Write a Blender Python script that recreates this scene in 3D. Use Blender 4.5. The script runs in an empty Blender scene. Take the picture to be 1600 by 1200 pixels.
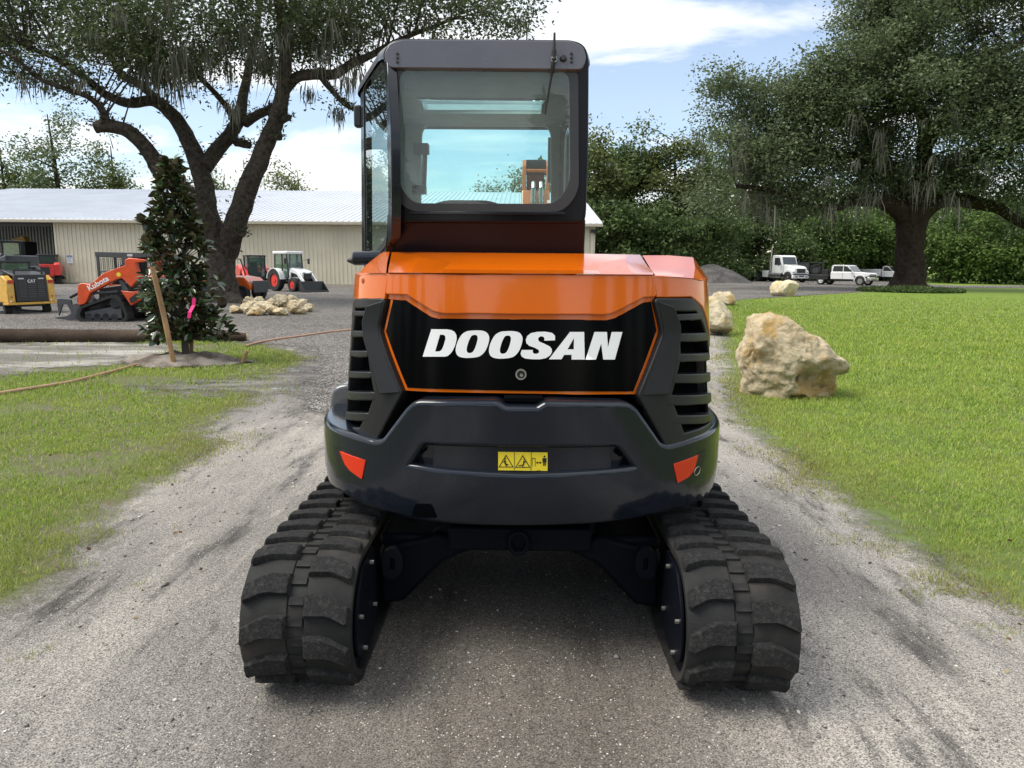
import bpy, bmesh, math, random
import numpy as np
from mathutils import Vector, Matrix
from mathutils.geometry import delaunay_2d_cdt

rad = math.radians
C = bpy.context.scene.collection
SC = bpy.context.scene
random.seed(7)
RNG = np.random.default_rng(11)

# ------------------------------------------------------------------ camera
CAMZ, PITCH, YAW, ROLL, FPX = 1.6, rad(9.19), math.atan(15/1150), rad(0.5), 1150.0
_f = Vector((-math.sin(YAW)*math.cos(PITCH), math.cos(YAW)*math.cos(PITCH), -math.sin(PITCH)))
_r0 = Vector((math.cos(YAW), math.sin(YAW), 0)); _u0 = _r0.cross(_f)
_r = _r0*math.cos(ROLL) + _u0*math.sin(ROLL); _u = _u0*math.cos(ROLL) - _r0*math.sin(ROLL)
cam = bpy.data.cameras.new('camera'); camo = bpy.data.objects.new('camera', cam); C.objects.link(camo)
cam.sensor_fit = 'HORIZONTAL'; cam.sensor_width = 36; cam.lens = 36*FPX/1600
cam.clip_start = .05; cam.clip_end = 2000
M = Matrix((_r, _u, -_f)).transposed().to_4x4(); M.translation = (0, 0, CAMZ)
camo.matrix_world = M
SC.camera = camo

# ------------------------------------------------------------------ sky, sun, exposure
SUN_EL, SUN_AZ = rad(56), rad(-104)          # azimuth from +Y, clockwise; light comes from the left, a little behind the camera
SC.view_settings.view_transform = 'Standard'; SC.view_settings.look = 'None'
SC.view_settings.exposure = 0.8; SC.view_settings.gamma = 1; SC.view_settings.use_curve_mapping = False
wd = bpy.data.worlds.new('World'); SC.world = wd; wd.use_nodes = True

def node(t, typ, ins=None, **props):
    n = t.nodes.new(typ)
    for k, v in props.items(): setattr(n, k, v)
    for k, v in (ins or {}).items():
        s = n.inputs[k]
        if hasattr(v, 'is_output') or isinstance(v, bpy.types.NodeSocket): t.links.new(v, s)
        else: s.default_value = v
    return n
def math_(t, op, a, b=0.0, c=0.0, clamp=False):
    return node(t, 'ShaderNodeMath', {0: a, 1: b, 2: c}, operation=op, use_clamp=clamp).outputs[0]
def ramp(t, fac, stops, interp='LINEAR'):
    n = node(t, 'ShaderNodeValToRGB', {0: fac}); e = n.color_ramp.elements; n.color_ramp.interpolation = interp
    while len(e) < len(stops): e.new(.5)
    for q, (p, c) in zip(e, stops): q.position = p; q.color = (*c, 1) if len(c) == 3 else c
    return n.outputs[0]
def mixc(t, fac, a, b, blend='MIX'):
    n = node(t, 'ShaderNodeMix', data_type='RGBA', blend_type=blend)
    for k, v in ((0, fac), (6, a), (7, b)):
        if isinstance(v, bpy.types.NodeSocket): t.links.new(v, n.inputs[k])
        else: n.inputs[k].default_value = (*v, 1) if isinstance(v, tuple) and len(v) == 3 else v
    return n.outputs[2]
def smooth(t, v, lo, hi):
    n = node(t, 'ShaderNodeMapRange', {0: v, 1: lo, 2: hi, 3: 0.0, 4: 1.0}, interpolation_type='SMOOTHSTEP'); return n.outputs[0]

def build_world():
    t = wd.node_tree; t.nodes.clear()
    sky = node(t, 'ShaderNodeTexSky', sky_type='NISHITA', sun_disc=False, sun_elevation=SUN_EL, sun_rotation=SUN_AZ, air_density=1.0, dust_density=.6, ozone_density=1.4)
    bg1 = node(t, 'ShaderNodeBackground', {0: sky.outputs[0], 1: .112})
    tc = node(t, 'ShaderNodeTexCoord')
    s = node(t, 'ShaderNodeSeparateXYZ', {0: tc.outputs['Generated']})
    z = math_(t, 'MAXIMUM', s.outputs[2], 0.0)
    den = math_(t, 'ADD', z, .10)
    u = math_(t, 'DIVIDE', s.outputs[0], den); v = math_(t, 'DIVIDE', s.outputs[1], den)
    uv = node(t, 'ShaderNodeCombineXYZ', {0: math_(t, 'MULTIPLY', u, .62), 1: math_(t, 'MULTIPLY', v, .9), 2: 10.3})
    n1 = node(t, 'ShaderNodeTexNoise', {'Vector': uv.outputs[0], 'Scale': 1.15, 'Detail': 9.0, 'Roughness': .56, 'Distortion': .55})
    n2 = node(t, 'ShaderNodeTexNoise', {'Vector': uv.outputs[0], 'Scale': .55, 'Detail': 4.0, 'Roughness': .5})
    tot = math_(t, 'ADD', math_(t, 'MULTIPLY', n1.outputs[0], .7), math_(t, 'MULTIPLY', n2.outputs[0], .45))
    high = smooth(t, z, .25, .62)                       # thicker veil overhead
    tot = math_(t, 'ADD', tot, math_(t, 'MULTIPLY', high, .06))
    fac = smooth(t, tot, .49, .67)
    fac = math_(t, 'MAXIMUM', fac, .16)
    low = math_(t, 'SUBTRACT', 1.0, smooth(t, z, .0, .15))
    fac = math_(t, 'MAXIMUM', fac, math_(t, 'MULTIPLY', low, .9))
    shade = smooth(t, n2.outputs[0], .38, .66)
    cc = mixc(t, shade, (.80, .795, .785), (.54, .60, .67))
    cc = mixc(t, math_(t, 'MULTIPLY', low, .85), cc, (.86, .75, .55))
    cc = mixc(t, smooth(t, z, .30, .75), cc, (.86, .88, .90))
    bg2 = node(t, 'ShaderNodeBackground', {0: cc, 1: 1.0})
    mx = node(t, 'ShaderNodeMixShader', {0: fac, 1: bg1.outputs[0], 2: bg2.outputs[0]})
    out = node(t, 'ShaderNodeOutputWorld', {0: mx.outputs[0]})
build_world()
sl = bpy.data.lights.new('sun', 'SUN'); sl.energy = 2.5; sl.angle = rad(30); sl.color = (1, .95, .86)
so = bpy.data.objects.new('sun', sl); C.objects.link(so); so.location = (-20, -10, 40)
so.rotation_euler = Vector((math.sin(SUN_AZ)*math.cos(SUN_EL), math.cos(SUN_AZ)*math.cos(SUN_EL), math.sin(SUN_EL))).to_track_quat('Z', 'Y').to_euler()

# ------------------------------------------------------------------ projection helpers (photo pixels -> real places)
def ray(px, py):
    d = _r*((px-800)/FPX) - _u*((py-600)/FPX) + _f
    return d
def G(px, py, z=0.0):
    d = ray(px, py); k = (z-CAMZ)/d.z
    return Vector((d.x*k, d.y*k, z))
def at(px, py, Y):
    d = ray(px, py); k = Y/d.y
    return Vector((d.x*k, Y, CAMZ+d.z*k))

# ------------------------------------------------------------------ numpy noise
def _hash(i, j, k, seed):
    n = (i*374761393 + j*668265263 + k*2147483647 + seed*1274126177) & 0xFFFFFFFF
    n = ((n ^ (n >> 13))*1274126177) & 0xFFFFFFFF
    n = n ^ (n >> 16)
    return (n & 0xFFFF)/65535.0
def vnoise(P, seed=0):
    P = np.asarray(P, float)
    if P.shape[-1] == 2: P = np.concatenate([P, np.zeros(P.shape[:-1]+(1,))], -1)
    I = np.floor(P).astype(np.int64); F = P-I; F = F*F*(3-2*F)
    r = 0
    for a in (0, 1):
        for b in (0, 1):
            for c in (0, 1):
                w = (F[..., 0] if a else 1-F[..., 0])*(F[..., 1] if b else 1-F[..., 1])*(F[..., 2] if c else 1-F[..., 2])
                r = r + w*_hash(I[..., 0]+a, I[..., 1]+b, I[..., 2]+c, seed)
    return r
def fbm(P, seed=0, oct=4, gain=.5):
    P = np.asarray(P, float); r = 0; a = 1; s = 0
    for o in range(oct):
        r = r + a*vnoise(P*(2**o), seed+o*17); s += a; a *= gain
    return r/s

# ------------------------------------------------------------------ mesh helpers
def mesh_np(name, V, F, smooth_=False):
    V = np.asarray(V, np.float32); F = np.asarray(F, np.int32); m = bpy.data.meshes.new(name)
    k = F.shape[1]
    m.vertices.add(len(V)); m.vertices.foreach_set('co', V.ravel())
    m.loops.add(F.size); m.loops.foreach_set('vertex_index', F.ravel())
    m.polygons.add(len(F)); m.polygons.foreach_set('loop_start', np.arange(0, F.size, k, dtype=np.int32))
    m.update(calc_edges=True)
    if smooth_: m.polygons.foreach_set('use_smooth', np.ones(len(F), bool))
    return m
def link(name, data, mat=None, parent=None):
    o = bpy.data.objects.new(name, data); C.objects.link(o)
    if mat is not None:
        for q in (mat if isinstance(mat, (list, tuple)) else [mat]): data.materials.append(q)
    if parent is not None: o.parent = parent
    return o
def tag(o, label=None, cat=None, group=None, kind=None):
    if label: o['label'] = label
    if cat: o['category'] = cat
    if group: o['group'] = group
    if kind: o['kind'] = kind
    return o
def thing(name, label, cat, loc=(0, 0, 0), rz=0.0, group=None):
    o = bpy.data.objects.new(name, None); C.objects.link(o); o.empty_display_size = .2
    o.location = loc; o.rotation_euler = (0, 0, rz)
    return tag(o, label, cat, group)

class MB:
    def __init__(s): s.V = []; s.F = []; s.MI = []
    def add(s, V, F, m=0):
        b = len(s.V); s.V += [tuple(v) for v in V]; s.F += [tuple(i+b for i in f) for f in F]; s.MI += [m]*len(F); return s
    def box(s, x0, x1, y0, y1, z0, z1, m=0):
        V = [(x, y, z) for z in (z0, z1) for y in (y0, y1) for x in (x0, x1)]
        return s.add(V, [(0, 2, 3, 1), (4, 5, 7, 6), (0, 1, 5, 4), (2, 6, 7, 3), (0, 4, 6, 2), (1, 3, 7, 5)], m)
    def obox(s, c, size, R=None, m=0):
        h = [q/2 for q in size]; R = R or Matrix.Identity(3); c = Vector(c)
        V = [c + R @ Vector((x*h[0], y*h[1], z*h[2])) for z in (-1, 1) for y in (-1, 1) for x in (-1, 1)]
        return s.add(V, [(0, 2, 3, 1), (4, 5, 7, 6), (0, 1, 5, 4), (2, 6, 7, 3), (0, 4, 6, 2), (1, 3, 7, 5)], m)
    def bar(s, p0, p1, w, h, m=0, up=(0, 0, 1)):
        p0, p1 = Vector(p0), Vector(p1); d = p1-p0; L = d.length; d.normalize()
        up = Vector(up)
        if abs(d.dot(up)) > .98: up = Vector((0, 1, 0))
        x = d; y = up.cross(x).normalized(); z = x.cross(y)
        return s.obox((p0+p1)/2, (L, w, h), Matrix((x, y, z)).transposed(), m)
    def path(s, pts, rr, n=10, m=0, cap=True, wob=0, seed=0):
        pts = [Vector(p) for p in pts]; k = len(pts)
        rr = rr if isinstance(rr, (list, tuple, np.ndarray)) else [rr]*k
        V = []; F = []; ref = None
        for i, p in enumerate(pts):
            d = (pts[min(i+1, k-1)]-pts[max(i-1, 0)]).normalized()
            if ref is None:
                ref = Vector((0, 0, 1)) if abs(d.z) < .9 else Vector((1, 0, 0))
            x = (ref-d*ref.dot(d)).normalized(); y = d.cross(x); ref = x
            for j in range(n):
                a = 2*math.pi*j/n; r = rr[i]
                if wob: r *= 1+wob*(math.sin(3*a+i*.9+seed)*.5+math.sin(5*a-i*1.7+seed*2)*.35+random.uniform(-.3, .3))
                V.append(p+x*(r*math.cos(a))+y*(r*math.sin(a)))
        for i in range(k-1):
            for j in range(n):
                a = i*n+j; b = i*n+(j+1) % n
                F.append((a, b, b+n, a+n))
        if cap: F.append(tuple(range(n-1, -1, -1))); F.append(tuple((k-1)*n+j for j in range(n)))
        return s.add(V, F, m)
    def tube(s, p0, p1, r0, r1=None, n=12, m=0): return s.path([p0, p1], [r0, r0 if r1 is None else r1], n, m)
    def prism(s, ax, out, a, b, m=0):
        n = len(out)
        def P(u, v, w): return {'x': (w, u, v), 'y': (u, w, v), 'z': (u, v, w)}[ax]
        V = [P(u, v, a) for u, v in out]+[P(u, v, b) for u, v in out]
        F = [tuple(range(n-1, -1, -1)), tuple(range(n, 2*n))]+[(i, (i+1) % n, (i+1) % n+n, i+n) for i in range(n)]
        return s.add(V, F, m)
    def ring(s, ax, c, r0, r1, w0, w1, n=28, m=0):
        V = []; F = []
        for w in (w0, w1):
            for r in (r0, r1):
                for j in range(n):
                    a = 2*math.pi*j/n; u = r*math.cos(a); v = r*math.sin(a)
                    V.append({'x': (c[0]+w, c[1]+u, c[2]+v), 'y': (c[0]+u, c[1]+w, c[2]+v), 'z': (c[0]+u, c[1]+v, c[2]+w)}[ax])
        for j in range(n):
            k = (j+1) % n
            F += [(j, k, n+k, n+j), (2*n+j, 3*n+j, 3*n+k, 2*n+k), (n+j, n+k, 3*n+k, 3*n+j), (j, 2*n+j, 2*n+k, k)]
        return s.add(V, F, m)
    def ball(s, c, r, nu=12, nv=8, m=0):
        r = r if isinstance(r, (tuple, list)) else (r, r, r); V = []; F = []
        for i in range(nv+1):
            f = math.pi*i/nv
            for j in range(nu):
                a = 2*math.pi*j/nu
                V.append((c[0]+r[0]*math.sin(f)*math.cos(a), c[1]+r[1]*math.sin(f)*math.sin(a), c[2]+r[2]*math.cos(f)))
        for i in range(nv):
            for j in range(nu):
                F.append((i*nu+j, (i+1)*nu+j, (i+1)*nu+(j+1) % nu, i*nu+(j+1) % nu))
        return s.add(V, F, m)
    def build(s, name, mat, parent=None, org=(0, 0, 0), bevel=0.0, ang=35, seg=2):
        m = bpy.data.meshes.new(name)
        V = [(v[0]-org[0], v[1]-org[1], v[2]-org[2]) for v in s.V]
        m.from_pydata(V, [], s.F)
        bm = bmesh.new(); bm.from_mesh(m); bmesh.ops.recalc_face_normals(bm, faces=bm.faces); bm.to_mesh(m); bm.free()
        if len(set(s.MI)) > 1: m.polygons.foreach_set('material_index', s.MI)
        m.polygons.foreach_set('use_smooth', [True]*len(m.polygons)); m.set_sharp_from_angle(angle=rad(ang))
        o = link(name, m, mat, parent)
        if bevel:
            b = o.modifiers.new('bevel', 'BEVEL'); b.width = bevel; b.segments = seg; b.limit_method = 'ANGLE'; b.angle_limit = rad(40); b.harden_normals = False
        return o

# ------------------------------------------------------------------ materials
def newmat(name):
    m = bpy.data.materials.new(name); m.use_nodes = True; t = m.node_tree; t.nodes.clear()
    out = node(t, 'ShaderNodeOutputMaterial'); return m, t, out
def pbr(name, col, rough=.5, metal=0.0, var=.12, scale=6.0, bump=0.0, bscale=60.0, coat=0.0, spec=.5, dirt=None, dirt_amt=0.0, obj=True):
    m, t, out = newmat(name)
    tc = node(t, 'ShaderNodeTexCoord'); co = tc.outputs['Object']
    n = node(t, 'ShaderNodeTexNoise', {'Vector': co, 'Scale': scale, 'Detail': 5.0, 'Roughness': .6})
    c = mixc(t, smooth(t, n.outputs[0], .3, .7), tuple(x*(1-var) for x in col), tuple(min(1, x*(1+var)) for x in col))
    rsock = math_(t, 'ADD', rough-.04, math_(t, 'MULTIPLY', n.outputs[0], .08))
    if dirt:
        n2 = node(t, 'ShaderNodeTexNoise', {'Vector': co, 'Scale': scale*.35, 'Detail': 8.0, 'Roughness': .7})
        f = math_(t, 'MULTIPLY', smooth(t, n2.outputs[0], .45, .75), dirt_amt)
        c = mixc(t, f, c, dirt); rsock = math_(t, 'ADD', rsock, math_(t, 'MULTIPLY', f, .4))
    b = node(t, 'ShaderNodeBsdfPrincipled', {'Base Color': c, 'Roughness': rsock, 'Metallic': metal, 'Coat Weight': coat, 'Coat Roughness': .04, 'Specular IOR Level': spec})
    if bump:
        nb = node(t, 'ShaderNodeTexNoise', {'Vector': co, 'Scale': bscale, 'Detail': 6.0, 'Roughness': .65})
        bp = node(t, 'ShaderNodeBump', {'Strength': bump, 'Distance': .02, 'Height': nb.outputs[0]})
        t.links.new(bp.outputs[0], b.inputs['Normal'])
    t.links.new(b.outputs[0], out.inputs[0]); return m
def glassmat(name, tint, veil=(.3, .35, .35), veil_amt=.1, spec=1.0, rough=.0):
    m, t, out = newmat(name)
    tr = node(t, 'ShaderNodeBsdfTransparent', {0: (*tint, 1)})
    df = node(t, 'ShaderNodeBsdfDiffuse', {0: (*veil, 1)})
    tcn = node(t, 'ShaderNodeTexCoord')
    nn = node(t, 'ShaderNodeTexNoise', {'Vector': tcn.outputs['Object'], 'Scale': 9.0, 'Detail': 6.0})
    a = node(t, 'ShaderNodeMixShader', {0: math_(t, 'MULTIPLY', math_(t, 'ADD', .7, math_(t, 'MULTIPLY', nn.outputs[0], .6)), veil_amt), 1: tr.outputs[0], 2: df.outputs[0]})
    gl = node(t, 'ShaderNodeBsdfGlossy', {0: (.95, 1, .98, 1), 1: rough})
    fr = node(t, 'ShaderNodeFresnel', {0: 1.5})
    b = node(t, 'ShaderNodeMixShader', {0: math_(t, 'MULTIPLY', fr.outputs[0], spec, clamp=True), 1: a.outputs[0], 2: gl.outputs[0]})
    t.links.new(b.outputs[0], out.inputs[0]); return m
def leafmat(name, c0, c1, c2=None, rough=.55, transl=.25, spec=.3, back=None):
    m, t, out = newmat(name)
    g = node(t, 'ShaderNodeNewGeometry')
    st = [(0, c0), (.75, c1), (1, c2 or c1)]
    c = ramp(t, g.outputs['Random Per Island'], st)
    if back: c = mixc(t, g.outputs['Backfacing'], c, back)
    b = node(t, 'ShaderNodeBsdfPrincipled', {'Base Color': c, 'Roughness': rough, 'Specular IOR Level': spec})
    tl = node(t, 'ShaderNodeBsdfTranslucent', {0: c})
    mx = node(t, 'ShaderNodeMixShader', {0: transl, 1: b.outputs[0], 2: tl.outputs[0]})
    t.links.new(mx.outputs[0], out.inputs[0]); return m

# ------------------------------------------------------------------ setting: ground sheets
def sdf(P, poly):
    """signed distance, positive inside"""
    P = np.asarray(P, float)[:, :2]; A = np.asarray([(p[0], p[1]) for p in poly], float); B = np.roll(A, -1, 0)
    best = np.full(len(P), 1e9); ins = np.zeros(len(P), bool)
    for a, b in zip(A, B):
        e = b-a; w = P-a; tt = np.clip((w@e)/(e@e+1e-12), 0, 1); d = w-tt[:, None]*e
        best = np.minimum(best, (d*d).sum(1))
        cond = ((a[1] > P[:, 1]) != (b[1] > P[:, 1]))
        with np.errstate(divide='ignore', invalid='ignore'):
            xi = (b[0]-a[0])*(P[:, 1]-a[1])/(b[1]-a[1])+a[0]
        ins ^= cond & (P[:, 0] < xi)
    return np.sqrt(best)*np.where(ins, 1, -1)
def sheet(name, poly, z, mat, res, margin=.6, relief=None, wob=.0):
    A = np.array([(p[0], p[1]) for p in poly]); lo = A.min(0)-margin; hi = A.max(0)+margin
    nx = max(2, int((hi[0]-lo[0])/res)+1); ny = max(2, int((hi[1]-lo[1])/res)+1)
    X, Y = np.meshgrid(np.linspace(lo[0], hi[0], nx), np.linspace(lo[1], hi[1], ny)); P = np.stack([X.ravel(), Y.ravel()], 1)
    D = sdf(P, poly)
    idx = np.arange(nx*ny).reshape(ny, nx)
    F = np.stack([idx[:-1, :-1].ravel(), idx[:-1, 1:].ravel(), idx[1:, 1:].ravel(), idx[1:, :-1].ravel()], 1)
    keep = D[F].max(1) > -margin; F = F[keep]
    used = np.unique(F); mp = -np.ones(nx*ny, int); mp[used] = np.arange(len(used)); F = mp[F]
    P = P[used]; D = D[used]
    Z = np.full(len(P), z) + (relief(P, D) if relief else 0)
    m = mesh_np(name, np.column_stack([P, Z]), F, True)
    a = m.attributes.new('edge', 'FLOAT', 'POINT'); a.data.foreach_set('value', D.astype(np.float32))
    o = link(name, m, mat); o['kind'] = 'structure'; return o

def groundmat(name, build, edge=None):
    """build(t, co) -> (colour, height, roughness); edge=(noise scale, noise amplitude, softness) feathers the sheet's border"""
    m, t, out = newmat(name)
    g = node(t, 'ShaderNodeNewGeometry'); co = g.outputs['Position']
    col, h, ro = build(t, co)
    b = node(t, 'ShaderNodeBsdfPrincipled', {'Base Color': col, 'Roughness': ro, 'Specular IOR Level': .3})
    bp = node(t, 'ShaderNodeBump', {'Strength': .9, 'Distance': .012, 'Height': h}); t.links.new(bp.outputs[0], b.inputs['Normal'])
    sh = b.outputs[0]
    if edge:
        at_ = node(t, 'ShaderNodeAttribute', attribute_name='edge')
        n = node(t, 'ShaderNodeTexNoise', {'Vector': co, 'Scale': edge[0], 'Detail': 8.0, 'Roughness': .7})
        f = math_(t, 'ADD', at_.outputs['Fac'], math_(t, 'MULTIPLY', math_(t, 'SUBTRACT', n.outputs[0], .5), edge[1]))
        a = smooth(t, f, -edge[2]-(edge[3] if len(edge) > 3 else 0), edge[2]-(edge[3] if len(edge) > 3 else 0))
        tr = node(t, 'ShaderNodeBsdfTransparent')
        sh = node(t, 'ShaderNodeMixShader', {0: a, 1: tr.outputs[0], 2: sh}).outputs[0]
    t.links.new(sh, out.inputs[0]); return m
def nz(t, co, sc, det=5.0, ro=.6, stretch=None):
    if stretch: co = node(t, 'ShaderNodeVectorMath', {0: co, 1: stretch}, operation='MULTIPLY').outputs[0]
    return node(t, 'ShaderNodeTexNoise', {'Vector': co, 'Scale': sc, 'Detail': det, 'Roughness': ro}).outputs[0]
def vor(t, co, sc, feat='F1', out='Distance', rnd=1.0):
    return node(t, 'ShaderNodeTexVoronoi', {'Vector': co, 'Scale': sc, 'Randomness': rnd}, feature=feat).outputs[out]

def b_lawn(t, co):
    big = nz(t, co, .35, 4.0); mid = nz(t, co, 2.2, 6.0); fine = nz(t, co, 26.0, 6.0, .7); stripe = nz(t, co, 1.0, 3.0, .5, (.10, 1.1, 0))
    c = mixc(t, smooth(t, fine, .36, .66), (.085, .14, .018), (.20, .275, .034))
    c = mixc(t, math_(t, 'MULTIPLY', smooth(t, mid, .5, .72), .5), c, (.27, .32, .05))
    c = mixc(t, math_(t, 'MULTIPLY', smooth(t, stripe, .42, .62), .4), c, (.13, .22, .024))
    c = mixc(t, math_(t, 'MULTIPLY', smooth(t, big, .55, .75), .35), c, (.22, .23, .07))
    # bare soil shows where the lawn thins out
    d = smooth(t, nz(t, co, 1.1, 7.0, .68), .66, .74)
    c = mixc(t, math_(t, 'MULTIPLY', d, .5), c, (.17, .145, .10))
    far = smooth(t, node(t, 'ShaderNodeSeparateXYZ', {0: co}).outputs[1], 22.0, 48.0)
    rt = smooth(t, node(t, 'ShaderNodeSeparateXYZ', {0: co}).outputs[0], .5, 2.5)
    under = mixc(t, smooth(t, nz(t, co, 3.0, 7.0, .7), .4, .62), mixc(t, rt, (.115, .105, .060), (.10, .125, .036)), mixc(t, rt, (.10, .125, .032), (.125, .185, .030)))
    c = mixc(t, far, under, c)
    return c, math_(t, 'MULTIPLY', fine, 1.5), .85
def b_path(t, co):
    big = nz(t, co, .55, 5.0, .6, (1.3, .35, 1)); rut = nz(t, co, 2.6, 8.0, .66, (1.9, .42, 1)); mid = nz(t, co, 7.0, 6.0, .65)
    grit = nz(t, co, 120.0, 3.0, .8); grain = vor(t, co, 230.0, 'F1', 'Color'); cell = vor(t, co, 120.0, 'F1', 'Color'); cd = vor(t, co, 120.0)
    c = mixc(t, smooth(t, big, .36, .64), (.345, .322, .292), (.20, .188, .174))
    c = mixc(t, math_(t, 'MULTIPLY', smooth(t, rut, .50, .70), .95), c, (.062, .058, .056))
    c = mixc(t, math_(t, 'MULTIPLY', smooth(t, rut, .44, .26), .6), c, (.47, .44, .395))
    c = mixc(t, math_(t, 'MULTIPLY', smooth(t, mid, .5, .75), .35), c, (.22, .205, .19))
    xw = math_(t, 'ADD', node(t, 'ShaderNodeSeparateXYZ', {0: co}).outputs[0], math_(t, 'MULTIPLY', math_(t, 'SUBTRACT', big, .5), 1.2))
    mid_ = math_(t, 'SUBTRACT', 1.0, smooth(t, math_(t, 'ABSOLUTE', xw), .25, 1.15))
    c = mixc(t, math_(t, 'MULTIPLY', mid_, .8), c, (.082, .071, .058))  # browner centre gravel, darkened further for the shade around the machine
    gs = node(t, 'ShaderNodeSeparateColor', {0: grain}).outputs[0]; cs = node(t, 'ShaderNodeSeparateColor', {0: cell})
    c = mixc(t, .8, c, mixc(t, gs, (.12, .117, .114), (.90, .885, .86)), 'OVERLAY')
    c = mixc(t, math_(t, 'MULTIPLY', math_(t, 'GREATER_THAN', cs.outputs[0], .94), smooth(t, cd, .42, .2)), c, (.60, .57, .51))
    c = mixc(t, math_(t, 'MULTIPLY', math_(t, 'LESS_THAN', cs.outputs[1], .10), smooth(t, cd, .5, .25)), c, (.06, .057, .055))
    h = math_(t, 'ADD', math_(t, 'MULTIPLY', gs, .22), math_(t, 'ADD', math_(t, 'MULTIPLY', grit, .35), math_(t, 'MULTIPLY', rut, -1.6)))
    return c, h, .9
def b_yard(t, co):
    big = nz(t, co, .22, 5.0); mid = nz(t, co, 1.4, 7.0, .65, (.5, 1.2, 1)); grain = node(t, 'ShaderNodeSeparateColor', {0: vor(t, co, 26.0, 'F1', 'Color')}).outputs[0]
    g2 = node(t, 'ShaderNodeSeparateColor', {0: vor(t, co, 70.0, 'F1', 'Color')}).outputs[0]
    c = mixc(t, smooth(t, big, .35, .65), (.072, .064, .058), (.118, .107, .097))
    c = mixc(t, math_(t, 'MULTIPLY', smooth(t, mid, .52, .74), .6), c, (.20, .185, .17))
    c = mixc(t, .85, c, mixc(t, grain, (.08, .08, .08), (.92, .91, .90)), 'OVERLAY')
    c = mixc(t, math_(t, 'GREATER_THAN', g2, .90), c, (.46, .44, .41))
    return c, math_(t, 'MULTIPLY', grain, 1.2), .9
def b_sand(t, co):
    big = nz(t, co, .8, 6.0, .65, (.5, 1.4, 1)); fine = nz(t, co, 30.0, 6.0, .7)
    c = mixc(t, smooth(t, big, .36, .56), (.36, .337, .305), (.135, .123, .11))
    c = mixc(t, math_(t, 'MULTIPLY', smooth(t, fine, .5, .75), .5), c, (.14, .125, .105))
    return c, fine, .95
def b_mud(t, co):
    big = nz(t, co, 2.4, 6.0, .65, (.6, 1.3, 1)); fine = nz(t, co, 40.0, 5.0, .7)
    c = mixc(t, smooth(t, big, .4, .6), (.10, .093, .088), (.19, .175, .165))
    wet = smooth(t, nz(t, co, 1.5, 4.0, .5, (.5, 1.4, 1)), .54, .6)
    ro = math_(t, 'SUBTRACT', .85, math_(t, 'MULTIPLY', wet, .78))
    return c, math_(t, 'MULTIPLY', fine, math_(t, 'SUBTRACT', 1.0, wet)), ro
def b_soil(t, co):
    big = nz(t, co, 2.0, 6.0, .65); fine = nz(t, co, 28.0, 6.0, .7)
    c = mixc(t, smooth(t, big, .38, .62), (.085, .068, .052), (.24, .21, .178))
    c = mixc(t, math_(t, 'MULTIPLY', smooth(t, fine, .52, .7), .6), c, (.09, .075, .06))
    return c, fine, .95

MAT_LAWN = groundmat('lawn', b_lawn)
# ground sheet reaching the horizon, lawn near by
gm = MB(); gm.box(-900, 900, -300, 1500, -.4, 0.0)
lawn = gm.build('lawn', MAT_LAWN); lawn['kind'] = 'structure'

PATH_L = [(-420, 1200), (0, 1012), (60, 975), (160, 905), (190, 850), (262, 775), (340, 715), (372, 690), (350, 668), (400, 640), (440, 618), (470, 590), (500, 562), (478, 548), (440, 538)]
PATH_R = [(1900, 1110), (1600, 985), (1510, 945), (1430, 915), (1390, 868), (1320, 830), (1262, 778), (1215, 730), (1160, 690), (1128, 655), (1118, 610), (1118, 540), (1116, 490)]
path_poly = [G(*p) for p in PATH_L] + [G(440, 520), G(1116, 470)] + [G(*p) for p in reversed(PATH_R)]
_a = path_poly[0]; _b = path_poly[-1]
path_poly += [Vector((_b.x+.2, -3, 0)), Vector((_a.x-.2, -3, 0))]
def path_relief(P, D):
    n = fbm(np.column_stack([P[:, 0]*1.6, P[:, 1]*.45]), 3, 4)-.5
    n2 = fbm(np.column_stack([P[:, 0]*5, P[:, 1]*1.6]), 9, 3)-.5
    fade = np.clip((np.hypot(P[:, 0], P[:, 1]-4.0)-.0)/1.0, 0, 1)
    under = np.exp(-((np.abs(P[:, 0])-.77)/.35)**2)*((P[:, 1] > 2.1) & (P[:, 1] < 5.2))
    return np.clip(.012+n*.055+n2*.022, 0, .05)*np.clip(D/.5, 0, 1)*(1-.95*under)*np.clip((6.8-P[:, 1])/1.5, 0, 1)
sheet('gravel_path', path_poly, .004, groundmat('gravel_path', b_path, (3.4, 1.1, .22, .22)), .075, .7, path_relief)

yard_poly = [G(-500, 552), G(-200, 540), G(0, 531), G(200, 527), G(380, 536), G(455, 541), G(492, 556), G(488, 590), G(470, 632), G(500, 660), G(560, 650), G(620, 600), G(700, 560), G(1000, 500), G(1118, 478), G(1160, 468), G(1250, 462.5), G(1345, 456.5), G(1420, 453.5), G(1500, 450.5), G(1640, 449.5), G(1640, 446), G(1500, 446.3), G(1452, 444.5), G(1440, 439.5), G(1400, 437), Vector((26, 96, 0)), Vector((-62, 96, 0)), Vector((-62, 24, 0))]
sheet('gravel_yard', yard_poly, .012, groundmat('gravel_yard', b_yard, (1.6, 1.5, .3)), .4, 1.2)
sand_poly = [G(-300, 562), G(-60, 590), G(0, 588), G(90, 577), G(160, 571), G(225, 560), G(300, 548), G(250, 537), G(150, 531), G(0, 533), G(-300, 545)]
sheet('sand_patch', sand_poly, .012, groundmat('sand_patch', b_sand, (1.5, 2.6, .35)), .2, .8)
mud_poly = [G(330, 596), G(400, 588), G(450, 582), G(500, 572), G(512, 590), G(470, 612), G(400, 616), G(300, 612), G(240, 610), G(250, 600)]
sheet('muddy_ground', mud_poly, .006, groundmat('muddy_ground', b_mud, (2.6, 3.0, .5)), .15, .6)
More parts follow.
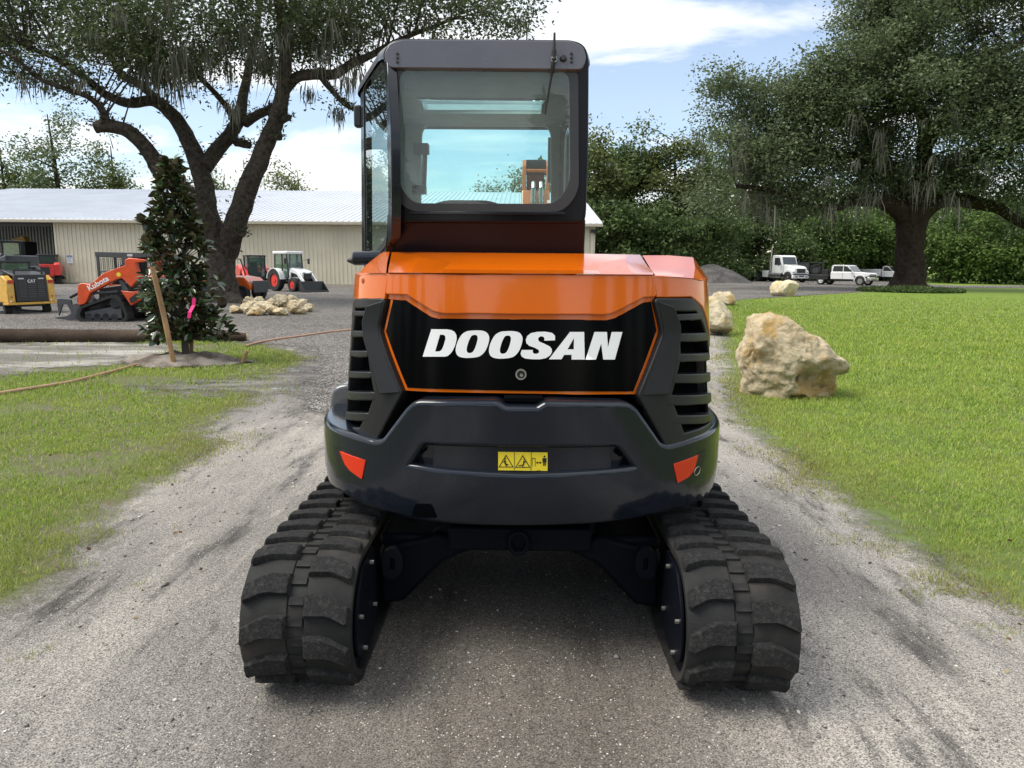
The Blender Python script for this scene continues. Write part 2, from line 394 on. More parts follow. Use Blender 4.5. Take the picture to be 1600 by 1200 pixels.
TREE_P = G(291, 566)
mound_poly = [(TREE_P.x+1.02*math.cos(a)*(1+.12*math.sin(3*a)), TREE_P.y-.1+.62*math.sin(a)*(1+.1*math.cos(4*a)), 0) for a in np.linspace(0, 2*math.pi, 22)[:-1]]
def mound_relief(P, D):
    return np.clip(D, 0, .5)**.8*.26 + np.where(D > 0, (fbm(P*6, 5, 5)-.5)*.16*np.clip(D/.15, 0, 1), 0)
sheet('soil_mound', mound_poly, .014, groundmat('soil_mound', b_soil, (4.0, .3, .06)), .06, .25, mound_relief)
drive_poly = [G(1430, 447.5), G(1700, 446), G(1700, 449.5), G(1500, 450.5), G(1430, 453)]

# ------------------------------------------------------------------ grass blades, pebbles
def grass():
    N = 1500000
    r = 2.4*np.exp(RNG.random(N)*math.log(52/2.4)); a = np.radians(RNG.uniform(-44, 47, N))
    X = r*np.sin(a); Y = r*np.cos(a); P = np.column_stack([X, Y])
    nse = fbm(P*1.3, 21, 4); nf = fbm(P*5.5, 22, 3)
    dp = sdf(P, path_poly); dy = sdf(P, yard_poly); ds = sdf(P, sand_poly); dm = sdf(P, mound_poly); dd = sdf(P, mud_poly)
    edge = -dp + (nse-.5)*1.25+(nf-.5)*.5
    prob = np.clip((edge-.0)/.55, 0, 1)**.8
    prob = np.where((dp > -.12) & (nf > .62) & (dp < .25), np.maximum(prob, .22), prob)
    prob *= np.clip((-dy+(nse-.5)*1.4)/.6, 0, 1)
    prob *= np.clip((-ds+(nse-.5)*2.2)/.9, .07, 1)*np.clip((-dm+(nf-.5)*.3)/.15, 0, 1)*np.clip((-dd+(nf-.5)*2.6)/.7, .22, 1)
    bare = fbm(P*.9, 33, 4)
    prob *= np.where(X < 0, np.clip((bare-.28)/.1, .25, 1), np.clip((bare-.22)/.08, .4, 1))
    prob *= np.clip((52-r)/30, 0, 1)
    keep = RNG.random(N) < prob*.66
    X, Y, r, nse, nf = X[keep], Y[keep], r[keep], nse[keep], nf[keep]; n = len(X)
    clump = fbm(np.column_stack([X, Y])*2.6, 40, 3)
    L = (.020+.036*clump)*RNG.uniform(.6, 1.35, n)*np.clip(r/9, .8, 1.6)
    w = np.maximum(.0026, r*.00072)*RNG.uniform(.7, 1.3, n)
    th = RNG.uniform(0, 2*math.pi, n); lean = RNG.uniform(.15, 1.25, n)
    dx, dy_ = np.cos(th), np.sin(th); ph = th+math.pi/2+RNG.normal(0, .5, n); sx, sy = np.cos(ph)*w/2, np.sin(ph)*w/2
    B = np.column_stack([X, Y, np.full(n, .0)]); hz = L*np.cos(lean*.7); hx = L*np.sin(lean)
    Mid = B+np.column_stack([dx*hx*.4, dy_*hx*.4, hz*.62]); Tip = B+np.column_stack([dx*hx, dy_*hx, hz])
    S = np.column_stack([sx, sy, np.zeros(n)])
    V = np.stack([B-S, B+S, Mid+S*.75, Mid-S*.75, Tip], 1).reshape(-1, 3)
    i = np.arange(n)[:, None]*5
    F = np.concatenate([i+np.array([[0, 1, 2]]), i+np.array([[0, 2, 3]]), i+np.array([[3, 2, 4]])], 0)
    m, t, out = newmat('grass_blades')
    g = node(t, 'ShaderNodeNewGeometry')
    c = ramp(t, g.outputs['Random Per Island'], [(0, (.11, .18, .026)), (.4, (.22, .335, .045)), (.8, (.325, .42, .065)), (.92, (.43, .45, .12)), (1, (.48, .42, .23))])
    big = nz(t, g.outputs['Position'], .8, 4.0)
    c = mixc(t, math_(t, 'MULTIPLY', smooth(t, big, .42, .68), .5), c, (.38, .43, .08))
    at_ = node(t, 'ShaderNodeAttribute', attribute_name='dry')
    c = mixc(t, at_.outputs['Fac'], c, (.30, .25, .09))
    b = node(t, 'ShaderNodeBsdfPrincipled', {'Base Color': c, 'Roughness': .6, 'Specular IOR Level': .25}); tl = node(t, 'ShaderNodeBsdfTranslucent', {0: c})
    mx = node(t, 'ShaderNodeMixShader', {0: .35, 1: b.outputs[0], 2: tl.outputs[0]}); t.links.new(mx.outputs[0], out.inputs[0])
    me = mesh_np('grass', V, F)
    dry = np.clip(1-(-sdf(np.column_stack([X, Y]), path_poly))/.9, 0, 1)*.75*np.clip(nse*1.6-.2, 0, 1)
    av = me.attributes.new('dry', 'FLOAT', 'POINT'); av.data.foreach_set('value', np.repeat(dry, 5).astype(np.float32))
    o = link('grass', me, m); tag(o, 'short mown grass on both sides of the gravel path', kind='stuff')
grass()

def pebbles():
    base = np.array([(1, 0, 0), (-1, 0, 0), (0, 1, 0), (0, -1, 0), (0, 0, 1), (0, 0, -1)], float)
    FB = np.array([(0, 2, 4), (2, 1, 4), (1, 3, 4), (3, 0, 4), (2, 0, 5), (1, 2, 5), (3, 1, 5), (0, 3, 5)])
    N = 15000
    r = 1.9*np.exp(RNG.random(N)*math.log(15/1.9)); a = np.radians(RNG.uniform(-44, 44, N)); X = r*np.sin(a); Y = r*np.cos(a)
    keep = (sdf(np.column_stack([X, Y]), path_poly) > -.1) & (RNG.random(N) < .25+.75*np.clip(fbm(np.column_stack([X, Y])*1.4, 51, 3)*2-.6, 0, 1))
    X, Y, r = X[keep], Y[keep], r[keep]; n = len(X)
    s = np.exp(RNG.normal(math.log(.0042), .45, n))*np.clip(r/4, .8, 2.2); s = np.minimum(s, .02); s = np.where(RNG.random(n) < .006, s*2.2, s)
    sc = s[:, None]*RNG.uniform(.6, 1.3, (n, 3))*np.array([1.1, 1.1, .7])
    V = base[None]*sc[:, None, :]*RNG.uniform(.75, 1.2, (n, 6, 1)); th = RNG.uniform(0, 6.28, n); c, q = np.cos(th)[:, None], np.sin(th)[:, None]
    V = np.stack([V[..., 0]*c-V[..., 1]*q, V[..., 0]*q+V[..., 1]*c, V[..., 2]], -1)
    z = .004+path_relief(np.column_stack([X, Y]), sdf(np.column_stack([X, Y]), path_poly))
    V += np.stack([X, Y, z+s*.2], 1)[:, None, :]
    F = (np.arange(n)[:, None, None]*6+FB[None]).reshape(-1, 3)
    m, t, out = newmat('pebbles'); g = node(t, 'ShaderNodeNewGeometry')
    cc = ramp(t, g.outputs['Random Per Island'], [(0, (.05, .048, .046)), (.45, (.16, .15, .14)), (.75, (.32, .30, .27)), (.9, (.55, .52, .46)), (1, (.68, .65, .60))])
    b = node(t, 'ShaderNodeBsdfPrincipled', {'Base Color': cc, 'Roughness': .8}); t.links.new(b.outputs[0], out.inputs[0])
    o = link('gravel', mesh_np('gravel', V.reshape(-1, 3), F), m); tag(o, 'loose pale and dark gravel stones scattered over the path', kind='stuff')
pebbles()

# ------------------------------------------------------------------ metal building
def metal_building():
    WY = G(300, 445).y; RY = 76.0
    EL = at(90, 343.5, WY).z; EX = at(942, 350, WY-.5).x; XL = -52.0
    RZ = at(300, 297, RY).z; WX = at(930, 370, WY).x; BX = at(91, 400, WY).x
    root = thing('metal_building', 'long cream metal building with pale ribbed roof and an open bay at its left end', 'building', (0, WY, 0)); o_ = (0, WY, 0)
    wallm = pbr('cream_siding', (.66, .605, .47), .5, 0, .06, .6, dirt=(.40, .36, .28), dirt_amt=.25)
    roofm = pbr('galvanised_roof', (.62, .64, .68), .38, .35, .06, .4, dirt=(.45, .45, .46), dirt_amt=.3)
    darkm = pbr('bay_steel', (.20, .21, .22), .45, .5, .25, 2.0)
    trimm = pbr('building_trim', (.42, .38, .30), .5)
    m = MB(); m.box(BX, WX, WY, WY+.15, 0, EL-.05); m.box(WX-.15, WX, WY+.15, 95, 0, EL-.05)
    wall = m.build('wall', wallm, root, o_)
    m = MB(); x = BX+.15
    while x < WX-.1: m.box(x, x+.07, WY-.045, WY+.002, .12, EL-.22); x += .30
    r_ = m.build('wall_rib', wallm, wall, o_); r_['kind'] = 'stuff'
    m = MB()
    th = .12; m.add([(XL, WY-.55, EL+.02), (EX, WY-.55, EL+.02), (EX, RY, RZ), (XL, RY, RZ), (XL, WY-.55, EL-th), (EX, WY-.55, EL-th), (EX, RY, RZ-th), (XL, RY, RZ-th)],
                    [(0, 1, 2, 3), (7, 6, 5, 4), (0, 4, 5, 1), (1, 5, 6, 2), (2, 6, 7, 3), (3, 7, 4, 0)])
    m.add([(XL, RY, RZ), (EX, RY, RZ), (EX, 2*RY-WY, EL), (XL, 2*RY-WY, EL)], [(0, 1, 2, 3)])
    roof = m.build('roof', roofm, root, o_)
    m = MB(); x = XL+.3; sl_ = (RZ-EL)/(RY-WY+.55)
    while x < EX:
        y0, y1 = WY-.55, RY; z0, z1 = EL+.02, RZ
        m.add([(x, y0, z0-.01), (x+.10, y0, z0-.01), (x+.10, y1, z1-.01), (x, y1, z1-.01), (x+.03, y0, z0+.06), (x+.07, y0, z0+.06), (x+.07, y1, z1+.06), (x+.03, y1, z1+.06)],
              [(4, 5, 6, 7), (0, 1, 5, 4), (1, 2, 6, 5), (3, 0, 4, 7)]); x += .42
    rr = m.build('roof_rib', roofm, roof, o_); rr['kind'] = 'stuff'
    m = MB(); m.box(XL, EX, WY-.68, WY-.555, EL-.22, EL+.0)
    m.build('gutter', trimm, root, o_, .03)
    m = MB(); m.box(BX-.14, BX-.002, WY-.06, WY+.3, 0, EL-.06); m.build('corner_trim', wallm, root, o_)
    m = MB(); m.box(XL, BX-.2, WY+.0, WY+.25, EL-.45, EL-.05); m.build('bay_header', pbr('header', (.05, .05, .055), .5), root, o_)
    # recessed bay
    BY = WY+11
    m = MB(); m.box(XL, BX+4, BY, BY+.1, 0, EL+1.6); m.box(BX-.1, BX-.003, WY+.3, BY, 0, EL-.05); bw = m.build('bay_wall', darkm, root, o_)
    m = MB(); x = XL
    while x < BX+1: m.box(x, x+.11, BY-.07, BY+.01, .05, EL+1.3); x += .27
    q = m.build('bay_wall_rib', pbr('bay_rib', (.46, .48, .50), .4, .4), bw, o_); q['kind'] = 'stuff'
    m = MB(); m.add([(XL, BY+.2, 0), (BX+4.5, BY+.2, 0), (BX+4.5, BY+.2, EL+2), (XL, BY+.2, EL+2)], [(0, 1, 2, 3)])
    m = MB(); m.box(XL, XL+.1, WY, BY, 0, EL); m.build('end_wall', darkm, root, o_)
    # wall lamp near the right corner
    p = at(926, 361, WY); m = MB(); m.box(p.x-.16, p.x+.16, WY-.35, WY-.05, p.z-.12, p.z+.10); m.box(p.x+.10, p.x+.28, WY-.4, WY-.15, p.z-.2, p.z-.02)
    m.build('wall_lamp', pbr('lamp_black', (.02, .02, .02), .5), root, o_, .02)
    # downpipe at right corner
    m = MB(); m.box(WX-.30, WX-.18, WY-.12, WY-.05, .1, EL-.2); m.build('downpipe', wallm, root, o_)
    m = MB(); m.box(BX, WX, WY-.10, WY-.05, 0, .14); m.build('base_trim', trimm, root, o_)
    # rust brown sill strip at right
    # notice
    sp = at(108.5, 405, WY-.1)
    sg = thing('notice_sign', 'small white notice with blue header on cream metal wall', 'sign', (sp.x, WY-.06, sp.z))
    m = MB(); m.box(-.21, .21, -.03, .0, -.29, .29); m.build('board', pbr('notice_white', (.72, .74, .78), .5, 0, .02), sg)
    m = MB(); m.box(-.19, .19, -.036, -.03, .13, .27); m.build('header_band', pbr('notice_blue', (.10, .16, .34), .5), sg)
    m = MB()
    for k in range(5): m.box(-.15, .15-.05*(k % 2), -.036, -.03, .06-k*.06, .08-k*.06)
    m.box(-.12, .11, -.040, -.036, .18, .22)
    m.build('print', pbr('notice_grey', (.35, .37, .42), .5), sg)
    return WY, EL
BLD_Y, BLD_E = metal_building()

# ------------------------------------------------------------------ curved panels
class Arc:
    """vertical wall whose plan is a superellipse; t = arc length from the middle of the rear, z = height"""
    def __init__(s, Al, Ar, B, n, Yc, ext=1.2, xc=0.0, zt=-1, k=0, lean=0.0):
        s.zt, s.k, s.lean = zt, k, lean
        pts = []
        for ph in np.linspace(0, 1, 160):
            a = ph*math.pi/2; c, q = math.cos(a), math.sin(a); pts.append((-Al*c**(2/n), Yc-B*q**(2/n)))
        pr = [(Ar*math.cos(a)**(2/n), Yc-B*math.sin(a)**(2/n)) for a in np.linspace(math.pi/2, 0, 160)]
        pts = [(-Al, Yc+ext)]+pts+pr[1:]+[(Ar, Yc+ext)]
        P = np.array(pts); P[:, 0] += xc; d = np.hypot(*np.diff(P, axis=0).T); ok = np.r_[True, d > 1e-6]; P = P[ok]
        T = np.r_[0, np.cumsum(np.hypot(*np.diff(P, axis=0).T))]; i0 = np.argmin(P[:, 1]+np.abs(P[:, 0]-xc)*1e-3); T -= T[i0]
        s.P, s.T = P, T
        tg = np.gradient(P, axis=0); tg /= np.hypot(*tg.T)[:, None]; s.N = np.column_stack([tg[:, 1], -tg[:, 0]])
    def pt(s, t, z, off=0.0):
        off += (1.33-z)*s.lean
        if z < s.zt: off -= (s.zt-z)**1.5*s.k*2.2
        x = np.interp(t, s.T, s.P[:, 0]); y = np.interp(t, s.T, s.P[:, 1]); nx = np.interp(t, s.T, s.N[:, 0]); ny = np.interp(t, s.T, s.N[:, 1])
        l = math.hypot(nx, ny) or 1
        return (x+nx/l*off, y+ny/l*off, z)
    def hit(s, px, py):
        d = ray(px, py); A = s.P[:-1]; E = s.P[1:]-A
        den = d.x*E[:, 1]-d.y*E[:, 0]; den = np.where(np.abs(den) < 1e-12, 1e-12, den)
        k = (A[:, 0]*E[:, 1]-A[:, 1]*E[:, 0])/den; u = (A[:, 0]*d.y-A[:, 1]*d.x)/den
        ok = (u >= -1e-6) & (u <= 1+1e-6) & (k > 0)
        if ok.any():
            i = np.argmin(np.where(ok, k, 1e9)); return (float(s.T[i]+u[i]*(s.T[i+1]-s.T[i])), CAMZ+d.z*k[i])
        ang = np.arctan2(s.P[:, 0], s.P[:, 1]); a = math.atan2(d.x, d.y); i = np.argmin(np.abs(ang-a))
        return (float(s.T[i]), CAMZ+d.z*math.hypot(*s.P[i])/math.hypot(d.x, d.y))
class Plane:
    def __init__(s, o, u, v): s.o, s.u, s.v = Vector(o), Vector(u).normalized(), Vector(v).normalized(); s.n = s.u.cross(s.v)
    def pt(s, t, z, off=0.0): return tuple(s.o+s.u*t+s.v*z+s.n*off)
    def hit(s, px, py):
        d = ray(px, py); c = Vector((0, 0, CAMZ)); k = (s.o-c).dot(s.n)/d.dot(s.n); q = c+d*k-s.o
        return (q.dot(s.u), q.dot(s.v))
def rear_plane(y): return Plane((0, y, 0), (1, 0, 0), (0, 0, 1))     # n = -y, towards the camera
def tz(surf, pts): return [surf.hit(*p) for p in pts]
def inpoly(P, poly):
    P = np.asarray(P, float); r = np.zeros(len(P), bool); n = len(poly)
    for i in range(n):
        a, b = poly[i], poly[(i+1) % n]; c = (a[1] > P[:, 1]) != (b[1] > P[:, 1])
        with np.errstate(divide='ignore', invalid='ignore'): r ^= c & (P[:, 0] < (b[0]-a[0])*(P[:, 1]-a[1])/(b[1]-a[1])+a[0])
    return r
def rnd(poly, r, k=4):
    """round the corners of a polygon"""
    out = []; n = len(poly)
    for i in range(n):
        p0, p, p1 = (Vector(poly[(i-1) % n]), Vector(poly[i]), Vector(poly[(i+1) % n]))
        a, b = p0-p, p1-p; la, lb = a.length, b.length
        if la < 1e-9 or lb < 1e-9: continue
        rr = min(r, la*.45, lb*.45); a = p+a*(rr/la); b = p+b*(rr/lb)
        for q in range(k+1):
            f = q/k; out.append(tuple(a*(1-f)**2+p*(2*f*(1-f))+b*f*f))
    return out
def patch(surf, outer, holes=(), off=0.0, thick=.02, bevel=0.0, step=.05, mb=None, m=0, back=False):
    mb = mb or MB()
    V2 = []; E = []
    def loop(pl):
        b = len(V2); pl2 = []
        for i in range(len(pl)):
            p, q = pl[i], pl[(i+1) % len(pl)]; L = math.hypot(q[0]-p[0], q[1]-p[1]); k = max(1, int(L/step+.5))
            if L < 1e-6: continue
            for j in range(k): pl2.append((p[0]+(q[0]-p[0])*j/k, p[1]+(q[1]-p[1])*j/k))
        V2.extend(pl2); n = len(pl2); E.extend((b+i, b+(i+1) % n) for i in range(n))
    loop(outer)
    for h in holes: loop(h)
    A = np.array(outer); lo, hi = A.min(0), A.max(0)
    gx = np.arange(lo[0]+step*.5, hi[0], step); gy = np.arange(lo[1]+step*.5, hi[1], step)
    if len(gx) and len(gy) and max(hi-lo) > step*1.5:
        X, Y = np.meshgrid(gx, gy); P = np.column_stack([X.ravel(), Y.ravel()]); keep = inpoly(P, outer)
        for h in holes: keep &= ~inpoly(P, h)
        P = P[keep]
        if len(P):
            B = np.array(V2); dmin = np.min(np.hypot(P[:, None, 0]-B[None, :, 0], P[:, None, 1]-B[None, :, 1]), 1); P = P[dmin > step*.4]
            V2.extend(map(tuple, P))
    v, e, f, *_ = delaunay_2d_cdt([Vector(p) for p in V2], E, [], 0, 1e-6)
    f = [q for q in f]; cen = np.array([sum((v[i] for i in q), Vector((0, 0)))/len(q) for q in f])
    k = inpoly(cen, outer)
    for h in holes: k &= ~inpoly(cen, h)
    f = [q for q, kk in zip(f, k) if kk]
    for i, q in enumerate(f):      # make counter-clockwise
        a, b, c = v[q[0]], v[q[1]], v[q[2]]
        if (b-a).cross(c-a) < 0: f[i] = list(reversed(q))
    used = sorted({i for q in f for i in q}); mp = {i: j for j, i in enumerate(used)}
    W = [v[i] for i in used]; f = [tuple(mp[i] for i in q) for q in f]
    cnt = {}
    for q in f:
        for i in range(len(q)): cnt[(q[i], q[(i+1) % len(q)])] = 1
    bd = [(a, b) for (a, b) in cnt if (b, a) not in cnt]
    nrm = {}
    for a, b in bd:
        d = (W[b]-W[a]).normalized(); nn = Vector((d.y, -d.x))
        for i in (a, b): nrm[i] = nrm.get(i, Vector((0, 0)))+nn
    for i in nrm: nrm[i] = nrm[i].normalized() if nrm[i].length > 1e-6 else nrm[i]
    def nz3(p, ex=0.0, dirn=None):
        e = 1e-3; o = Vector(surf.pt(p.x, p.y, 0)); a_ = (Vector(surf.pt(p.x+e, p.y, 0))-Vector(surf.pt(p.x-e, p.y, 0))).normalized(); b_ = (Vector(surf.pt(p.x, p.y+e, 0))-Vector(surf.pt(p.x, p.y-e, 0))).normalized(); n_ = a_.cross(b_).normalized()
        if dirn is None: return n_
        return (n_*math.cos(ex)+(a_*dirn.x+b_*dirn.y)*math.sin(ex)).normalized()
    V3 = [surf.pt(p.x, p.y, off) for p in W]; F3 = list(f); N3 = [nz3(p) for p in W]
    if thick:
        rings = [(bevel*math.sin(a), bevel*(1-math.cos(a)), a) for a in (math.pi/6, math.pi/3, math.pi/2)] if bevel else [(0.0, 0.0, math.pi/2)]
        rings.append((rings[-1][0], bevel+thick, math.pi/2))
        prev = {i: i for i in nrm}
        for ex, dp, an in rings:
            cur = {}
            for i in nrm:
                p = W[i]+nrm[i]*ex; cur[i] = len(V3); V3.append(surf.pt(p.x, p.y, off-dp)); N3.append(nz3(W[i], an, nrm[i]))
            for a, b in bd: F3.append((prev[b], prev[a], cur[a], cur[b]))
            prev = cur
        if back:
            b0 = len(V3); N3 += [-nz3(p) for p in W]; V3 += [surf.pt(p.x, p.y, off-thick-bevel) for p in W]; F3 += [tuple(reversed([i+b0 for i in q])) for q in f]
    mb.NR = getattr(mb, 'NR', [])+N3; mb.add(V3, F3, m); return mb
def nobuild(mb, name, mat, parent, org, ang=32):
    """build without recalculating normals (open shells)"""
    m = bpy.data.meshes.new(name); m.from_pydata([(x-org[0], y-org[1], z-org[2]) for x, y, z in mb.V], [], mb.F)
    if len(set(mb.MI)) > 1: m.polygons.foreach_set('material_index', mb.MI)
    m.polygons.foreach_set('use_smooth', [True]*len(m.polygons))
    if len(getattr(mb, 'NR', [])) == len(m.vertices): m.normals_split_custom_set_from_vertices([tuple(n) for n in mb.NR])
    else: m.set_sharp_from_angle(angle=rad(ang))
    return link(name, m, mat, parent)

# ------------------------------------------------------------------ the excavator
ORANGE = pbr('orange_paint', (.62, .118, .0015), .16, 0, .03, 3.0, coat=.6)
NAVY = pbr('charcoal_paint', (.0085, .0115, .018), .13, 0, .06, 4.0, coat=.22, spec=.35)
NAVYL = pbr('cab_back_paint', (.006, .006, .009), .14, 0, .03, 4.0, spec=.22)
NAVY2 = pbr('undercarriage_paint', (.004, .005, .009), .5, 0, .1, 6.0, dirt=(.012, .011, .010), dirt_amt=.3, spec=.09)
BLACKP = pbr('black_panel', (.0015, .0015, .002), .16, 0, .02, 3.0, coat=.0, spec=.10)
MATTE = pbr('matte_black_plastic', (.010, .0102, .0112), .40, 0, .06, 30.0, bump=.06, bscale=420, spec=.35)
DARK = pbr('dark_void', (.004, .004, .005), .8, spec=.0)
RUB = pbr('rubber', (.016, .016, .016), .72, 0, .25, 7.0, bump=.2, bscale=110, dirt=(.068, .061, .051), dirt_amt=.8, spec=.25)
LUGM = pbr('rubber_lug', (.024, .024, .025), .8, 0, .5, 160.0, bump=.9, bscale=260, dirt=(.105, .098, .087), dirt_amt=.7, spec=.25)
STEEL = pbr('bare_steel', (.45, .44, .42), .35, .9)
RED = pbr('red_reflector', (.60, .030, .008), .25, 0, .04, 120.0, bump=.10, bscale=300)
YEL = pbr('yellow_decal', (.80, .62, .03), .4, 0, .02)
BLK = pbr('black_print', (.012, .012, .012), .5)
WHT = pbr('white_lettering', (.80, .81, .80), .4, 0, .01)
GREYIN = pbr('cab_lining', (.26, .28, .275), .7)
GREYFR = pbr('cab_paint_sky_lit', (.085, .085, .098), .28, 0, .05, coat=.3)  # cab paint lightened: sky sheen on roof and header put into the grey
GLASS_R = glassmat('rear_glass', (.72, .97, .95), (.45, .52, .51), .17, 1.0)  # veil: reflected sky put into the pane as a milky diffuse grey
GLASS_C = glassmat('clear_glass', (.80, 1.0, .98), (.4, .5, .5), .02, .8)
GLASS_S = glassmat('side_glass', (.62, .80, .78), (.4, .5, .5), .03, 1.3)
RIMM = pbr('glass_border', (.034, .035, .038), .30)

def excavator():
    O = (0.0, 3.6, 0.0)
    R = thing('mini_excavator', 'orange and charcoal mini excavator with white lettering parked on the gravel path', 'excavator', O)
    # ---- rear body shells
    S_cw = Arc(.915, .915, .915, 2.75, 3.60, zt=.74, k=.22)
    S_hd = Arc(.760, .832, .84, 3.6, 3.62, lean=.085)
    S_gr = Arc(.752, .818, .85, 3.4, 3.62, lean=.085)
    # ---- counterweight
    top = [(516, 674), (545, 685), (586, 697), (600, 694), (641, 641), (652, 634), (776, 635.5), (788, 644), (842, 644.5), (854, 636), (978, 637), (990, 643), (1031, 700), (1045, 704), (1085, 692), (1111, 678)]
    bot = [(1114, 715), (1111, 748), (1098, 772), (1055, 792), (1000, 806), (930, 815), (815, 819), (700, 816), (640, 808), (600, 797), (556, 781), (531, 765), (518, 737), (514, 705)]
    T = tz(S_cw, top); Bt = tz(S_cw, bot)
    tl, tr_ = min(p[0] for p in T+Bt), max(p[0] for p in T+Bt)
    zl, zr = T[0][1], T[-1][1]
    zb = Bt[6][1]
    T2 = [p for p in T if tl+.05 < p[0] < tr_-.05]; B2 = [p for p in Bt if tl+.12 < p[0] < tr_-.12]
    outer = [(tl-.75, zl)]+T2+[(tr_+.75, zr)]+[(tr_+.75, zb-.02)]+B2+[(tl-.75, zb-.02)]
    outer = rnd(outer, .03, 3)
    hole = rnd(tz(S_cw, [(657, 688), (970, 691), (1003, 733), (985, 738), (940, 743), (815, 749), (690, 741), (645, 734), (628, 731)]), .02, 3)
    mb = patch(S_cw, outer, [hole], 0, .16, .022, .05)
    cw = nobuild(mb, 'counterweight', NAVY, R, O)
    # belly and top lids of the counterweight
    mb = MB(); ring_ = [S_cw.pt(t, 0, -.09)[:2] for t in np.linspace(tl-.7, tr_+.7, 50)]
    mb.prism('z', ring_, zb+.02, zb+.10); mb.build('belly_plate', NAVY2, R, O)
    mb = MB(); ring_ = [S_cw.pt(t, 0, -.13)[:2] for t in np.linspace(tl-.7, tr_+.7, 50)]
    mb.prism('z', ring_, T[0][1]-.10, T[0][1]-.012); mb.build('counterweight_deck', NAVY, R, O)
    # recess floor, raised middle, pockets with holes
    big = tz(S_cw, [(640, 680), (985, 682), (1012, 742), (815, 757), (620, 742)])
    patch(S_cw, big, [], -.065, 0, 0, .05, mb := MB()); nobuild(mb, 'recess', NAVY, cw, O)
    mid = tz(S_cw, [(676, 690), (955, 692), (957, 739), (940, 741), (815, 746), (690, 740), (674, 737)])
    nobuild(patch(S_cw, mid, [], -.022, .03, .004, .05), 'recess_plate', NAVY, cw, O)
    for px, py in ((651, 709), (975, 713)):
        t, z = S_cw.hit(px, py)
        mb = MB(); c = S_cw.pt(t, z, -.05); d = S_cw.pt(t, z, -.040); mb.tube(c, d, .011, .011, 14); mb.build('bolt_hole', DARK, cw, O)
    # lower step line of the counterweight: slim lip under the recess
    # reflectors
    for poly in ([(532, 705), (571, 719), (566, 748), (548, 735), (540, 725)], [(1053, 725), (1090, 711), (1083, 735), (1075, 745), (1058, 754)]):
        nobuild(patch(S_cw, tz(S_cw, poly), [], .004, .006, .002, .02), 'reflector', RED, R, O)
    for poly in ([(521, 697), (533, 703), (541, 727), (549, 737), (538, 735), (527, 722)], [(1091, 708), (1103, 702), (1098, 724), (1088, 740), (1076, 746), (1084, 735)]):
        nobuild(patch(S_cw, tz(S_cw, poly), [], .0015, .001, 0, .02), 'reflector_recess', MATTE, R, O)
    t, z = S_cw.hit(1087.5, 735.5); mb = MB()
    mb.path([S_cw.pt(t+.020*math.cos(a)-.006*math.sin(a), z+.015*math.sin(a)+.008*math.cos(a), .006) for a in np.linspace(0, 2*math.pi, 14)], .0016, 6); mb.build('key_ring', STEEL, R, O)
    # lifting notch underneath: its shaded hollow painted as a flat black patch
    nobuild(patch(S_cw, rnd(tz(S_cw, [(648, 788), (674, 788), (682, 812), (640, 809)]), .012, 3), [], .0015, .001, 0, .03), 'lifting_slot', DARK, cw, O)
    # ---- warning decal
    D4 = tz(S_cw, [(778, 708), (856, 709), (856, 738), (778, 737)])
    dec = nobuild(patch(S_cw, D4, [], -.0195, 0, 0, .04), 'warning_decal', YEL, R, O)
    pm = MB()
    def dp(poly, holes=()): patch(S_cw, tz(S_cw, poly), [tz(S_cw, h) for h in holes], -.0182, 0, 0, .03, pm)
    Z = lambda x, y: (765+x*105/1600, 695+y*55/838)
    def zp(pts): return [Z(*p) for p in pts]
    for ox, oy in ((0, 0), (402, 8)):
        dp(zp([(388+ox, 262+oy), (572+ox, 568+oy), (205+ox, 568+oy)]), [zp([(388+ox, 300+oy), (540+ox, 550+oy), (236+ox, 550+oy)])])
    dp(zp([(586, 205), (598, 205), (594, 640), (582, 640)])); dp(zp([(990, 205), (1002, 205), (992, 645), (980, 645)]))
    dp(zp([(345, 385), (378, 385), (390, 480), (420, 545), (395, 545), (350, 480)])); dp(zp([(300, 425), (350, 430), (350, 448), (300, 440)])); dp(zp([(380, 470), (450, 500), (445, 520), (380, 495)])); dp(zp([(355, 345), (385, 345), (385, 375), (355, 375)]))
    dp(zp([(805, 400), (845, 415), (830, 480), (795, 560), (770, 555), (795, 480)])); dp(zp([(840, 425), (875, 425), (875, 445), (840, 445)])); dp(zp([(690, 520), (780, 500), (780, 520), (700, 545)])); dp(zp([(815, 365), (842, 365), (842, 392), (815, 392)]))
    dp(zp([(1010, 345), (1095, 345), (1095, 360), (1022, 360), (1022, 540), (1010, 540)])); dp(zp([(1083, 360), (1095, 360), (1095, 540), (1083, 540)]))
    dp(zp([(1110, 455), (1150, 422), (1150, 446), (1205, 446), (1205, 422), (1245, 455), (1205, 488), (1205, 464), (1150, 464), (1150, 488)]))
    dp(zp([(1262, 345), (1362, 345), (1362, 440), (1345, 440), (1345, 530), (1318, 530), (1318, 455), (1306, 455), (1306, 530), (1278, 530), (1278, 440), (1262, 440)]))
    dp(zp([(1312+24*math.cos(a), 308+24*math.sin(a)) for a in np.linspace(0, 2*math.pi, 10)[:-1]]))
    dp(zp([(1140, 632), (1210, 632), (1210, 642), (1140, 642)]))
    nobuild(pm, 'print', BLK, dec, O)
    # ---- hood: rear face, three pieces
    def face(poly, name, par, mat=ORANGE, off=0.0, th=.03, bv=.006, surf=S_hd, holes=(), r=.012, step=.05):
        return nobuild(patch(surf, rnd(tz(surf, poly), r, 3), [rnd(tz(surf, h), .01, 3) for h in holes], off, th, bv, step), name, mat, par, O)
    hood = face([(603, 429), (1024, 432), (1027, 462), (1008, 463), (957, 488), (945, 490), (690, 488), (676, 485), (634, 459), (600, 458)], 'hood', R, r=.006)
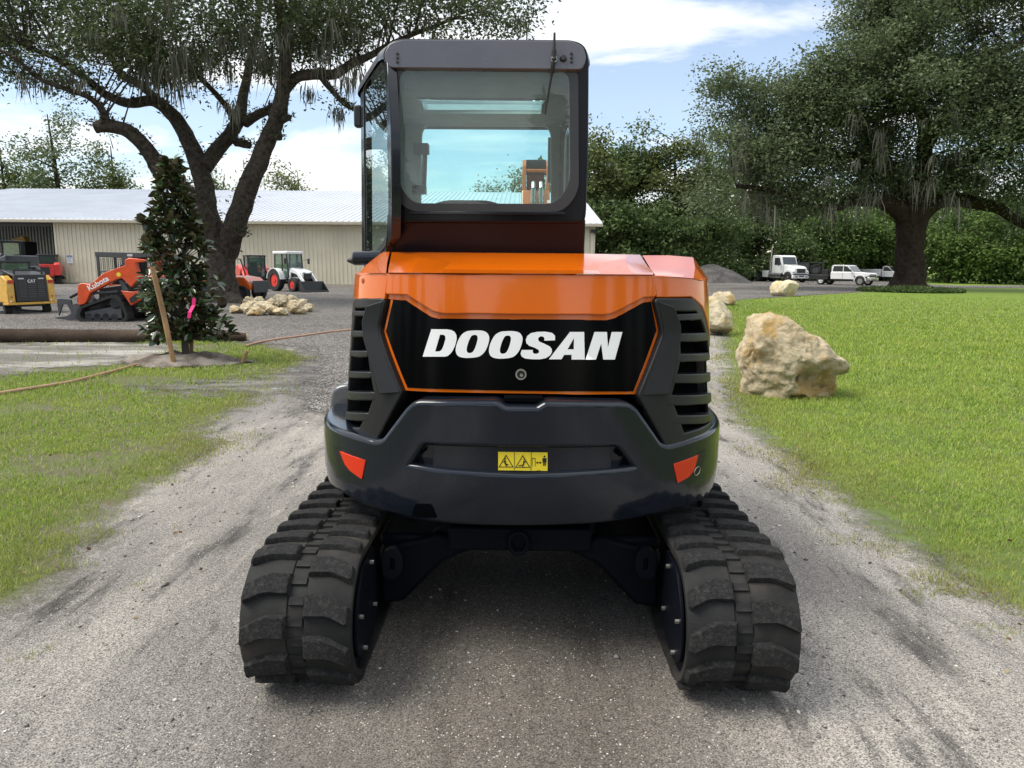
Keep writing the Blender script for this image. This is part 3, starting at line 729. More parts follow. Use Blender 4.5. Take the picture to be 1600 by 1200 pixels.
    # lip under the hood face (turns inward)
    lip = patch(S_hd, tz(S_hd, [(600, 456), (634, 457), (678, 484), (690, 487), (945, 489), (957, 487), (1008, 461), (1027, 460), (1028, 470), (1010, 472), (962, 497), (950, 500), (684, 498), (672, 495), (630, 469), (600, 467)]), [], -.014, .03, .004, .04)
    nobuild(lip, 'lip', ORANGE, hood, O)
    ls = S_hd.hit(553, 434); rs = S_hd.hit(1106, 440)
    tL = S_hd.T[0]+.35; tR = S_hd.T[-1]-.35
    a = tz(S_hd, [(600.5, 429), (597, 466), (570, 466)]); b_ = tz(S_hd, [(553, 432), (551, 466)])
    left = nobuild(patch(S_hd, [(tL, b_[0][1]), a[0], a[1], (b_[1][0], b_[1][1]), (tL, b_[1][1])], [], 0, .03, .006, .04), 'side_panel', ORANGE, R, O)
    c = tz(S_hd, [(1027, 432), (1030, 463), (1085, 462), (1099, 478)]); d_ = tz(S_hd, [(1102, 438)]); zlow = S_hd.hit(1107, 545)[1]
    e_ = tz(S_hd, [(1107, 520)])
    right = nobuild(patch(S_hd, ([(tR, d_[0][1]), (tR, zlow)]+[(p_[0]+dt_, p_[1]) for p_, dt_ in zip(tz(S_hd, [(1107, 545), (1103, 510)]), (.12, .08))]+[(c[3][0]+.02, c[3][1]), c[2], c[1], c[0], d_[0]])[::-1], [], 0, .03, .006, .04), 'side_panel', ORANGE, R, O)
    # screw on the left side panel
    t, z = S_hd.hit(561, 439); mb = MB(); mb.tube(S_hd.pt(t, z, -.004), S_hd.pt(t, z, .003), .013, .010, 14); mb.build('screw', pbr('screw_cap', (.30, .05, .01), .4), left, O)
    # hood top, faceted
    def top_mesh(rows, name, par):
        mb = MB(); V = [tuple(p) for r_ in rows for p in r_]; n = len(rows[0]); F = []
        for i in range(len(rows)-1):
            for j in range(n-1): F.append((i*n+j, i*n+j+1, (i+1)*n+j+1, (i+1)*n+j))
        mb.add(V, F); return mb
    def crest(px, py): return Vector(S_hd.pt(*S_hd.hit(px, py), .006))
    xs = [603, 640, 690, 740, 815, 890, 940, 990, 1024]
    r0 = [crest(x, 426.0+(x-603)*.0075) for x in xs]
    zm = [ (607, 419), (655, 404), (692, 420), (740, 421), (815, 421.5), (890, 422), (934, 422), (976, 407), (1020, 424)]
    r1 = [at(x, y, 2.99) for x, y in zm]
    r2 = [at(x, y, 3.10) for x, y in ((609, 410), (654, 401), (706, 409), (745, 410), (815, 410.5), (890, 411), (925, 411), (978, 404), (1012, 416))]
    r3 = [at(x, y, 3.34) for x, y in ((612, 394), (652, 394), (712, 394.5), (745, 395), (815, 395.5), (890, 396), (922, 396.5), (980, 397.5), (1000, 398))]
    r4 = [p+Vector((0, .5, -.02)) for p in r3]
    ht = top_mesh([r0, r1, r2, r3, r4], 'hood_top', hood)
    ht.build('hood_top', ORANGE, hood, O, ang=8)
    lrow = [[crest(x, y) for x, y in ((553, 431), (575, 427), (599.5, 427))], [at(572, 414, 3.1), at(585, 411, 3.1), at(605, 410, 3.1)], [at(596, 395, 3.34), at(602, 393.5, 3.34), at(609, 393.5, 3.34)], [at(596, 395, 3.34)+Vector((-.06, .55, -.03)), at(602, 393.5, 3.34)+Vector((0, .55, -.03)), at(609, 393.5, 3.34)+Vector((0, .55, -.03))]]
    top_mesh(lrow, 'x', left).build('panel_top', ORANGE, left, O, ang=12)
    rrow = [[crest(x, y) for x, y in ((1028, 431.5), (1065, 433), (1088, 435), (1102, 439))], [at(1017, 421, 3.1), at(1062, 418, 3.1), at(1086, 417, 3.14), Vector(S_hd.pt(d_[0][0]+.06, d_[0][1]+.0, .002))], [at(1004, 399, 3.34), at(1045, 399, 3.34), at(1083, 402, 3.34), Vector(S_hd.pt(d_[0][0]+.26, d_[0][1]+.005, .002))], [at(1004, 398.5, 3.34)+Vector((0, .9, -.0)), at(1045, 398.5, 3.34)+Vector((0, .9, 0)), at(1083, 402, 3.34)+Vector((0, .9, 0)), Vector(S_hd.pt(d_[0][0]+.95, d_[0][1]+.005, .002))]]
    top_mesh(rrow, 'x', right).build('panel_top', ORANGE, right, O, ang=12)
    for ca, cb_ in (([q[-1] for q in lrow], [r0[0], r1[0], r3[0], r4[0]]), ([r0[-1], r1[-1], r3[-1], r4[-1]], [q[0] for q in rrow])):
        V_ = []
        for u_, v_ in zip(ca, cb_): V_ += [tuple(u_+Vector((-.012, .012, -.014))), tuple(v_+Vector((.012, .012, -.014)))]
        sm = MB(); sm.add(V_, [(0, 1, 3, 2), (2, 3, 5, 4), (4, 5, 7, 6)]); sm.build('hood_seam', DARK, R, O)
    pass
    # ---- logo panel, orange trim, lettering, lock
    pan = [(608, 469), (630, 468), (682, 496), (952, 499), (1002, 474), (1022, 473), (1029, 517), (989, 611), (637, 605), (599, 518)]
    tri = [(604, 465), (631, 464), (684, 492), (952, 495), (1002, 470), (1026, 469), (1033, 518), (992, 615.5), (634, 609.5), (595, 518)]
    trim = nobuild(patch(S_hd, tz(S_hd, tri), [], -.018, .02, .003, .05), 'panel_trim', ORANGE, R, O)
    lp = nobuild(patch(S_hd, tz(S_hd, pan), [], -.0145, .003, .001, .05), 'logo_panel', BLACKP, R, O)
    # dark backing so that nothing shows through the gaps
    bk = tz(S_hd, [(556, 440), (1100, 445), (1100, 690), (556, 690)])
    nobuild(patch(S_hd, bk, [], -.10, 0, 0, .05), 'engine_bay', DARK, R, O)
    L = lambda pts, dx=0, dy=0: tz(S_hd, [(640+(x+dx)*350/1600, 500+(y+dy)*120/549) for x, y in pts])
    def curve(pts, k=4):      # closed Catmull-Rom
        out = []; n = len(pts)
        for i in range(n):
            p0, p1, p2, p3 = (np.array(pts[(i+j) % n], float) for j in (-1, 0, 1, 2))
            for q in range(k):
                u = q/k; out.append(tuple(.5*((2*p1)+(-p0+p2)*u+(2*p0-5*p1+4*p2-p3)*u*u+(-p0+3*p1-3*p2+p3)*u**3)))
        return out
    o_out = [(430, 79), (500, 77), (545, 89), (566, 118), (566, 152), (552, 197), (530, 235), (495, 262), (440, 271), (385, 271), (345, 258), (328, 228), (330, 190), (345, 146), (370, 106), (400, 86)]
    o_in = [(455, 109), (475, 111), (484, 127), (480, 160), (465, 205), (448, 231), (425, 238), (409, 229), (406, 205), (418, 160), (436, 121)]
    letters = [
        ([(148, 68), (255, 69), (292, 74), (318, 88), (331, 110), (333, 142), (322, 185), (305, 222), (285, 246), (268, 259), (250, 263), (90, 263)], [[(212, 107), (236, 107), (250, 116), (252, 138), (240, 183), (228, 212), (212, 226), (179, 227)]], 0, 0),
        (curve(o_out), [curve(o_in)], 0, 0), (curve(o_out), [curve(o_in)], 239, 5),
        ([(1040, 147), (963, 150), (964, 132), (955, 121), (938, 118), (922, 127), (918, 142), (926, 156), (965, 173), (1000, 190), (1016, 208), (1017, 232), (1002, 256), (972, 274), (930, 282), (880, 282), (825, 276), (800, 262), (793, 242), (801, 216), (881, 216), (879, 232), (890, 243), (912, 243), (926, 232), (922, 216), (895, 200), (855, 186), (834, 168), (830, 143), (842, 115), (868, 96), (912, 87), (970, 86), (1018, 94), (1040, 114)], [], 0, 0),
        ([(1148, 88), (1250, 88), (1252, 284), (1158, 284), (1158, 250), (1105, 250), (1085, 282), (995, 282)], [[(1176, 130), (1174, 212), (1129, 212)]], 0, 0),
        ([(1325, 88), (1415, 88), (1420, 200), (1450, 88), (1527, 88), (1468, 284), (1385, 284), (1372, 170), (1332, 284), (1258, 284)], [], 0, 0)]
    for po, ho, dx, dy in letters:
        nobuild(patch(S_hd, L(po, dx, dy), [L(h, dx, dy) for h in ho], -.0115, .002, 0, .03), 'letter', WHT, lp, O)
    t, z = S_hd.hit(814, 585); mb = MB(); yc = S_hd.pt(t, z, -.0145); mb.ring('y', yc, .0155, .021, -.006, .003, 24)
    lk = mb.build('lock', STEEL, R, O); mb = MB(); mb.tube((yc[0], yc[1], yc[2]), (yc[0], yc[1]-.003, yc[2]), .015, .015, 20); mb.build('lock_face', BLK, lk, O)
    mb = MB(); mb.tube((yc[0]+.002, yc[1], yc[2]-.003), (yc[0]+.002, yc[1]-.006, yc[2]-.003), .0065, .006, 14); mb.build('keyhole', STEEL, lk, O)
    # latch pocket below the panel
    mb = MB(); p = at(818, 624, 2.74); mb.box(p.x-.075, p.x+.075, p.y-.004, p.y+.1, p.z-.014, p.z+.010); mb.build('latch_pocket', DARK, R, O, .006)
    # ---- louvred grilles
    def grille(frame, opening, pillar, slats, name='side_grille'):
        S = S_gr
        g = nobuild(patch(S, rnd(tz(S, frame), .012, 3), [tz(S, opening)], .012, .12, .008, .035), name, MATTE, R, O)
        inn, out_ = pillar; pm_ = MB(); k_ = len(inn); V_ = []
        for lst, of in ((inn, .0135), (out_, .040), (out_, .008)):
            for px, py in lst: V_.append(S.pt(*S.hit(px, py), of))
        pm_.add(V_, [(i, i+1, k_+i+1, k_+i) for i in range(k_-1)]+[(k_+i, k_+i+1, 2*k_+i+1, 2*k_+i) for i in range(k_-1)]+[(0, k_, 2*k_), (k_-1, 2*k_-1, 3*k_-1)])
        pm_.build('pillar', MATTE, g, O, .004, ang=18)
        for sl_ in slats:
            nobuild(patch(S, tz(S, sl_), [], .013, .075, .006, .03), 'slat', MATTE, g, O)
        return g
    frL = [(547, 474), (556, 468), (599, 469), (596.5, 484), (592, 508), (594, 521), (631, 612), (627, 622), (599, 686), (567, 677), (548, 668)]
    opL = [(556, 479), (578, 479), (576, 500), (576, 524), (592, 600), (596, 616), (588, 645), (576, 671), (556, 666)]
    plL = ([(598, 470), (593, 508), (595, 522), (631, 612)], [(581, 478), (577, 502), (580, 526), (607, 613)])
    slL = []
    for y, h, x1 in ((488, 4, 577), (519, 6, 576), (550, 6, 580), (582, 6, 587), (613, 9, 595), (645, 9, 588), (668, 7, 577)):
        slL.append([(546.5, y-1), (x1, y), (x1, y+h), (546.5, y+h-1)])
    grille(frL, opL, plL, slL)
    frR = [(1026, 469), (1087, 468), (1096, 475), (1103, 508), (1107, 553), (1109, 600), (1109, 663), (1052, 687), (1031, 692), (995, 616), (1035, 524), (1034.5, 511)]
    opR = [(1052, 484), (1087, 484), (1097, 506), (1102, 555), (1104, 600), (1104, 654), (1055, 676), (1039, 619), (1057, 560), (1058, 520)]
    plR = ([(1028, 470), (1034.5, 511), (1035, 524), (998, 616)], [(1047, 479), (1054, 506), (1054, 526), (1034, 613)])
    slR = []
    for x0, y, x1, h in ((1054, 493, 1094, 7), (1058, 523, 1101, 9), (1053, 554, 1104, 9), (1046, 585, 1106, 11), (1036, 617, 1106, 12), (1042, 648, 1106, 10)):
        slR.append([(x0, y), (x1, y-2), (x1+1, y+h-3), (x0, y+h)])
    grille(frR, opR, plR, slR)
    for gx, e1, e2 in (((549, 592), .14, 0), ((1040, 1104), 0, .6)):
        q4 = tz(S_gr, [(gx[0], 480), (gx[1], 480), (gx[1], 670), (gx[0], 670)]); q4 = [(q4[0][0]-e1, q4[0][1]), (q4[1][0]+e2, q4[1][1]), (q4[2][0]+e2, q4[2][1]), (q4[3][0]-e1, q4[3][1])]
        nobuild(patch(S_gr, q4, [], -.045, 0, 0, .05), 'grille_back', DARK, R, O)
    g0 = S_gr.hit(1107, 560); g1 = S_gr.hit(1107, 484)[1]; g2 = S_gr.hit(1107, 668)[1]
    nobuild(patch(S_gr, [(g0[0]+.015, g2), (g0[0]+.6, g2), (g0[0]+.6, g1), (g0[0]+.015, g1)], [], -.002, .01, 0, .05, back=True), 'grille_return', MATTE, R, O)
    for py in (510, 541, 571, 603, 635):
        p0, p1 = S_gr.hit(1060, py), S_gr.hit(1092, py-2)
        mb = MB(); mb.path([S_gr.pt(*p0, -.07), S_gr.pt(*p1, -.07), S_gr.pt(p1[0], p1[1]-.03, -.07)], .0015, 5); mb.build('grille_wire', GREYIN, R, O)
    # side covers beside the grilles
    Lc = Plane(at(535, 630, 3.5), (1, 0, 0), (0, 0, 1))
    nobuild(patch(Lc, rnd(tz(Lc, [(519, 652), (523, 613), (532, 608), (552, 606), (560, 655)]), .02, 3), [], 0, .5, .02, .1), 'side_cover', pbr('grey_cover', (.10, .105, .115), .22, coat=.5), R, O)
    mb = MB(); p = at(545, 606, 3.52); mb.box(p.x-.04, p.x+.08, p.y, p.y+.2, p.z-.006, p.z+.012); mb.build('cover_seal', BLK, R, O)
    mb = MB(); mb.box(.80, .865, 3.35, 4.3, .80, .99); mb.build('side_cover', NAVY, R, O, .02)
    for zz in (.62+.28, .62+.16):
        mb = MB(); mb.tube((.872, 3.42, zz), (.885, 3.42, zz), .012); mb.build('bolt', BLK, R, O)
    # ---- deck and body fill in front of the tail
    mb = MB(); mb.box(-.60, .66, 3.06, 4.5, .70, 1.50); mb.build('body_core', DARK, R, O)
    mb = MB(); mb.box(-.90, .86, 3.7, 4.75, .66, .86); mb.build('deck', NAVY, R, O, .03)
    # ---- cab
    cab = None
    PC = rear_plane(3.35)
    outer = tz(PC, [(607, 344), (611, 330), (609, 110), (601, 84), (609, 70), (626, 64), (893, 66), (910, 72), (916, 88), (915, 250), (912, 330), (910, 345)])
    hole = rnd(tz(PC, [(615, 101), (899, 103), (900, 296), (878, 328), (640, 327), (616, 300)]), .065, 6); brd = rnd(tz(PC, [(623, 108), (891, 110), (892, 289), (869, 320), (644, 319), (624, 292)]), .055, 6)
    cab = nobuild(patch(PC, rnd(outer, .03, 3), [hole], 0, .13, .012, .12), 'cab_frame', NAVYL, R, O)
    mb = patch(PC, rnd(tz(PC, [(612, 99), (903, 101), (904, 300), (880, 331), (640, 330), (614, 306)]), .07, 6), [rnd(tz(PC, [(624, 109), (890, 111), (891, 288), (868, 319), (645, 318), (625, 291)]), .055, 6)], .006, .006, .001, .1)
    hs = [(x*.985-.0025, z) for x, z in hole]; cxh = sum(p[0] for p in hole)/len(hole); czh = sum(p[1] for p in hole)/len(hole); hs = [(cxh+(x-cxh)*.985, czh+(z-czh)*.985) for x, z in hole]; hb = [(cxh+(x-cxh)*1.03, czh+(z-czh)*1.03) for x, z in hole]
    nobuild(patch(PC, hb, [brd], -.004, .12, 0, .12), 'window_lining', GREYIN, cab, O)
    rw = nobuild(patch(PC, rnd(tz(PC, [(614, 101), (901, 103), (902, 299), (879, 329), (641, 328), (616, 305)]), .065, 6), [], .0045, 0, 0, .3), 'rear_window', GLASS_R, R, O)
    nobuild(mb, 'window_border', RIMM, rw, O)
    sill = tz(PC, [(640, 331), (880, 332), (884, 335), (640, 334)])
    nobuild(patch(PC, sill, [], .010, .01, .002, .2), 'window_sill', NAVY, cab, O)
    z0_ = PC.hit(760, 338)[1]; PT = Plane((0, 3.352, z0_), (1, 0, 0), (0, -.30, .954))
    lo_ = tz(PT, [(603, 410), (606, 392), (609, 338), (911, 340), (909, 392), (909, 412)])
    lpn = nobuild(patch(PT, rnd(lo_[::-1] if False else lo_, .02, 3), [], 0, .10, .012, .12), 'lower_panel', NAVYL, cab, O)
    zh0, zh1 = PC.hit(760, 99)[1], PC.hit(760, 66)[1]; PH = Plane((0, 3.322, zh0), (1, 0, 0), (0, .16, .987))
    hd_ = tz(PH, [(609, 104), (601, 86), (609, 69), (630, 63), (892, 65), (910, 73), (915, 90), (909, 107)])
    nobuild(patch(PH, rnd(hd_, .015, 3), [], 0, .03, .004, .12), 'roof_header', GREYFR, cab, O)
    for x0 in (621, 893):
        for y0 in (84, 90.5, 97):
            q = PH.hit(x0, y0); mb = MB(); mb.tube(PH.pt(*q, 0), PH.pt(*q, .006), .0065, .005, 10); mb.build('bolt', BLK, cab, O)
    q = PH.hit(880, 91.5); mb = MB(); mb.tube(PH.pt(*q, 0), PH.pt(*q, .012), .016, .012, 16); mb.build('lamp_plug', BLK, cab, O, .002)
    # roof
    zt = PC.hit(760, 63)[1]; xl, xr = PC.hit(598, 80)[0], PC.hit(916, 80)[0]
    zc = zt-.07
    HT = Plane((0, 0, zt-.004), (1, 0, 0), (0, 1, 0)); HC = Plane((0, 0, zc), (1, 0, 0), (0, -1, 0))
    skc = tz(HC, [(650, 152), (855, 154), (850, 178), (664, 177)]); tp_ = tz(HT, [(650, 152), (855, 154), (850, 178), (664, 177)]); skt = [(skc[0][0]-.03, -skc[0][1]), (skc[1][0]+.03, -skc[1][1]), (tp_[2][0]+.03, tp_[2][1]+.05), (tp_[3][0]-.05, tp_[3][1]+.05)]
    ou = rnd([(xl+.03, 3.40), (xr-.03, 3.40), (xr-.03, 5.0), (-.83, 5.0), (-.83, 4.07)], .05, 3)
    roof = nobuild(patch(HT, ou, [skt], 0, .012, .055, .15), 'roof', GREYFR, R, O)
    nobuild(patch(HT, skt, [], -.03, 0, 0, .3), 'skylight', GLASS_C, roof, O)
    # headlining with skylight
    outer = [(-.86, -4.95), (xr-.02, -4.95), (xr-.02, -3.36), (xl+.02, -3.36)]
    nobuild(patch(HC, outer, [skc], 0, .02, 0, .3), 'headlining', GREYIN, R, O)
    # front frame and windscreen
    PF = rear_plane(4.90)
    zfb = .9
    fo = [(-.875, zfb), (xr, zfb), (xr, zc+.02), (-.875, zc+.02)]
    fh = rnd(tz(PF, [(657, 191), (862, 193), (862, 345), (655, 345)]), .085, 6)
    ff = nobuild(patch(PF, fo, [fh], 0, .06, .004, .2), 'front_frame', GREYIN, R, O)
    nobuild(patch(PF, tz(PF, [(650, 184), (868, 186), (868, 350), (650, 350)]), [], -.03, 0, 0, .4), 'windscreen', GLASS_C, ff, O)
    # right side wall with window
    PS = Plane((xr-.012, 3.50, 0), (0, 1, 0), (0, 0, 1))
    nobuild(patch(PS, [(0, .95), (1.40, .95), (1.40, zc+.03), (0, zc+.03)], [rnd([(.16, 1.62), (1.28, 1.62), (1.28, zc-.1), (.16, zc-.1)], .06)], 0, .02, 0, .2), 'cab_side', NAVY, R, O)
    mb = MB(); mb.box(xr-.045, xr-.035, 3.60, 4.88, .95, 1.60); mb.box(xr-.05, xr-.04, 3.48, 3.60, 1.8, zc); mb.build('side_lining', GREYIN, R, O)
    nobuild(patch(PS, [(.14, 1.60), (1.30, 1.60), (1.30, zc-.08), (.14, zc-.08)], [], .008, 0, 0, .4), 'side_window', GLASS_S, R, O)
    # left side: slanting door with glass
    a0 = Vector(PC.pt(PC.hit(606, 250)[0]-.0, 0, 0)); a0 = Vector((a0.x-.012, 3.372, 0)); p1 = at(563.5, 260, 4.05); a1 = Vector((p1.x, 4.05, 0))
    PD = Plane(a1, (a0-a1), (0, 0, 1))
    fo = tz(PD, [(566.5, 124), (563.5, 135), (564.5, 250), (565.5, 405), (590, 412), (598, 396), (611, 368), (611.5, 330), (610, 200), (604, 100), (598.5, 83)])
    fi = rnd(tz(PD, [(570, 130), (567.5, 138), (568.5, 250), (569.5, 400), (583, 398), (605, 371), (607, 330), (606, 220), (601, 106), (596, 94)]), .02, 3)
    fo = fo if sum(fo[i][0]*fo[(i+1) % len(fo)][1]-fo[(i+1) % len(fo)][0]*fo[i][1] for i in range(len(fo))) > 0 else fo[::-1]
    door = nobuild(patch(PD, fo, [fi], 0, .035, .006, .15), 'door', NAVY, R, O)
    nobuild(patch(PD, fi, [], -.006, 0, 0, .3), 'door_glass', GLASS_S, door, O)
    mb = MB(); q = at(558.5, 183, 4.1); mb.box(q.x-.012, q.x+.03, 4.06, 4.12, q.z-.055, q.z+.055); mb.build('door_hinge', BLK, door, O, .008)
    bw = tz(PD, [(583, 398), (605, 371), (604, 384), (590, 402)])
    nobuild(patch(PD, bw, [], .004, .01, 0, .2), 'door_seal', BLK, door, O)
    PL2 = Plane((-.868, 4.95, 0), (0, -1, 0), (0, 0, 1))
    nobuild(patch(PL2, [(0, .95), (.88, .95), (.88, zc+.05), (0, zc+.05)], [[(.10, 1.2), (.80, 1.2), (.80, zc-.07), (.10, zc-.07)]], 0, .03, 0, .2), 'cab_side', NAVY, R, O)
    # door stop with rubber cone
    mb = MB(); p = at(575, 404, 3.55); mb.tube((p.x-.07, p.y, p.z), (p.x+.12, p.y, p.z+.005), .033, .033, 16); st = mb.build('door_catch', NAVY, R, O, .006)
    mb = MB(); c0 = at(546.5, 407, 3.55); mb.tube((c0.x-.012, c0.y, c0.z), (c0.x+.02, c0.y, c0.z), .006, .021, 14); mb.tube((c0.x+.02, c0.y, c0.z), (c0.x+.024, c0.y, c0.z), .021, .021, 14); mb.tube((c0.x+.02, c0.y, c0.z), (p.x-.06, c0.y, c0.z), .006, .006, 8); mb.build('rubber_stop', BLK, st, O)
    # grab handle inside, seat
    mb = MB(); h0, h1 = at(664, 237, 4.82), at(662, 295, 4.82); mb.path([h0+Vector((-.05, .05, 0)), h0, h1, h1+Vector((-.05, .05, 0))], .017, 8); mb.box(h0.x-.07, h0.x+.02, 4.80, 4.89, h0.z-.01, h0.z+.05); mb.box(h1.x-.07, h1.x+.01, 4.80, 4.89, h1.z-.03, h1.z+.02); mb.build('grab_handle', BLK, R, O)
    s0 = at(730, 313, 3.85); mb = MB()
    mb.prism('y', rnd([(s0.x-.25, 1.15), (s0.x+.25, 1.15), (s0.x+.22, s0.z-.04), (s0.x+.12, s0.z), (s0.x-.12, s0.z), (s0.x-.22, s0.z-.04)], .08), 3.82, 3.94); mb.box(s0.x-.25, s0.x+.25, 3.9, 4.35, 1.1, 1.22); mb.build('seat', BLK, R, O, .02)
    for lx in (-.42, .08):
        q = at(700, 320, 4.25); mb = MB(); mb.tube((q.x+lx*.9+.1, 4.25, 1.2), (q.x+lx*.9+.1, 4.22, 1.66), .012, .012, 8); mb.ball((q.x+lx*.9+.1, 4.22, 1.69), (.022, .022, .035)); mb.build('control_lever', BLK, R, O)
    q = PC.hit(857, 315); patch(PC, [(q[0]-.006, q[1]-.006), (q[0]+.006, q[1]-.006), (q[0]+.006, q[1]+.006), (q[0]-.006, q[1]+.006)], [], .006, 0, 0, .1, mb := MB()); nobuild(mb, 'sticker', WHT, rw, O)
    # antenna, and a thin tapering rod down over the glass
    q0 = Vector(PH.pt(*PH.hit(865.5, 94), .010)); q1 = at(866.5, 51, 3.31)
    mb = MB(); mb.path([q0, q0+(q1-q0)*.35, q0+(q1-q0)*.37, q1], [.010, .010, .0065, .0045], 10); mb.ball(q0, (.014, .012, .012)); an = mb.build('antenna', BLK, R, O)
    q2 = Vector(PC.pt(*PC.hit(851.5, 180), .016)); qm = q0.lerp(q2, .35)
    mb = MB(); mb.path([q0, q0.lerp(q2, .2), q0.lerp(q2, .22), qm, q2], [.009, .009, .006, .0055, .003], 8); mb.build('antenna_line', BLK, an, O)
    mb = MB(); mb.ring('y', tuple(q0), .010, .0135, -.006, .003, 18); mb.build('antenna_ring', STEEL, an, O)
    # ---- boom in front, seen through the cab
    bm_ = MB()
    def bp(px, py, Y=6.0): return at(px, py, Y)
    for xa, xb in ((816, 822), (853, 858)):
        l, r_ = bp(xa, 280).x, bp(xb, 280).x; z0, z1 = bp(820, 325).z, bp(820, 251).z
        bm_.prism('x', [(5.85, z0), (6.2, z0), (6.12, z1-.03), (6.05, z1), (5.96, z1), (5.9, z1-.05)], l, r_)
    zc_ = bp(835, 269).z; bm_.box(bp(820, 269).x, bp(855, 269).x, 5.9, 6.1, zc_-.012, zc_+.012)
    boom = bm_.build('boom', ORANGE, R, O, .006)
    mb = MB(); xa, xb = bp(822, 260).x, bp(853, 260).x; mb.tube((xa, 6.03, bp(837, 261).z), (xb, 6.03, bp(837, 261).z), .06, .06, 16); mb.build('pin', NAVY2, boom, O)
    mb = MB(); mb.prism('x', [(5.05, .95), (5.2, .85), (6.12, 1.75), (6.2, bp(820, 300).z), (5.85, bp(820, 300).z), (5.6, 1.7)], bp(815, 300).x, bp(858, 300).x); mb.build('boom_lower', ORANGE, boom, O, .01)
    for x in (833, 845):
        b0 = bp(x, 322, 5.8); mb = MB(); mb.tube(b0, b0+Vector((0, 0, .09)), .017, .017, 10); mb.tube(b0+Vector((0, 0, .03)), b0+Vector((0, 0, .05)), .023, .023, 10); mb.tube(b0+Vector((0, 0, .075)), b0+Vector((0, 0, .13)), .021, .021, 10)
        mb.path([b0+Vector((0, 0, .13)), b0+Vector((0, .03, .17)), b0+Vector((0, .12, .19)), b0+Vector((0, .25, .12))], .016, 8); mb.build('hose_fitting', STEEL, boom, O)
    ax = bp(837, 261).x
    mb = MB(); mb.prism('x', [(6.0, bp(837, 265).z), (6.15, bp(837, 265).z-.02), (7.2, 1.0), (7.3, .55), (7.1, .5), (6.9, .95)], ax-.07, ax+.07); mb.build('dipper_arm', ORANGE, boom, O, .01)
    mb = MB(); out = [(7.05, .6), (7.35, .62), (7.55, .35), (7.45, .08), (7.0, .03), (6.75, .12), (7.05, .14), (7.3, .2), (7.33, .4)]; mb.prism('x', out, ax-.28, ax+.28); mb.build('bucket', NAVY2, boom, O)
    # mirror-side bits seen through the glass at right
    mb = MB(); mb.tube(bp(859, 215, 5.3), bp(858, 285, 5.3), .012, .012, 8); mb.build('grab_rail', BLK, R, O)
    # ---- undercarriage
    def track(sx):
        xi, xo = .592*sx, .988*sx; yr, yf, zc0, r = 2.65, 4.62, .286, .245
        # centreline path
        pth = []
        for a in np.linspace(-math.pi/2, -3*math.pi/2, 19): pth.append((yr+r*math.cos(a), zc0+r*math.sin(a)))
        for k in range(1, 16): f = k/16; pth.append((yr+(yf-yr)*f, zc0+r-.012*math.sin(math.pi*f)))
        for a in np.linspace(math.pi/2, -math.pi/2, 19): pth.append((yf+r*math.cos(a), zc0+r*math.sin(a)))
        for k in range(1, 16): f = k/16; pth.append((yf+(yr-yf)*f, zc0-r))
        Pp = np.array(pth); n = len(Pp); tg = np.roll(Pp, -1, 0)-np.roll(Pp, 1, 0); tg /= np.hypot(*tg.T)[:, None]; nr = np.column_stack([tg[:, 1], -tg[:, 0]])
        cen = Pp.mean(0); s_ = np.sign(((Pp-cen)*nr).sum(1)); nr *= s_[:, None]
        lo, hi = min(xi, xo), max(xi, xo); gi0 = lo+(hi-lo)*.425; gi1 = lo+(hi-lo)*.575
        prof = [(lo, -.03), (lo, -.006), (lo+.008, 0), (gi0-.004, 0), (gi0, -.006), (gi1, -.006), (gi1+.004, 0), (hi-.008, 0), (hi, -.006), (hi, -.03)]
        V = []; F = []; k = len(prof)
        for i in range(n):
            for x, o in prof: V.append((x, Pp[i, 0]+nr[i, 0]*o, Pp[i, 1]+nr[i, 1]*o))
        for i in range(n):
            for j in range(k): a = i*k+j; b = i*k+(j+1) % k; c = ((i+1) % n)*k+(j+1) % k; d = ((i+1) % n)*k+j; F.append((a, b, c, d))
        mb = MB(); mb.add(V, F); belt = mb.build('rubber_track', RUB, R, O, ang=40)
        # lugs along the belt
        seg = np.hypot(*(np.roll(Pp, -1, 0)-Pp).T); cum = np.r_[0, np.cumsum(seg)]; Ltot = cum[-1]; N = 38; pit = Ltot/N
        def loc(sv):
            sv %= Ltot; i = int(np.searchsorted(cum, sv, 'right')-1); i = min(i, n-1); f = (sv-cum[i])/seg[i]; j = (i+1) % n
            p = Pp[i]*(1-f)+Pp[j]*f; t_ = tg[i]*(1-f)+tg[j]*f; t_ /= np.hypot(*t_); q = nr[i]*(1-f)+nr[j]*f; q /= np.hypot(*q); return p, t_, q
        p0, t0, q0 = loc(.3); up_sign = 1 if q0[1] > 0 else -1
        def lugmesh(side):   # u across (0 at the groove), v along the belt, h outwards
            w = gi0-lo-.012
            o2 = [(0, -.036), (0, .038), (w*.40, .040), (w*.62, .028), (w*.98, -.004), (w, -.022), (w, -.058), (w*.95, -.064), (w*.62, -.040), (w*.45, -.034)]
            V = []; nn = len(o2); cu = sum(p[0] for p in o2)/nn; cv = sum(p[1] for p in o2)/nn
            for h, sc in ((-.004, 1.08), (.013, 1.03), (.020, .99), (.0225, .94)):
                for u, v in o2: V.append((side*(.004+cu+(u-cu)*sc), cv+(v-cv)*sc, h+random.uniform(-.001, .001)))
            F = []
            for l in range(3):
                for j in range(nn): F.append((l*nn+j, l*nn+(j+1) % nn, (l+1)*nn+(j+1) % nn, (l+1)*nn+j))
            F.append(tuple(3*nn+j for j in range(nn)))
            m_ = bpy.data.meshes.new('tread_lug'); m_.from_pydata(V, [], F); b2 = bmesh.new(); b2.from_mesh(m_); bmesh.ops.recalc_face_normals(b2, faces=b2.faces); b2.to_mesh(m_); b2.free()
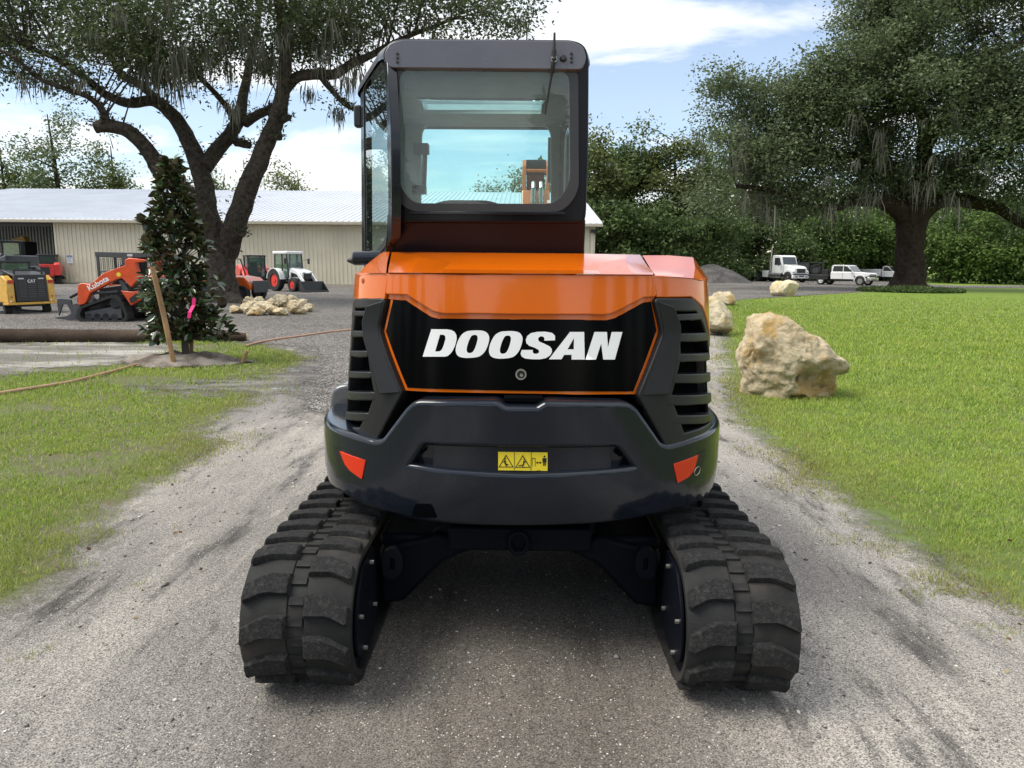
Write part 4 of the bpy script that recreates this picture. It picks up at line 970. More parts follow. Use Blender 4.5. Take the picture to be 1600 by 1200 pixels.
            m_.polygons.foreach_set('use_smooth', [True]*len(m_.polygons)); m_.set_sharp_from_angle(angle=rad(38)); m_.materials.append(LUGM); return m_
        for side, xg, ph in ((-1, gi0, 0.0), (1, gi1, .5)):
            vs = [lugmesh(side) for _ in range(3)]
            for i in range(N):
                p, t_, q = loc((i+ph)*pit)
                o = bpy.data.objects.new('tread_lug', vs[i % 3]); C.objects.link(o); o.parent = belt
                # along-belt axis points "up the rear face": away from the ground at the back of the machine
                tv = t_ if True else -t_
                X = Vector((1, 0, 0)); Yv = Vector((0, tv[0], tv[1])); Zv = Vector((0, q[0], q[1]))
                Mx = Matrix((X, Yv, Zv)).transposed().to_4x4(); Mx.translation = (xg-O[0], p[0]-O[1], p[1]-O[2]); o.matrix_local = Mx
        # steel core bars in the centre groove
        bar_ = MB(); bar_.box(gi0+.004, gi1-.004, -.022, .022, -.01, .006); mesh0 = None
        for i in range(2*N):
            p, t_, q = loc((i+.25)*pit/2)
            if mesh0 is None:
                b3 = MB(); hw = (gi1-gi0)/2-.003; b3.box(-hw, hw, -.014, .014, -.012, .004); ob = b3.build('core_bar', RUB, belt); mesh0 = ob.data; o = ob
            else:
                o = bpy.data.objects.new('core_bar', mesh0); C.objects.link(o); o.parent = belt
            Mx = Matrix((Vector((1, 0, 0)), Vector((0, t_[0], t_[1])), Vector((0, q[0], q[1])))).transposed().to_4x4(); Mx.translation = ((gi0+gi1)/2-O[0], p[0]-O[1], p[1]-O[2]); o.matrix_local = Mx
        # drive housing, frame, rollers
        xm0, xm1 = min(xi*.99, xi*1.12), max(xi*.99, xi*1.12)
        f0, f1 = min(xi+.05*sx, xo-.06*sx), max(xi+.05*sx, xo-.06*sx)
        mb = MB(); mb.tube((f0, yr, zc0), (f1, yr, zc0), .165, .165, 30); wh = mb.build('drive_wheel', NAVY2, R, O, .01); mb = MB(); mb.tube((f0, yf, zc0), (f1, yf, zc0), .185, .185, 30); mb.build('idler_wheel', NAVY2, R, O, .01)
        mb = MB(); mb.ring('x', (xi+.03*sx, yr, zc0), .15, .212, -.012, .012, 36); mb.build('wheel_rim', NAVY2, R, O, .004)
        mb = MB(); mb.box(f0+.03, f1-.03, yr+.15, yf-.1, .10, .36); mb.build('track_frame', NAVY2, R, O, .02)
        for k in range(4):
            y = yr+.45+k*.38; mb = MB(); mb.tube((f0, y, .115), (f1, y, .115), .075, .075, 18); mb.build('track_roller', NAVY2, R, O, .01)
        pl = [(yr-.16, zc0-.10), (yr-.13, zc0+.07), (yr-.02, zc0+.19), (yr+.20, zc0+.19), (yr+.24, zc0-.1), (yr+.12, zc0-.17), (yr-.06, zc0-.17)]
        mb = MB(); x = xi+.012*sx; mb.prism('x', rnd(pl, .05, 3), min(x, x-.014*sx), max(x, x-.014*sx)); gp = mb.build('motor_guard', NAVY2, R, O, .003)
        for y, z in ((yr-.10, zc0+.02), (yr+.10, zc0+.15), (yr+.15, zc0-.05), (yr-.05, zc0-.13)):
            mb = MB(); mb.tube((x-.014*sx, y, z), (x-.028*sx, y, z), .009, .009, 6); mb.build('guard_bolt', STEEL, gp, O)
        # lifting eye
        e0 = at(613 if sx < 0 else 1009, 882, yr+.20); mb = MB(); P2 = rear_plane(e0.y)
        cx, cz = e0.x, e0.z; hw = .040; hh = .068
        ol = [(cx-hw, cz-hh*.4), (cx-hw*.2, cz-hh), (cx+hw, cz-hh*.8), (cx+hw, cz+hh*.55), (cx+hw*.4, cz+hh), (cx-hw*.5, cz+hh), (cx-hw, cz+hh*.5)]
        if sx < 0: ol = [(2*cx-u, v) for u, v in ol][::-1]
        sl2 = [(cx-.012, cz-.028), (cx+.012, cz-.028), (cx+.012, cz+.028), (cx-.012, cz+.028)]
        nobuild(patch(P2, rnd(ol, .02, 3), [rnd(sl2, .012, 4)], 0, .03, .002, .03), 'lifting_eye', NAVY2, R, O)
        # frame leg
        mb = MB(); mb.prism('y', [(.20*sx, .40), (.34*sx, .47), (.60*sx, .40), (.60*sx, .14), (.50*sx, .16), (.33*sx, .34)], 2.98, 3.10); mb.prism('y', [(.20*sx, .40), (.34*sx, .47), (.60*sx, .40), (.60*sx, .14), (.50*sx, .16), (.33*sx, .34)], 4.1, 4.25)
        mb.box(min(.30*sx, .60*sx), max(.30*sx, .60*sx), 3.0, 4.2, .40, .46); mb.build('frame_leg', NAVY2, R, O, .02)
    track(-1); track(1)
    p = at(815, 856, 3.02)
    mb = MB(); mb.box(-.34, .32, 3.02, 4.2, p.z, p.z+.13); mb.build('centre_frame', NAVY2, R, O, .015)
    mb = MB(); mb.box(-.30, .30, 2.93, 3.05, p.z+.02, p.z+.12); mb.build('rear_plate', NAVY2, R, O, .01)
    mb = MB(); mb.tube((0, 3.6, p.z+.1), (0, 3.6, .68), .42, .42, 32); mb.build('swing_bearing', NAVY2, R, O)
    mb = MB(); h = at(810, 846, 2.93); mb.path([h+Vector((.038*math.cos(a), -.02, .045*math.sin(a))) for a in np.linspace(0, 2*math.pi, 20)], .011, 8); mb.build('tow_hook', NAVY2, R, O)
    mb = MB(); mb.box(-.95, .95, 5.1, 5.16, .05, .38); mb.box(-.5, -.4, 4.3, 5.1, .3, .4); mb.box(.4, .5, 4.3, 5.1, .3, .4); mb.build('dozer_blade', NAVY2, R, O, .01)
    return R
excavator()

# ------------------------------------------------------------------ trees
BARK = pbr('oak_bark', (.060, .050, .041), .9, 0, .5, 7.0, bump=1.6, bscale=16, dirt=(.075, .068, .058), dirt_amt=.7, spec=.1)
BARK2 = pbr('brown_bark', (.036, .025, .019), .9, 0, .4, 4.0, bump=1.4, bscale=14, dirt=(.075, .065, .056), dirt_amt=.5, spec=.1)
OAKLEAF = leafmat('oak_leaf', (.036, .055, .023), (.105, .14, .06), (.18, .215, .10), .5, .38)
OAKLEAF2 = leafmat('oak_leaf_green', (.055, .078, .038), (.145, .185, .09), (.235, .275, .15), .5, .42)
WOODLEAF = leafmat('wood_leaf', (.038, .066, .021), (.098, .15, .045), (.165, .23, .072), .55, .4)
WOODLEAF2 = leafmat('bright_wood_leaf', (.045, .085, .018), (.11, .18, .04), (.18, .26, .06), .55, .36)
WOODLEAF3 = leafmat('olive_leaf', (.062, .082, .026), (.145, .18, .058), (.235, .265, .10), .55, .4)
MOSS = leafmat('spanish_moss', (.075, .078, .060), (.14, .14, .11), (.20, .20, .16), .9, .3)
FERN = leafmat('limb_fern', (.020, .026, .010), (.05, .055, .022), (.07, .065, .03), .7, .2)

def spline(pts, k=5):
    P = np.array(pts, float); out = []
    for i in range(len(P)-1):
        p0, p1, p2, p3 = P[max(i-1, 0)], P[i], P[i+1], P[min(i+2, len(P)-1)]
        for q in range(k):
            u = q/k; out.append(.5*((2*p1)+(-p0+p2)*u+(2*p0-5*p1+4*p2-p3)*u*u+(-p0+3*p1-3*p2+p3)*u**3))
    out.append(P[-1]); return np.array(out)
def limb_px(pts):
    """(px, py, Y, width px) -> points, radii"""
    W = []
    for px, py, Y, w in pts:
        p = at(px, py, Y); dep = Y*math.cos(PITCH)+(CAMZ-p.z)*math.sin(PITCH); W.append((p.x, p.y, p.z, w/2/FPX*dep))
    return spline(W)
def quads(cen, L, W, rng, droop=.15, outw=None, rhomb=True):
    n = len(cen)
    d = rng.normal(0, 1, (n, 3)); d[:, 2] = d[:, 2]*.6-droop
    if outw is not None: d += outw
    d /= np.linalg.norm(d, axis=1)[:, None]
    u = rng.normal(0, 1, (n, 3)); u[:, 2] += 1.1
    s = np.cross(d, u); s /= np.linalg.norm(s, axis=1)[:, None]+1e-9
    nn = np.cross(s, d)
    L = L*rng.uniform(.65, 1.3, (n, 1)); W = W*rng.uniform(.7, 1.25, (n, 1))
    a = cen; m = cen+d*L*.5+nn*L*.06; b = cen+d*L
    V = np.stack([a, m+s*W*.5, b, m-s*W*.5], 1).reshape(-1, 3)
    return V, np.arange(4*n).reshape(n, 4)
def crown_points(blobs, dens, cr, per, rng, gap=(.42, .30, .12)):
    """blobs: (centre, (rx, ry, rz), weight) -> cluster centres, leaf base points"""
    Cs = []
    for c, r, w in blobs:
        n = max(3, int(dens*w*r[0]*r[2]*math.pi)); d = rng.normal(0, 1, (n, 3)); d /= np.linalg.norm(d, axis=1)[:, None]
        rr = rng.random(n)**.42
        p = np.array(c)+d*rr[:, None]*np.array(r); p += rng.normal(0, .10, (n, 3))*np.array(r)
        Cs.append(p)
    Cs = np.concatenate(Cs)
    nz_ = fbm(Cs*gap[0], 77, 3); Cs = Cs[nz_ > gap[1]+gap[2]*rng.random(len(Cs))]           # gaps between boughs
    k = len(Cs); sz = rng.uniform(.6, 1.4, (k, 1, 1))
    off = rng.normal(0, 1, (k, per, 3))*np.array([1, 1, .55])*cr*sz
    ln = np.linalg.norm(off, axis=2, keepdims=True); out = off/(ln+1e-6)
    return Cs, (Cs[:, None, :]+off).reshape(-1, 3), out.reshape(-1, 3)
def twigs(mb, Cs, LP, LR, rng, r0, frac=.5, maxd=6):
    for c in Cs[rng.random(len(Cs)) < frac]:
        d = LP-c; dd = (d*d).sum(1)*rng.uniform(.4, 1.8, len(LP))+np.where(LP[:, 2] > c[2]+1.0, 30, 0); i = int(np.argmin(dd))
        if dd[i] > maxd*maxd: continue
        a = LP[i]; mid = a*.5+c*.5+np.array([0, 0, .12*math.sqrt(dd[i])])+rng.normal(0, .08, 3)*math.sqrt(dd[i])
        r = min(r0*(.5+.12*math.sqrt(dd[i])), LR[i]*.7); mb.path([a, mid, c], [r, r*.65, r*.25], 4, cap=False)
def moss_mesh(tops, lens, wid, rng, per=7):
    V = []; n = 0
    for p, L in zip(tops, lens):
        for k in range(per):
            q = np.array(p)+rng.normal(0, 1, 3)*np.array([.16, .16, .10])*L**.5; l = L*rng.uniform(.35, 1.1); th = rng.uniform(0, math.pi); w = wid*rng.uniform(.5, 1.3)
            s = np.array([math.cos(th), math.sin(th), 0])*w; sw = np.array([rng.normal(0, .13), rng.normal(0, .13), 0])*l
            V += [q-s*.6, q+s*.6, q+sw+s-np.array([0, 0, l*.45]), q+sw-s-np.array([0, 0, l*.45]), q+sw*1.5+s*.15-np.array([0, 0, l]), q+sw*1.5-s*.15-np.array([0, 0, l])]
            n += 1
    i = np.arange(n)[:, None]*6
    return np.array(V), np.concatenate([i+np.array([[0, 1, 2, 3]]), i+np.array([[3, 2, 4, 5]])])
def px_blobs(lst, Y, dY, sc=1.0):
    out = []
    for b in lst:
        px, py, rx, ry = b[:4]; w = b[4] if len(b) > 4 else 1.0; y = Y+(b[5] if len(b) > 5 else random.uniform(-.5, .5)*dY)
        p = at(px, py, y); k = y/FPX
        out.append((p, (rx*k*sc, min(dY, max(rx, ry)*k*1.1), ry*k*sc), w))
    return out

def live_oak(name, label, base, limbs, blobs, leaf, per, dens, cr, LW, moss, group, bark, fern=True, seed=3, twig=.05, gap=(.42, .30, .12)):
    rng = np.random.default_rng(seed); O = tuple(base)
    R = thing(name, label, 'tree', O, 0, group)
    mb = MB(); LP = []; LR = []
    for i, l in enumerate(limbs):
        n = 14 if l[0][3] > .3 else 9
        mb.path([p[:3] for p in l], [max(.02, p[3]) for p in l], n, wob=.10, seed=i)
        LP += [p[:3] for p in l]; LR += [p[3] for p in l]
    LP = np.array(LP); LR = np.array(LR)
    Cs, pts, out = crown_points(blobs, dens, cr, per, rng, gap)
    tr = mb.build('trunk', bark, R, O, ang=60)
    tw = MB(); twigs(tw, Cs, LP, LR, rng, twig, .06, 4.5); tw.build('branches', bark, tr, O, ang=80)['kind'] = 'stuff'
    V, F = quads(pts, LW[0], LW[1], rng, .15, out*.7)
    cr_ = link('crown', mesh_np('crown', V-np.array(O), F), leaf, R)
    if moss:
        tops, lens = moss(Cs, rng); V, F = moss_mesh(tops, lens, LW[1]*.30, rng, 16)
        link('spanish_moss', mesh_np('spanish_moss', V-np.array(O), F), MOSS, R)['kind'] = 'stuff'
    if fern:
        idx = rng.integers(0, len(LP), 5200); k = (LR[idx] > .06) & (LP[idx, 2] > 2.0); idx = idx[k]; n = len(idx)
        th = rng.uniform(-.2, math.pi+.2, n); q = LP[idx]+np.column_stack([np.cos(th)*LR[idx], rng.normal(0, .5, n)*LR[idx], np.sin(th)*LR[idx]*.9])+rng.normal(0, .10, (n, 3))*np.array([1, 1, .3])
        V, F = quads(q, .20, .06, rng, -.35); link('limb_fern', mesh_np('limb_fern', V-np.array(O), F), FERN, tr)
    return R

# --- the near oak on the left
B1 = G(350, 472); Y1 = B1.y
l1 = [
 [(352, 478, Y1, 84), (349, 462, Y1, 62), (345, 430, Y1, 54), (343, 400, Y1, 56), (338, 372, Y1, 64)],
 [(345, 410, Y1, 46), (332, 372, Y1-.3, 42), (312, 330, Y1-.8, 37), (290, 300, Y1-1.2, 34), (268, 283, Y1-1.5, 33), (247, 262, Y1-1.8, 30), (226, 228, Y1-2.2, 27), (196, 203, Y1-2.6, 25), (168, 197, Y1-2.8, 24), (148, 199, Y1-2.9, 21)],
 [(170, 198, Y1-2.8, 16), (158, 170, Y1-3, 13), (138, 152, Y1-3.3, 10), (100, 138, Y1-3.8, 9), (60, 122, Y1-4.2, 8), (25, 92, Y1-4.6, 7), (-25, 66, Y1-5, 5)],
 [(338, 380, Y1, 48), (324, 330, Y1+.6, 38), (318, 285, Y1+1, 35), (308, 252, Y1+1.2, 33), (291, 212, Y1+1.4, 29), (268, 178, Y1+1.5, 25), (240, 158, Y1+1.4, 21), (200, 161, Y1+1.2, 17), (166, 148, Y1+1, 15), (130, 120, Y1+.6, 13), (88, 92, Y1, 10), (30, 70, Y1-1, 6)],
 [(266, 178, Y1+1.5, 20), (240, 150, Y1+2, 16), (214, 130, Y1+2.4, 14), (190, 116, Y1+2.8, 14), (176, 92, Y1+3.2, 11), (150, 40, Y1+3.6, 7)],
 [(318, 262, Y1+1, 30), (340, 234, Y1+1.8, 27), (362, 206, Y1+2.3, 25), (374, 184, Y1+2.6, 23), (380, 150, Y1+2.9, 18), (390, 100, Y1+3.2, 15), (402, 40, Y1+3.6, 11), (410, -60, Y1+4, 8)],
 [(366, 190, Y1+2.4, 14), (352, 164, Y1+2.2, 11), (325, 134, Y1+2, 10), (292, 104, Y1+1.8, 9), (250, 80, Y1+1.4, 6)],
 [(352, 395, Y1, 44), (368, 350, Y1-.5, 40), (383, 305, Y1-.9, 38), (402, 258, Y1-1.2, 34), (420, 215, Y1-1.4, 31), (434, 180, Y1-1.6, 29), (442, 140, Y1-1.8, 26), (446, 95, Y1-2, 22), (440, 40, Y1-2, 17), (430, -60, Y1-2, 11)],
 [(442, 145, Y1-1.8, 22), (462, 122, Y1-1.6, 20), (490, 116, Y1-1.3, 19), (522, 116, Y1-1, 18), (552, 98, Y1-.8, 16), (580, 86, Y1-.6, 13), (630, 60, Y1-.2, 9), (720, 25, Y1+.4, 5)],
 [(500, 118, Y1-1.2, 12), (518, 140, Y1-1.4, 11), (538, 162, Y1-1.6, 9), (556, 172, Y1-1.8, 7), (575, 176, Y1-1.9, 5)],
 [(384, 192, Y1+2.4, 18), (405, 178, Y1+1.6, 17), (428, 168, Y1+.6, 14), (440, 160, Y1-.6, 10)],
 [(420, 212, Y1-1.4, 17), (432, 214, Y1-1.9, 13), (437, 215, Y1-2.1, 12)], [(440, 188, Y1-1.6, 15), (452, 183, Y1-2, 11)],
 [(370, 222, Y1+2, 17), (384, 226, Y1+1.4, 14), (389, 227, Y1+1.2, 13)], [(366, 372, Y1-.3, 26), (374, 366, Y1-.9, 18), (379, 365, Y1-1.2, 14)],
 [(352, 470, Y1, 50), (372, 474, Y1-.8, 26), (392, 477, Y1-1.2, 10)], [(345, 470, Y1, 50), (325, 476, Y1-.6, 26), (312, 480, Y1-1, 8)]]
bl1 = px_blobs([(60, 20, 160, 70), (150, 66, 110, 50), (-50, 60, 90, 60), (250, 28, 140, 66), (225, 98, 56, 26), (345, 38, 120, 66), (335, 104, 56, 24, .8), (430, 28, 110, 60), (405, 90, 50, 22, .8), (520, 18, 90, 52), (545, 66, 36, 34, .7),
                (600, 20, 90, 40, .75), (700, 10, 90, 46, .7), (785, 10, 52, 48, .65), (40, 112, 60, 20, .8), (110, 134, 50, 20, .7), (325, 184, 34, 12, .35), (490, 142, 30, 18, .4), (540, 168, 30, 12, .5), (290, 150, 30, 10, .35), (465, 70, 60, 30, .8), (20, 90, 70, 30, .9)], Y1-.5, 4.0)
bl1 += px_blobs([(100, -110, 260, 90, .45), (400, -120, 260, 100, .45), (680, -80, 180, 70, .4), (-250, -20, 200, 120, .4)], Y1, 6)
def moss1(Cs, rng):
    P = []; L = []
    for px, py, l in [(235, 95, 55), (250, 105, 60), (262, 95, 50), (270, 80, 70), (290, 90, 62), (298, 85, 45), (322, 30, 45), (345, 60, 30), (375, 50, 30), (395, 45, 40), (415, 80, 55), (440, 40, 40), (480, 50, 40), (500, 70, 45), (535, 120, 50), (545, 100, 60), (530, 170, 28), (485, 140, 25), (40, 110, 40), (178, 25, 20), (275, 120, 40), (366, 165, 40), (310, 70, 60), (515, 40, 45), (455, 60, 45), (350, 95, 40), (330, 80, 50), (560, 30, 30), (400, 80, 40), (425, 95, 40), (600, 40, 25), (240, 60, 70), (220, 85, 50), (305, 100, 45), (120, 120, 25), (75, 130, 30)]:
        for q in range(3):
            y = Y1+rng.uniform(-4, 3); p = at(px+rng.normal(0, 7), py+rng.normal(0, 7), y); P.append(p); L.append(l/FPX*y*rng.uniform(.6, 1.15))
    low = Cs[(Cs[:, 2] < np.percentile(Cs[:, 2], 55))]; s = low[rng.random(len(low)) < .09]
    P += [tuple(p) for p in s]; L += list(rng.uniform(.3, .9, len(s)))
    return P, L
live_oak('live_oak', 'large live oak leaning over the gravel yard left of the excavator, thick mossy limbs', B1, [limb_px([(x, y, Y, w*.84) for x, y, Y, w in l]) for l in l1], bl1, OAKLEAF, 54, 11.0, .40, (.165, .085), moss1, 'live oaks', BARK, True, 3, .05, (.40, .34, .12))

# --- the oak on the right lawn
B2 = G(1419, 453); Y2 = B2.y
l2 = [
 [(1418, 458, Y2, 84), (1419, 447, Y2, 58), (1421, 425, Y2, 44), (1422, 385, Y2, 40), (1424, 350, Y2, 44), (1428, 325, Y2, 54)],
 [(1418, 345, Y2, 30), (1400, 325, Y2-.6, 26), (1370, 312, Y2-1, 23), (1330, 313, Y2-1.4, 20), (1300, 322, Y2-1.6, 17), (1265, 318, Y2-1.8, 13), (1215, 300, Y2-2, 9), (1150, 290, Y2-2, 6)],
 [(1432, 350, Y2, 30), (1450, 325, Y2+.4, 26), (1480, 312, Y2+.6, 23), (1520, 316, Y2+.8, 20), (1560, 326, Y2+1, 17), (1600, 350, Y2+1, 13), (1660, 360, Y2+1, 9)],
 [(1426, 335, Y2, 30), (1405, 290, Y2+1, 26), (1372, 240, Y2+1.6, 20), (1330, 190, Y2+2, 15), (1270, 160, Y2+2, 11), (1200, 140, Y2+2, 8), (1130, 130, Y2+2, 5)],
 [(1430, 335, Y2, 30), (1440, 270, Y2+.5, 25), (1445, 200, Y2+1.2, 20), (1420, 130, Y2+1.6, 15), (1390, 70, Y2+1.6, 11), (1360, 20, Y2+1.6, 7)],
 [(1440, 240, Y2+.6, 18), (1480, 180, Y2-1, 16), (1520, 120, Y2-2.0, 13), (1545, 90, Y2-2.5, 12), (1590, 70, Y2-2.5, 9), (1650, 50, Y2-2.5, 6)],
 [(1436, 330, Y2, 24), (1490, 270, Y2+1.5, 18), (1550, 220, Y2+2.5, 14), (1620, 180, Y2+3, 9)],
 [(1380, 250, Y2+1.4, 14), (1300, 240, Y2+.5, 11), (1220, 225, Y2, 8), (1150, 220, Y2, 5)]]
bl2 = px_blobs([(1140, 130, 46, 20, .8), (1195, 145, 55, 34), (1250, 150, 55, 42), (1150, 190, 58, 34, .8), (1160, 250, 84, 54), (1120, 306, 52, 34), (1200, 318, 74, 26), (1230, 235, 90, 62), (1262, 306, 60, 26), (1305, 128, 66, 62), (1335, 60, 50, 56), (1395, 40, 84, 66), (1372, 138, 96, 72), (1340, 220, 96, 56),
                (1470, 60, 104, 76), (1466, 160, 104, 72), (1440, 250, 112, 44, .9), (1550, 60, 96, 76), (1565, 170, 86, 84), (1560, 268, 86, 52), (1610, 335, 56, 36), (1660, 200, 90, 140), (1510, -40, 150, 56), (1400, -36, 80, 36), (1380, 284, 60, 30, .8), (1440, 300, 44, 18, .8), (1500, 296, 60, 26, .9), (1720, 60, 120, 120, .6), (1330, 300, 36, 12, .4)], Y2-.5, 6.0)
def moss2(Cs, rng):
    P = []; L = []
    for i in range(70):
        px = rng.uniform(1090, 1600); py = rng.uniform(170, 322); y = Y2+rng.uniform(-6, 5)
        P.append(at(px, py, y)); L.append(rng.uniform(18, 48)/FPX*y)
    for px, py in ((1290, 320), (1295, 325), (1355, 300), (1365, 305), (1325, 318), (1430, 285), (1480, 300), (1490, 310), (1455, 280), (1210, 325), (1195, 320), (1545, 250)):
        P.append(at(px, py, Y2-4)); L.append(45/FPX*Y2)
    return P, L
live_oak('live_oak', 'broad live oak hung with moss standing alone on the right lawn', B2, [limb_px(l) for l in l2], bl2, OAKLEAF2, 58, 7.6, .60, (.26, .14), moss2, 'live oaks', BARK2, False, 5, .06, (.34, .43, .10))

# --- woodland trees
def wood_tree(px, hw, top, base, Y, leaf, label, group, seed, shape='full', dens=1.0, L=.42, name='broadleaf_tree'):
    rng = np.random.default_rng(seed); c = at(px, base, Y); x = c.x; k = Y/FPX; zt = at(px, top, Y).z; O = (x, Y, 0); w = hw*k
    R = thing(name, label, 'tree', O, 0, group); mb = MB(); h = zt
    tr = [(x, Y, -.1, .022*h), (x+rng.normal(0, .1), Y, h*.3, .016*h), (x+rng.normal(0, .3), Y, h*.6, .011*h), (x+rng.normal(0, .3), Y, h*.92, .003*h)]
    S = spline(tr); mb.path([p[:3] for p in S], [max(p[3], .02) for p in S], 8, wob=.1)
    bl = []
    zb = .30*h if shape == 'open' else (.0 if shape == 'bush' else .16*h)
    n = 8
    for i in range(n):
        f = (i+.5)/n; z = zb+(h-zb)*f; prof = math.sin(math.pi*min(1, (.25+.78*f)))**.7 if shape != 'bush' else math.sqrt(max(0, 1-f**2.4))
        r = w*prof*rng.uniform(.6, .95); bl.append(((x+rng.normal(0, .28)*w, Y+rng.normal(0, .25)*w, z), (r*rng.uniform(.6, .85), r*.75, (h-zb)/n*rng.uniform(.8, 1.3)), 1.0))
    for i in range(6):
        f = rng.uniform(.1, .9); a = rng.uniform(0, 6.28); bl.append(((x+math.cos(a)*w*.65, Y+math.sin(a)*w*.5, zb+(h-zb)*f*.9), (w*.36, w*.36, w*.26), 1.0))
    per = 26; Cs, pts, out = crown_points(bl, 3.0*dens, .70, per, rng)
    for cpt in Cs[rng.random(len(Cs)) < .12]:
        zz = max(.2*h, cpt[2]-.25*abs(cpt[0]-x)-.8); a = np.array([x, Y, min(zz, h*.9)]); mb.path([a, (a+cpt)/2+np.array([0, 0, .15]), cpt], [.07, .05, .02], 4, cap=False)
    mb.build('trunk', BARK2, R, O, ang=70)
    V, F = quads(pts, L*1.02, L*.55, rng, .2 if shape != 'bush' else .5, out*.6)
    link('crown', mesh_np('crown', V-np.array(O), F), leaf, R)
RT = [  # px, half-width, top, base, Y, leaf, shape, density, label
 (930, 46, 188, 425, 84, WOODLEAF3, 'full', 2.0, 'tall olive tree rising just right of the cab behind the metal building'),
 (982, 44, 208, 425, 88, WOODLEAF, 'full', 2.0, 'tall dark tree second from the cab in the wood behind'),
 (1040, 50, 192, 425, 86, WOODLEAF3, 'full', 2.0, 'tall olive tree with a forked top behind the dark gravel pile'),
 (1096, 46, 236, 426, 92, WOODLEAF, 'full', 2.0, 'dark tree between the gravel pile and the tips of the moss hung oak'),
 (960, 50, 300, 424, 78, WOODLEAF, 'bush', 1.2, 'low dark thicket tree beside the right end of the metal building'),
 (1030, 56, 318, 424, 80, WOODLEAF, 'bush', 1.2, 'low dark thicket tree left of the dark gravel pile'),
 (1110, 60, 322, 426, 84, WOODLEAF, 'bush', 1.2, 'shadowy thicket tree directly behind the dark gravel pile'),
 (1185, 56, 290, 428, 98, WOODLEAF, 'full', 1.1, 'dark tree behind the exhaust stack of the white truck'),
 (1262, 58, 300, 428, 98, WOODLEAF, 'full', 1.1, 'dark tree behind the black trailer'),
 (1225, 44, 346, 426, 92, WOODLEAF, 'bush', 1.2, 'low dark thicket tree behind the white semi truck'),
 (1320, 58, 316, 430, 94, WOODLEAF2, 'bush', 1.1, 'bright green bushy tree behind the white crew cab pickup'),
 (1378, 50, 326, 430, 96, WOODLEAF2, 'bush', 1.1, 'bright green bushy tree behind the second white pickup'),
 (1350, 70, 270, 428, 106, WOODLEAF, 'full', 1.0, 'tall dark tree far behind the two white pickups'),
 (1482, 56, 322, 436, 84, WOODLEAF2, 'bush', 1.2, 'bright green drooping tree just right of the lone oak trunk'),
 (1540, 56, 330, 437, 82, WOODLEAF2, 'bush', 1.2, 'bright green drooping tree under the right limb of the lone oak'),
 (1608, 62, 318, 437, 80, WOODLEAF2, 'bush', 1.2, 'bright green bushy tree at the right end of the wood'),
 (1440, 64, 300, 434, 98, WOODLEAF, 'full', 1.1, 'dark tree straight behind the lone oak trunk'),
 (1515, 74, 280, 436, 100, WOODLEAF, 'full', 1.1, 'dark tall tree behind the bright drooping trees right of the lone oak'),
 (1600, 80, 270, 436, 98, WOODLEAF, 'full', 1.1, 'dark tall tree behind the wood at the right end')]
for i, (px, hw, tp, bs, Y, lf, sh, de, lb) in enumerate(RT): wood_tree(px, hw, tp, bs, Y, lf, lb, 'trees of the wood behind the right lawn', 100+i, sh, de)
LT = [
 (8, 40, 214, 300, 104, WOODLEAF3, 'full', 1.0, 'dark tree at the far left above the barn roof'),
 (92, 56, 156, 300, 96, OAKLEAF2, 'open', .62, 'tall thin crowned tree with sky gaps behind the barn roof'),
 (182, 52, 210, 300, 98, WOODLEAF3, 'full', .95, 'rounded dark tree behind the barn roof left of the mossy oak'),
 (52, 30, 246, 300, 110, WOODLEAF, 'full', 1.0, 'low dark tree behind the barn roof between two taller ones'),
 (345, 46, 258, 300, 112, WOODLEAF3, 'full', .8, 'tree behind the barn roof seen between the forked oak limbs'),
 (460, 44, 254, 300, 108, WOODLEAF3, 'full', .85, 'small rounded tree alone above the barn roof near the cab'),
 (800, 60, 262, 330, 104, WOODLEAF3, 'full', .8, 'tree beyond the barn seen through the cab windows')]
for i, (px, hw, tp, bs, Y, lf, sh, de, lb) in enumerate(LT): wood_tree(px, hw, tp, bs, Y, lf, lb, 'trees behind the metal building', 200+i, sh, de)

# --- wood on the near side of the place (seen in the shiny paint)
def near_wood():
    rng = np.random.default_rng(9); Vs = []; Fs = []; b = 0
    for i in range(30):
        x = -62+i*4.3+rng.normal(0, 1.2); y = -30-rng.uniform(0, 10); h = rng.uniform(6, 14); w = rng.uniform(2.2, 3.6); n = 1300
        z = rng.random(n); th = rng.uniform(0, 6.28, n); rr = w*np.sqrt(rng.random(n))*(1-z*.85)
        P = np.column_stack([x+rr*np.cos(th), y+rr*np.sin(th), z*h]); V, F = quads(P, .9, .5, rng, .2); Vs.append(V); Fs.append(F+b); b += len(V)
    o = link('distant_wood', mesh_np('distant_wood', np.concatenate(Vs), np.concatenate(Fs)), WOODLEAF)
    tag(o, 'line of dark trees behind the viewer, mirrored in the glossy orange hood', kind='stuff')
near_wood()
def deep_wood():
    rng = np.random.default_rng(77); n = 26000; x = rng.uniform(2, 110, n); y = rng.uniform(108, 122, n); z = rng.random(n)**.9*(13+4*np.sin(x*.23)+3*np.sin(x*.61+1))
    V, F = quads(np.column_stack([x, y, z]), 1.0, .6, rng, .2); o = link('far_woodland', mesh_np('far_woodland', V, F), WOODLEAF); tag(o, 'deep shadowy wood closing off the view behind the trees on the right', kind='stuff')
deep_wood()

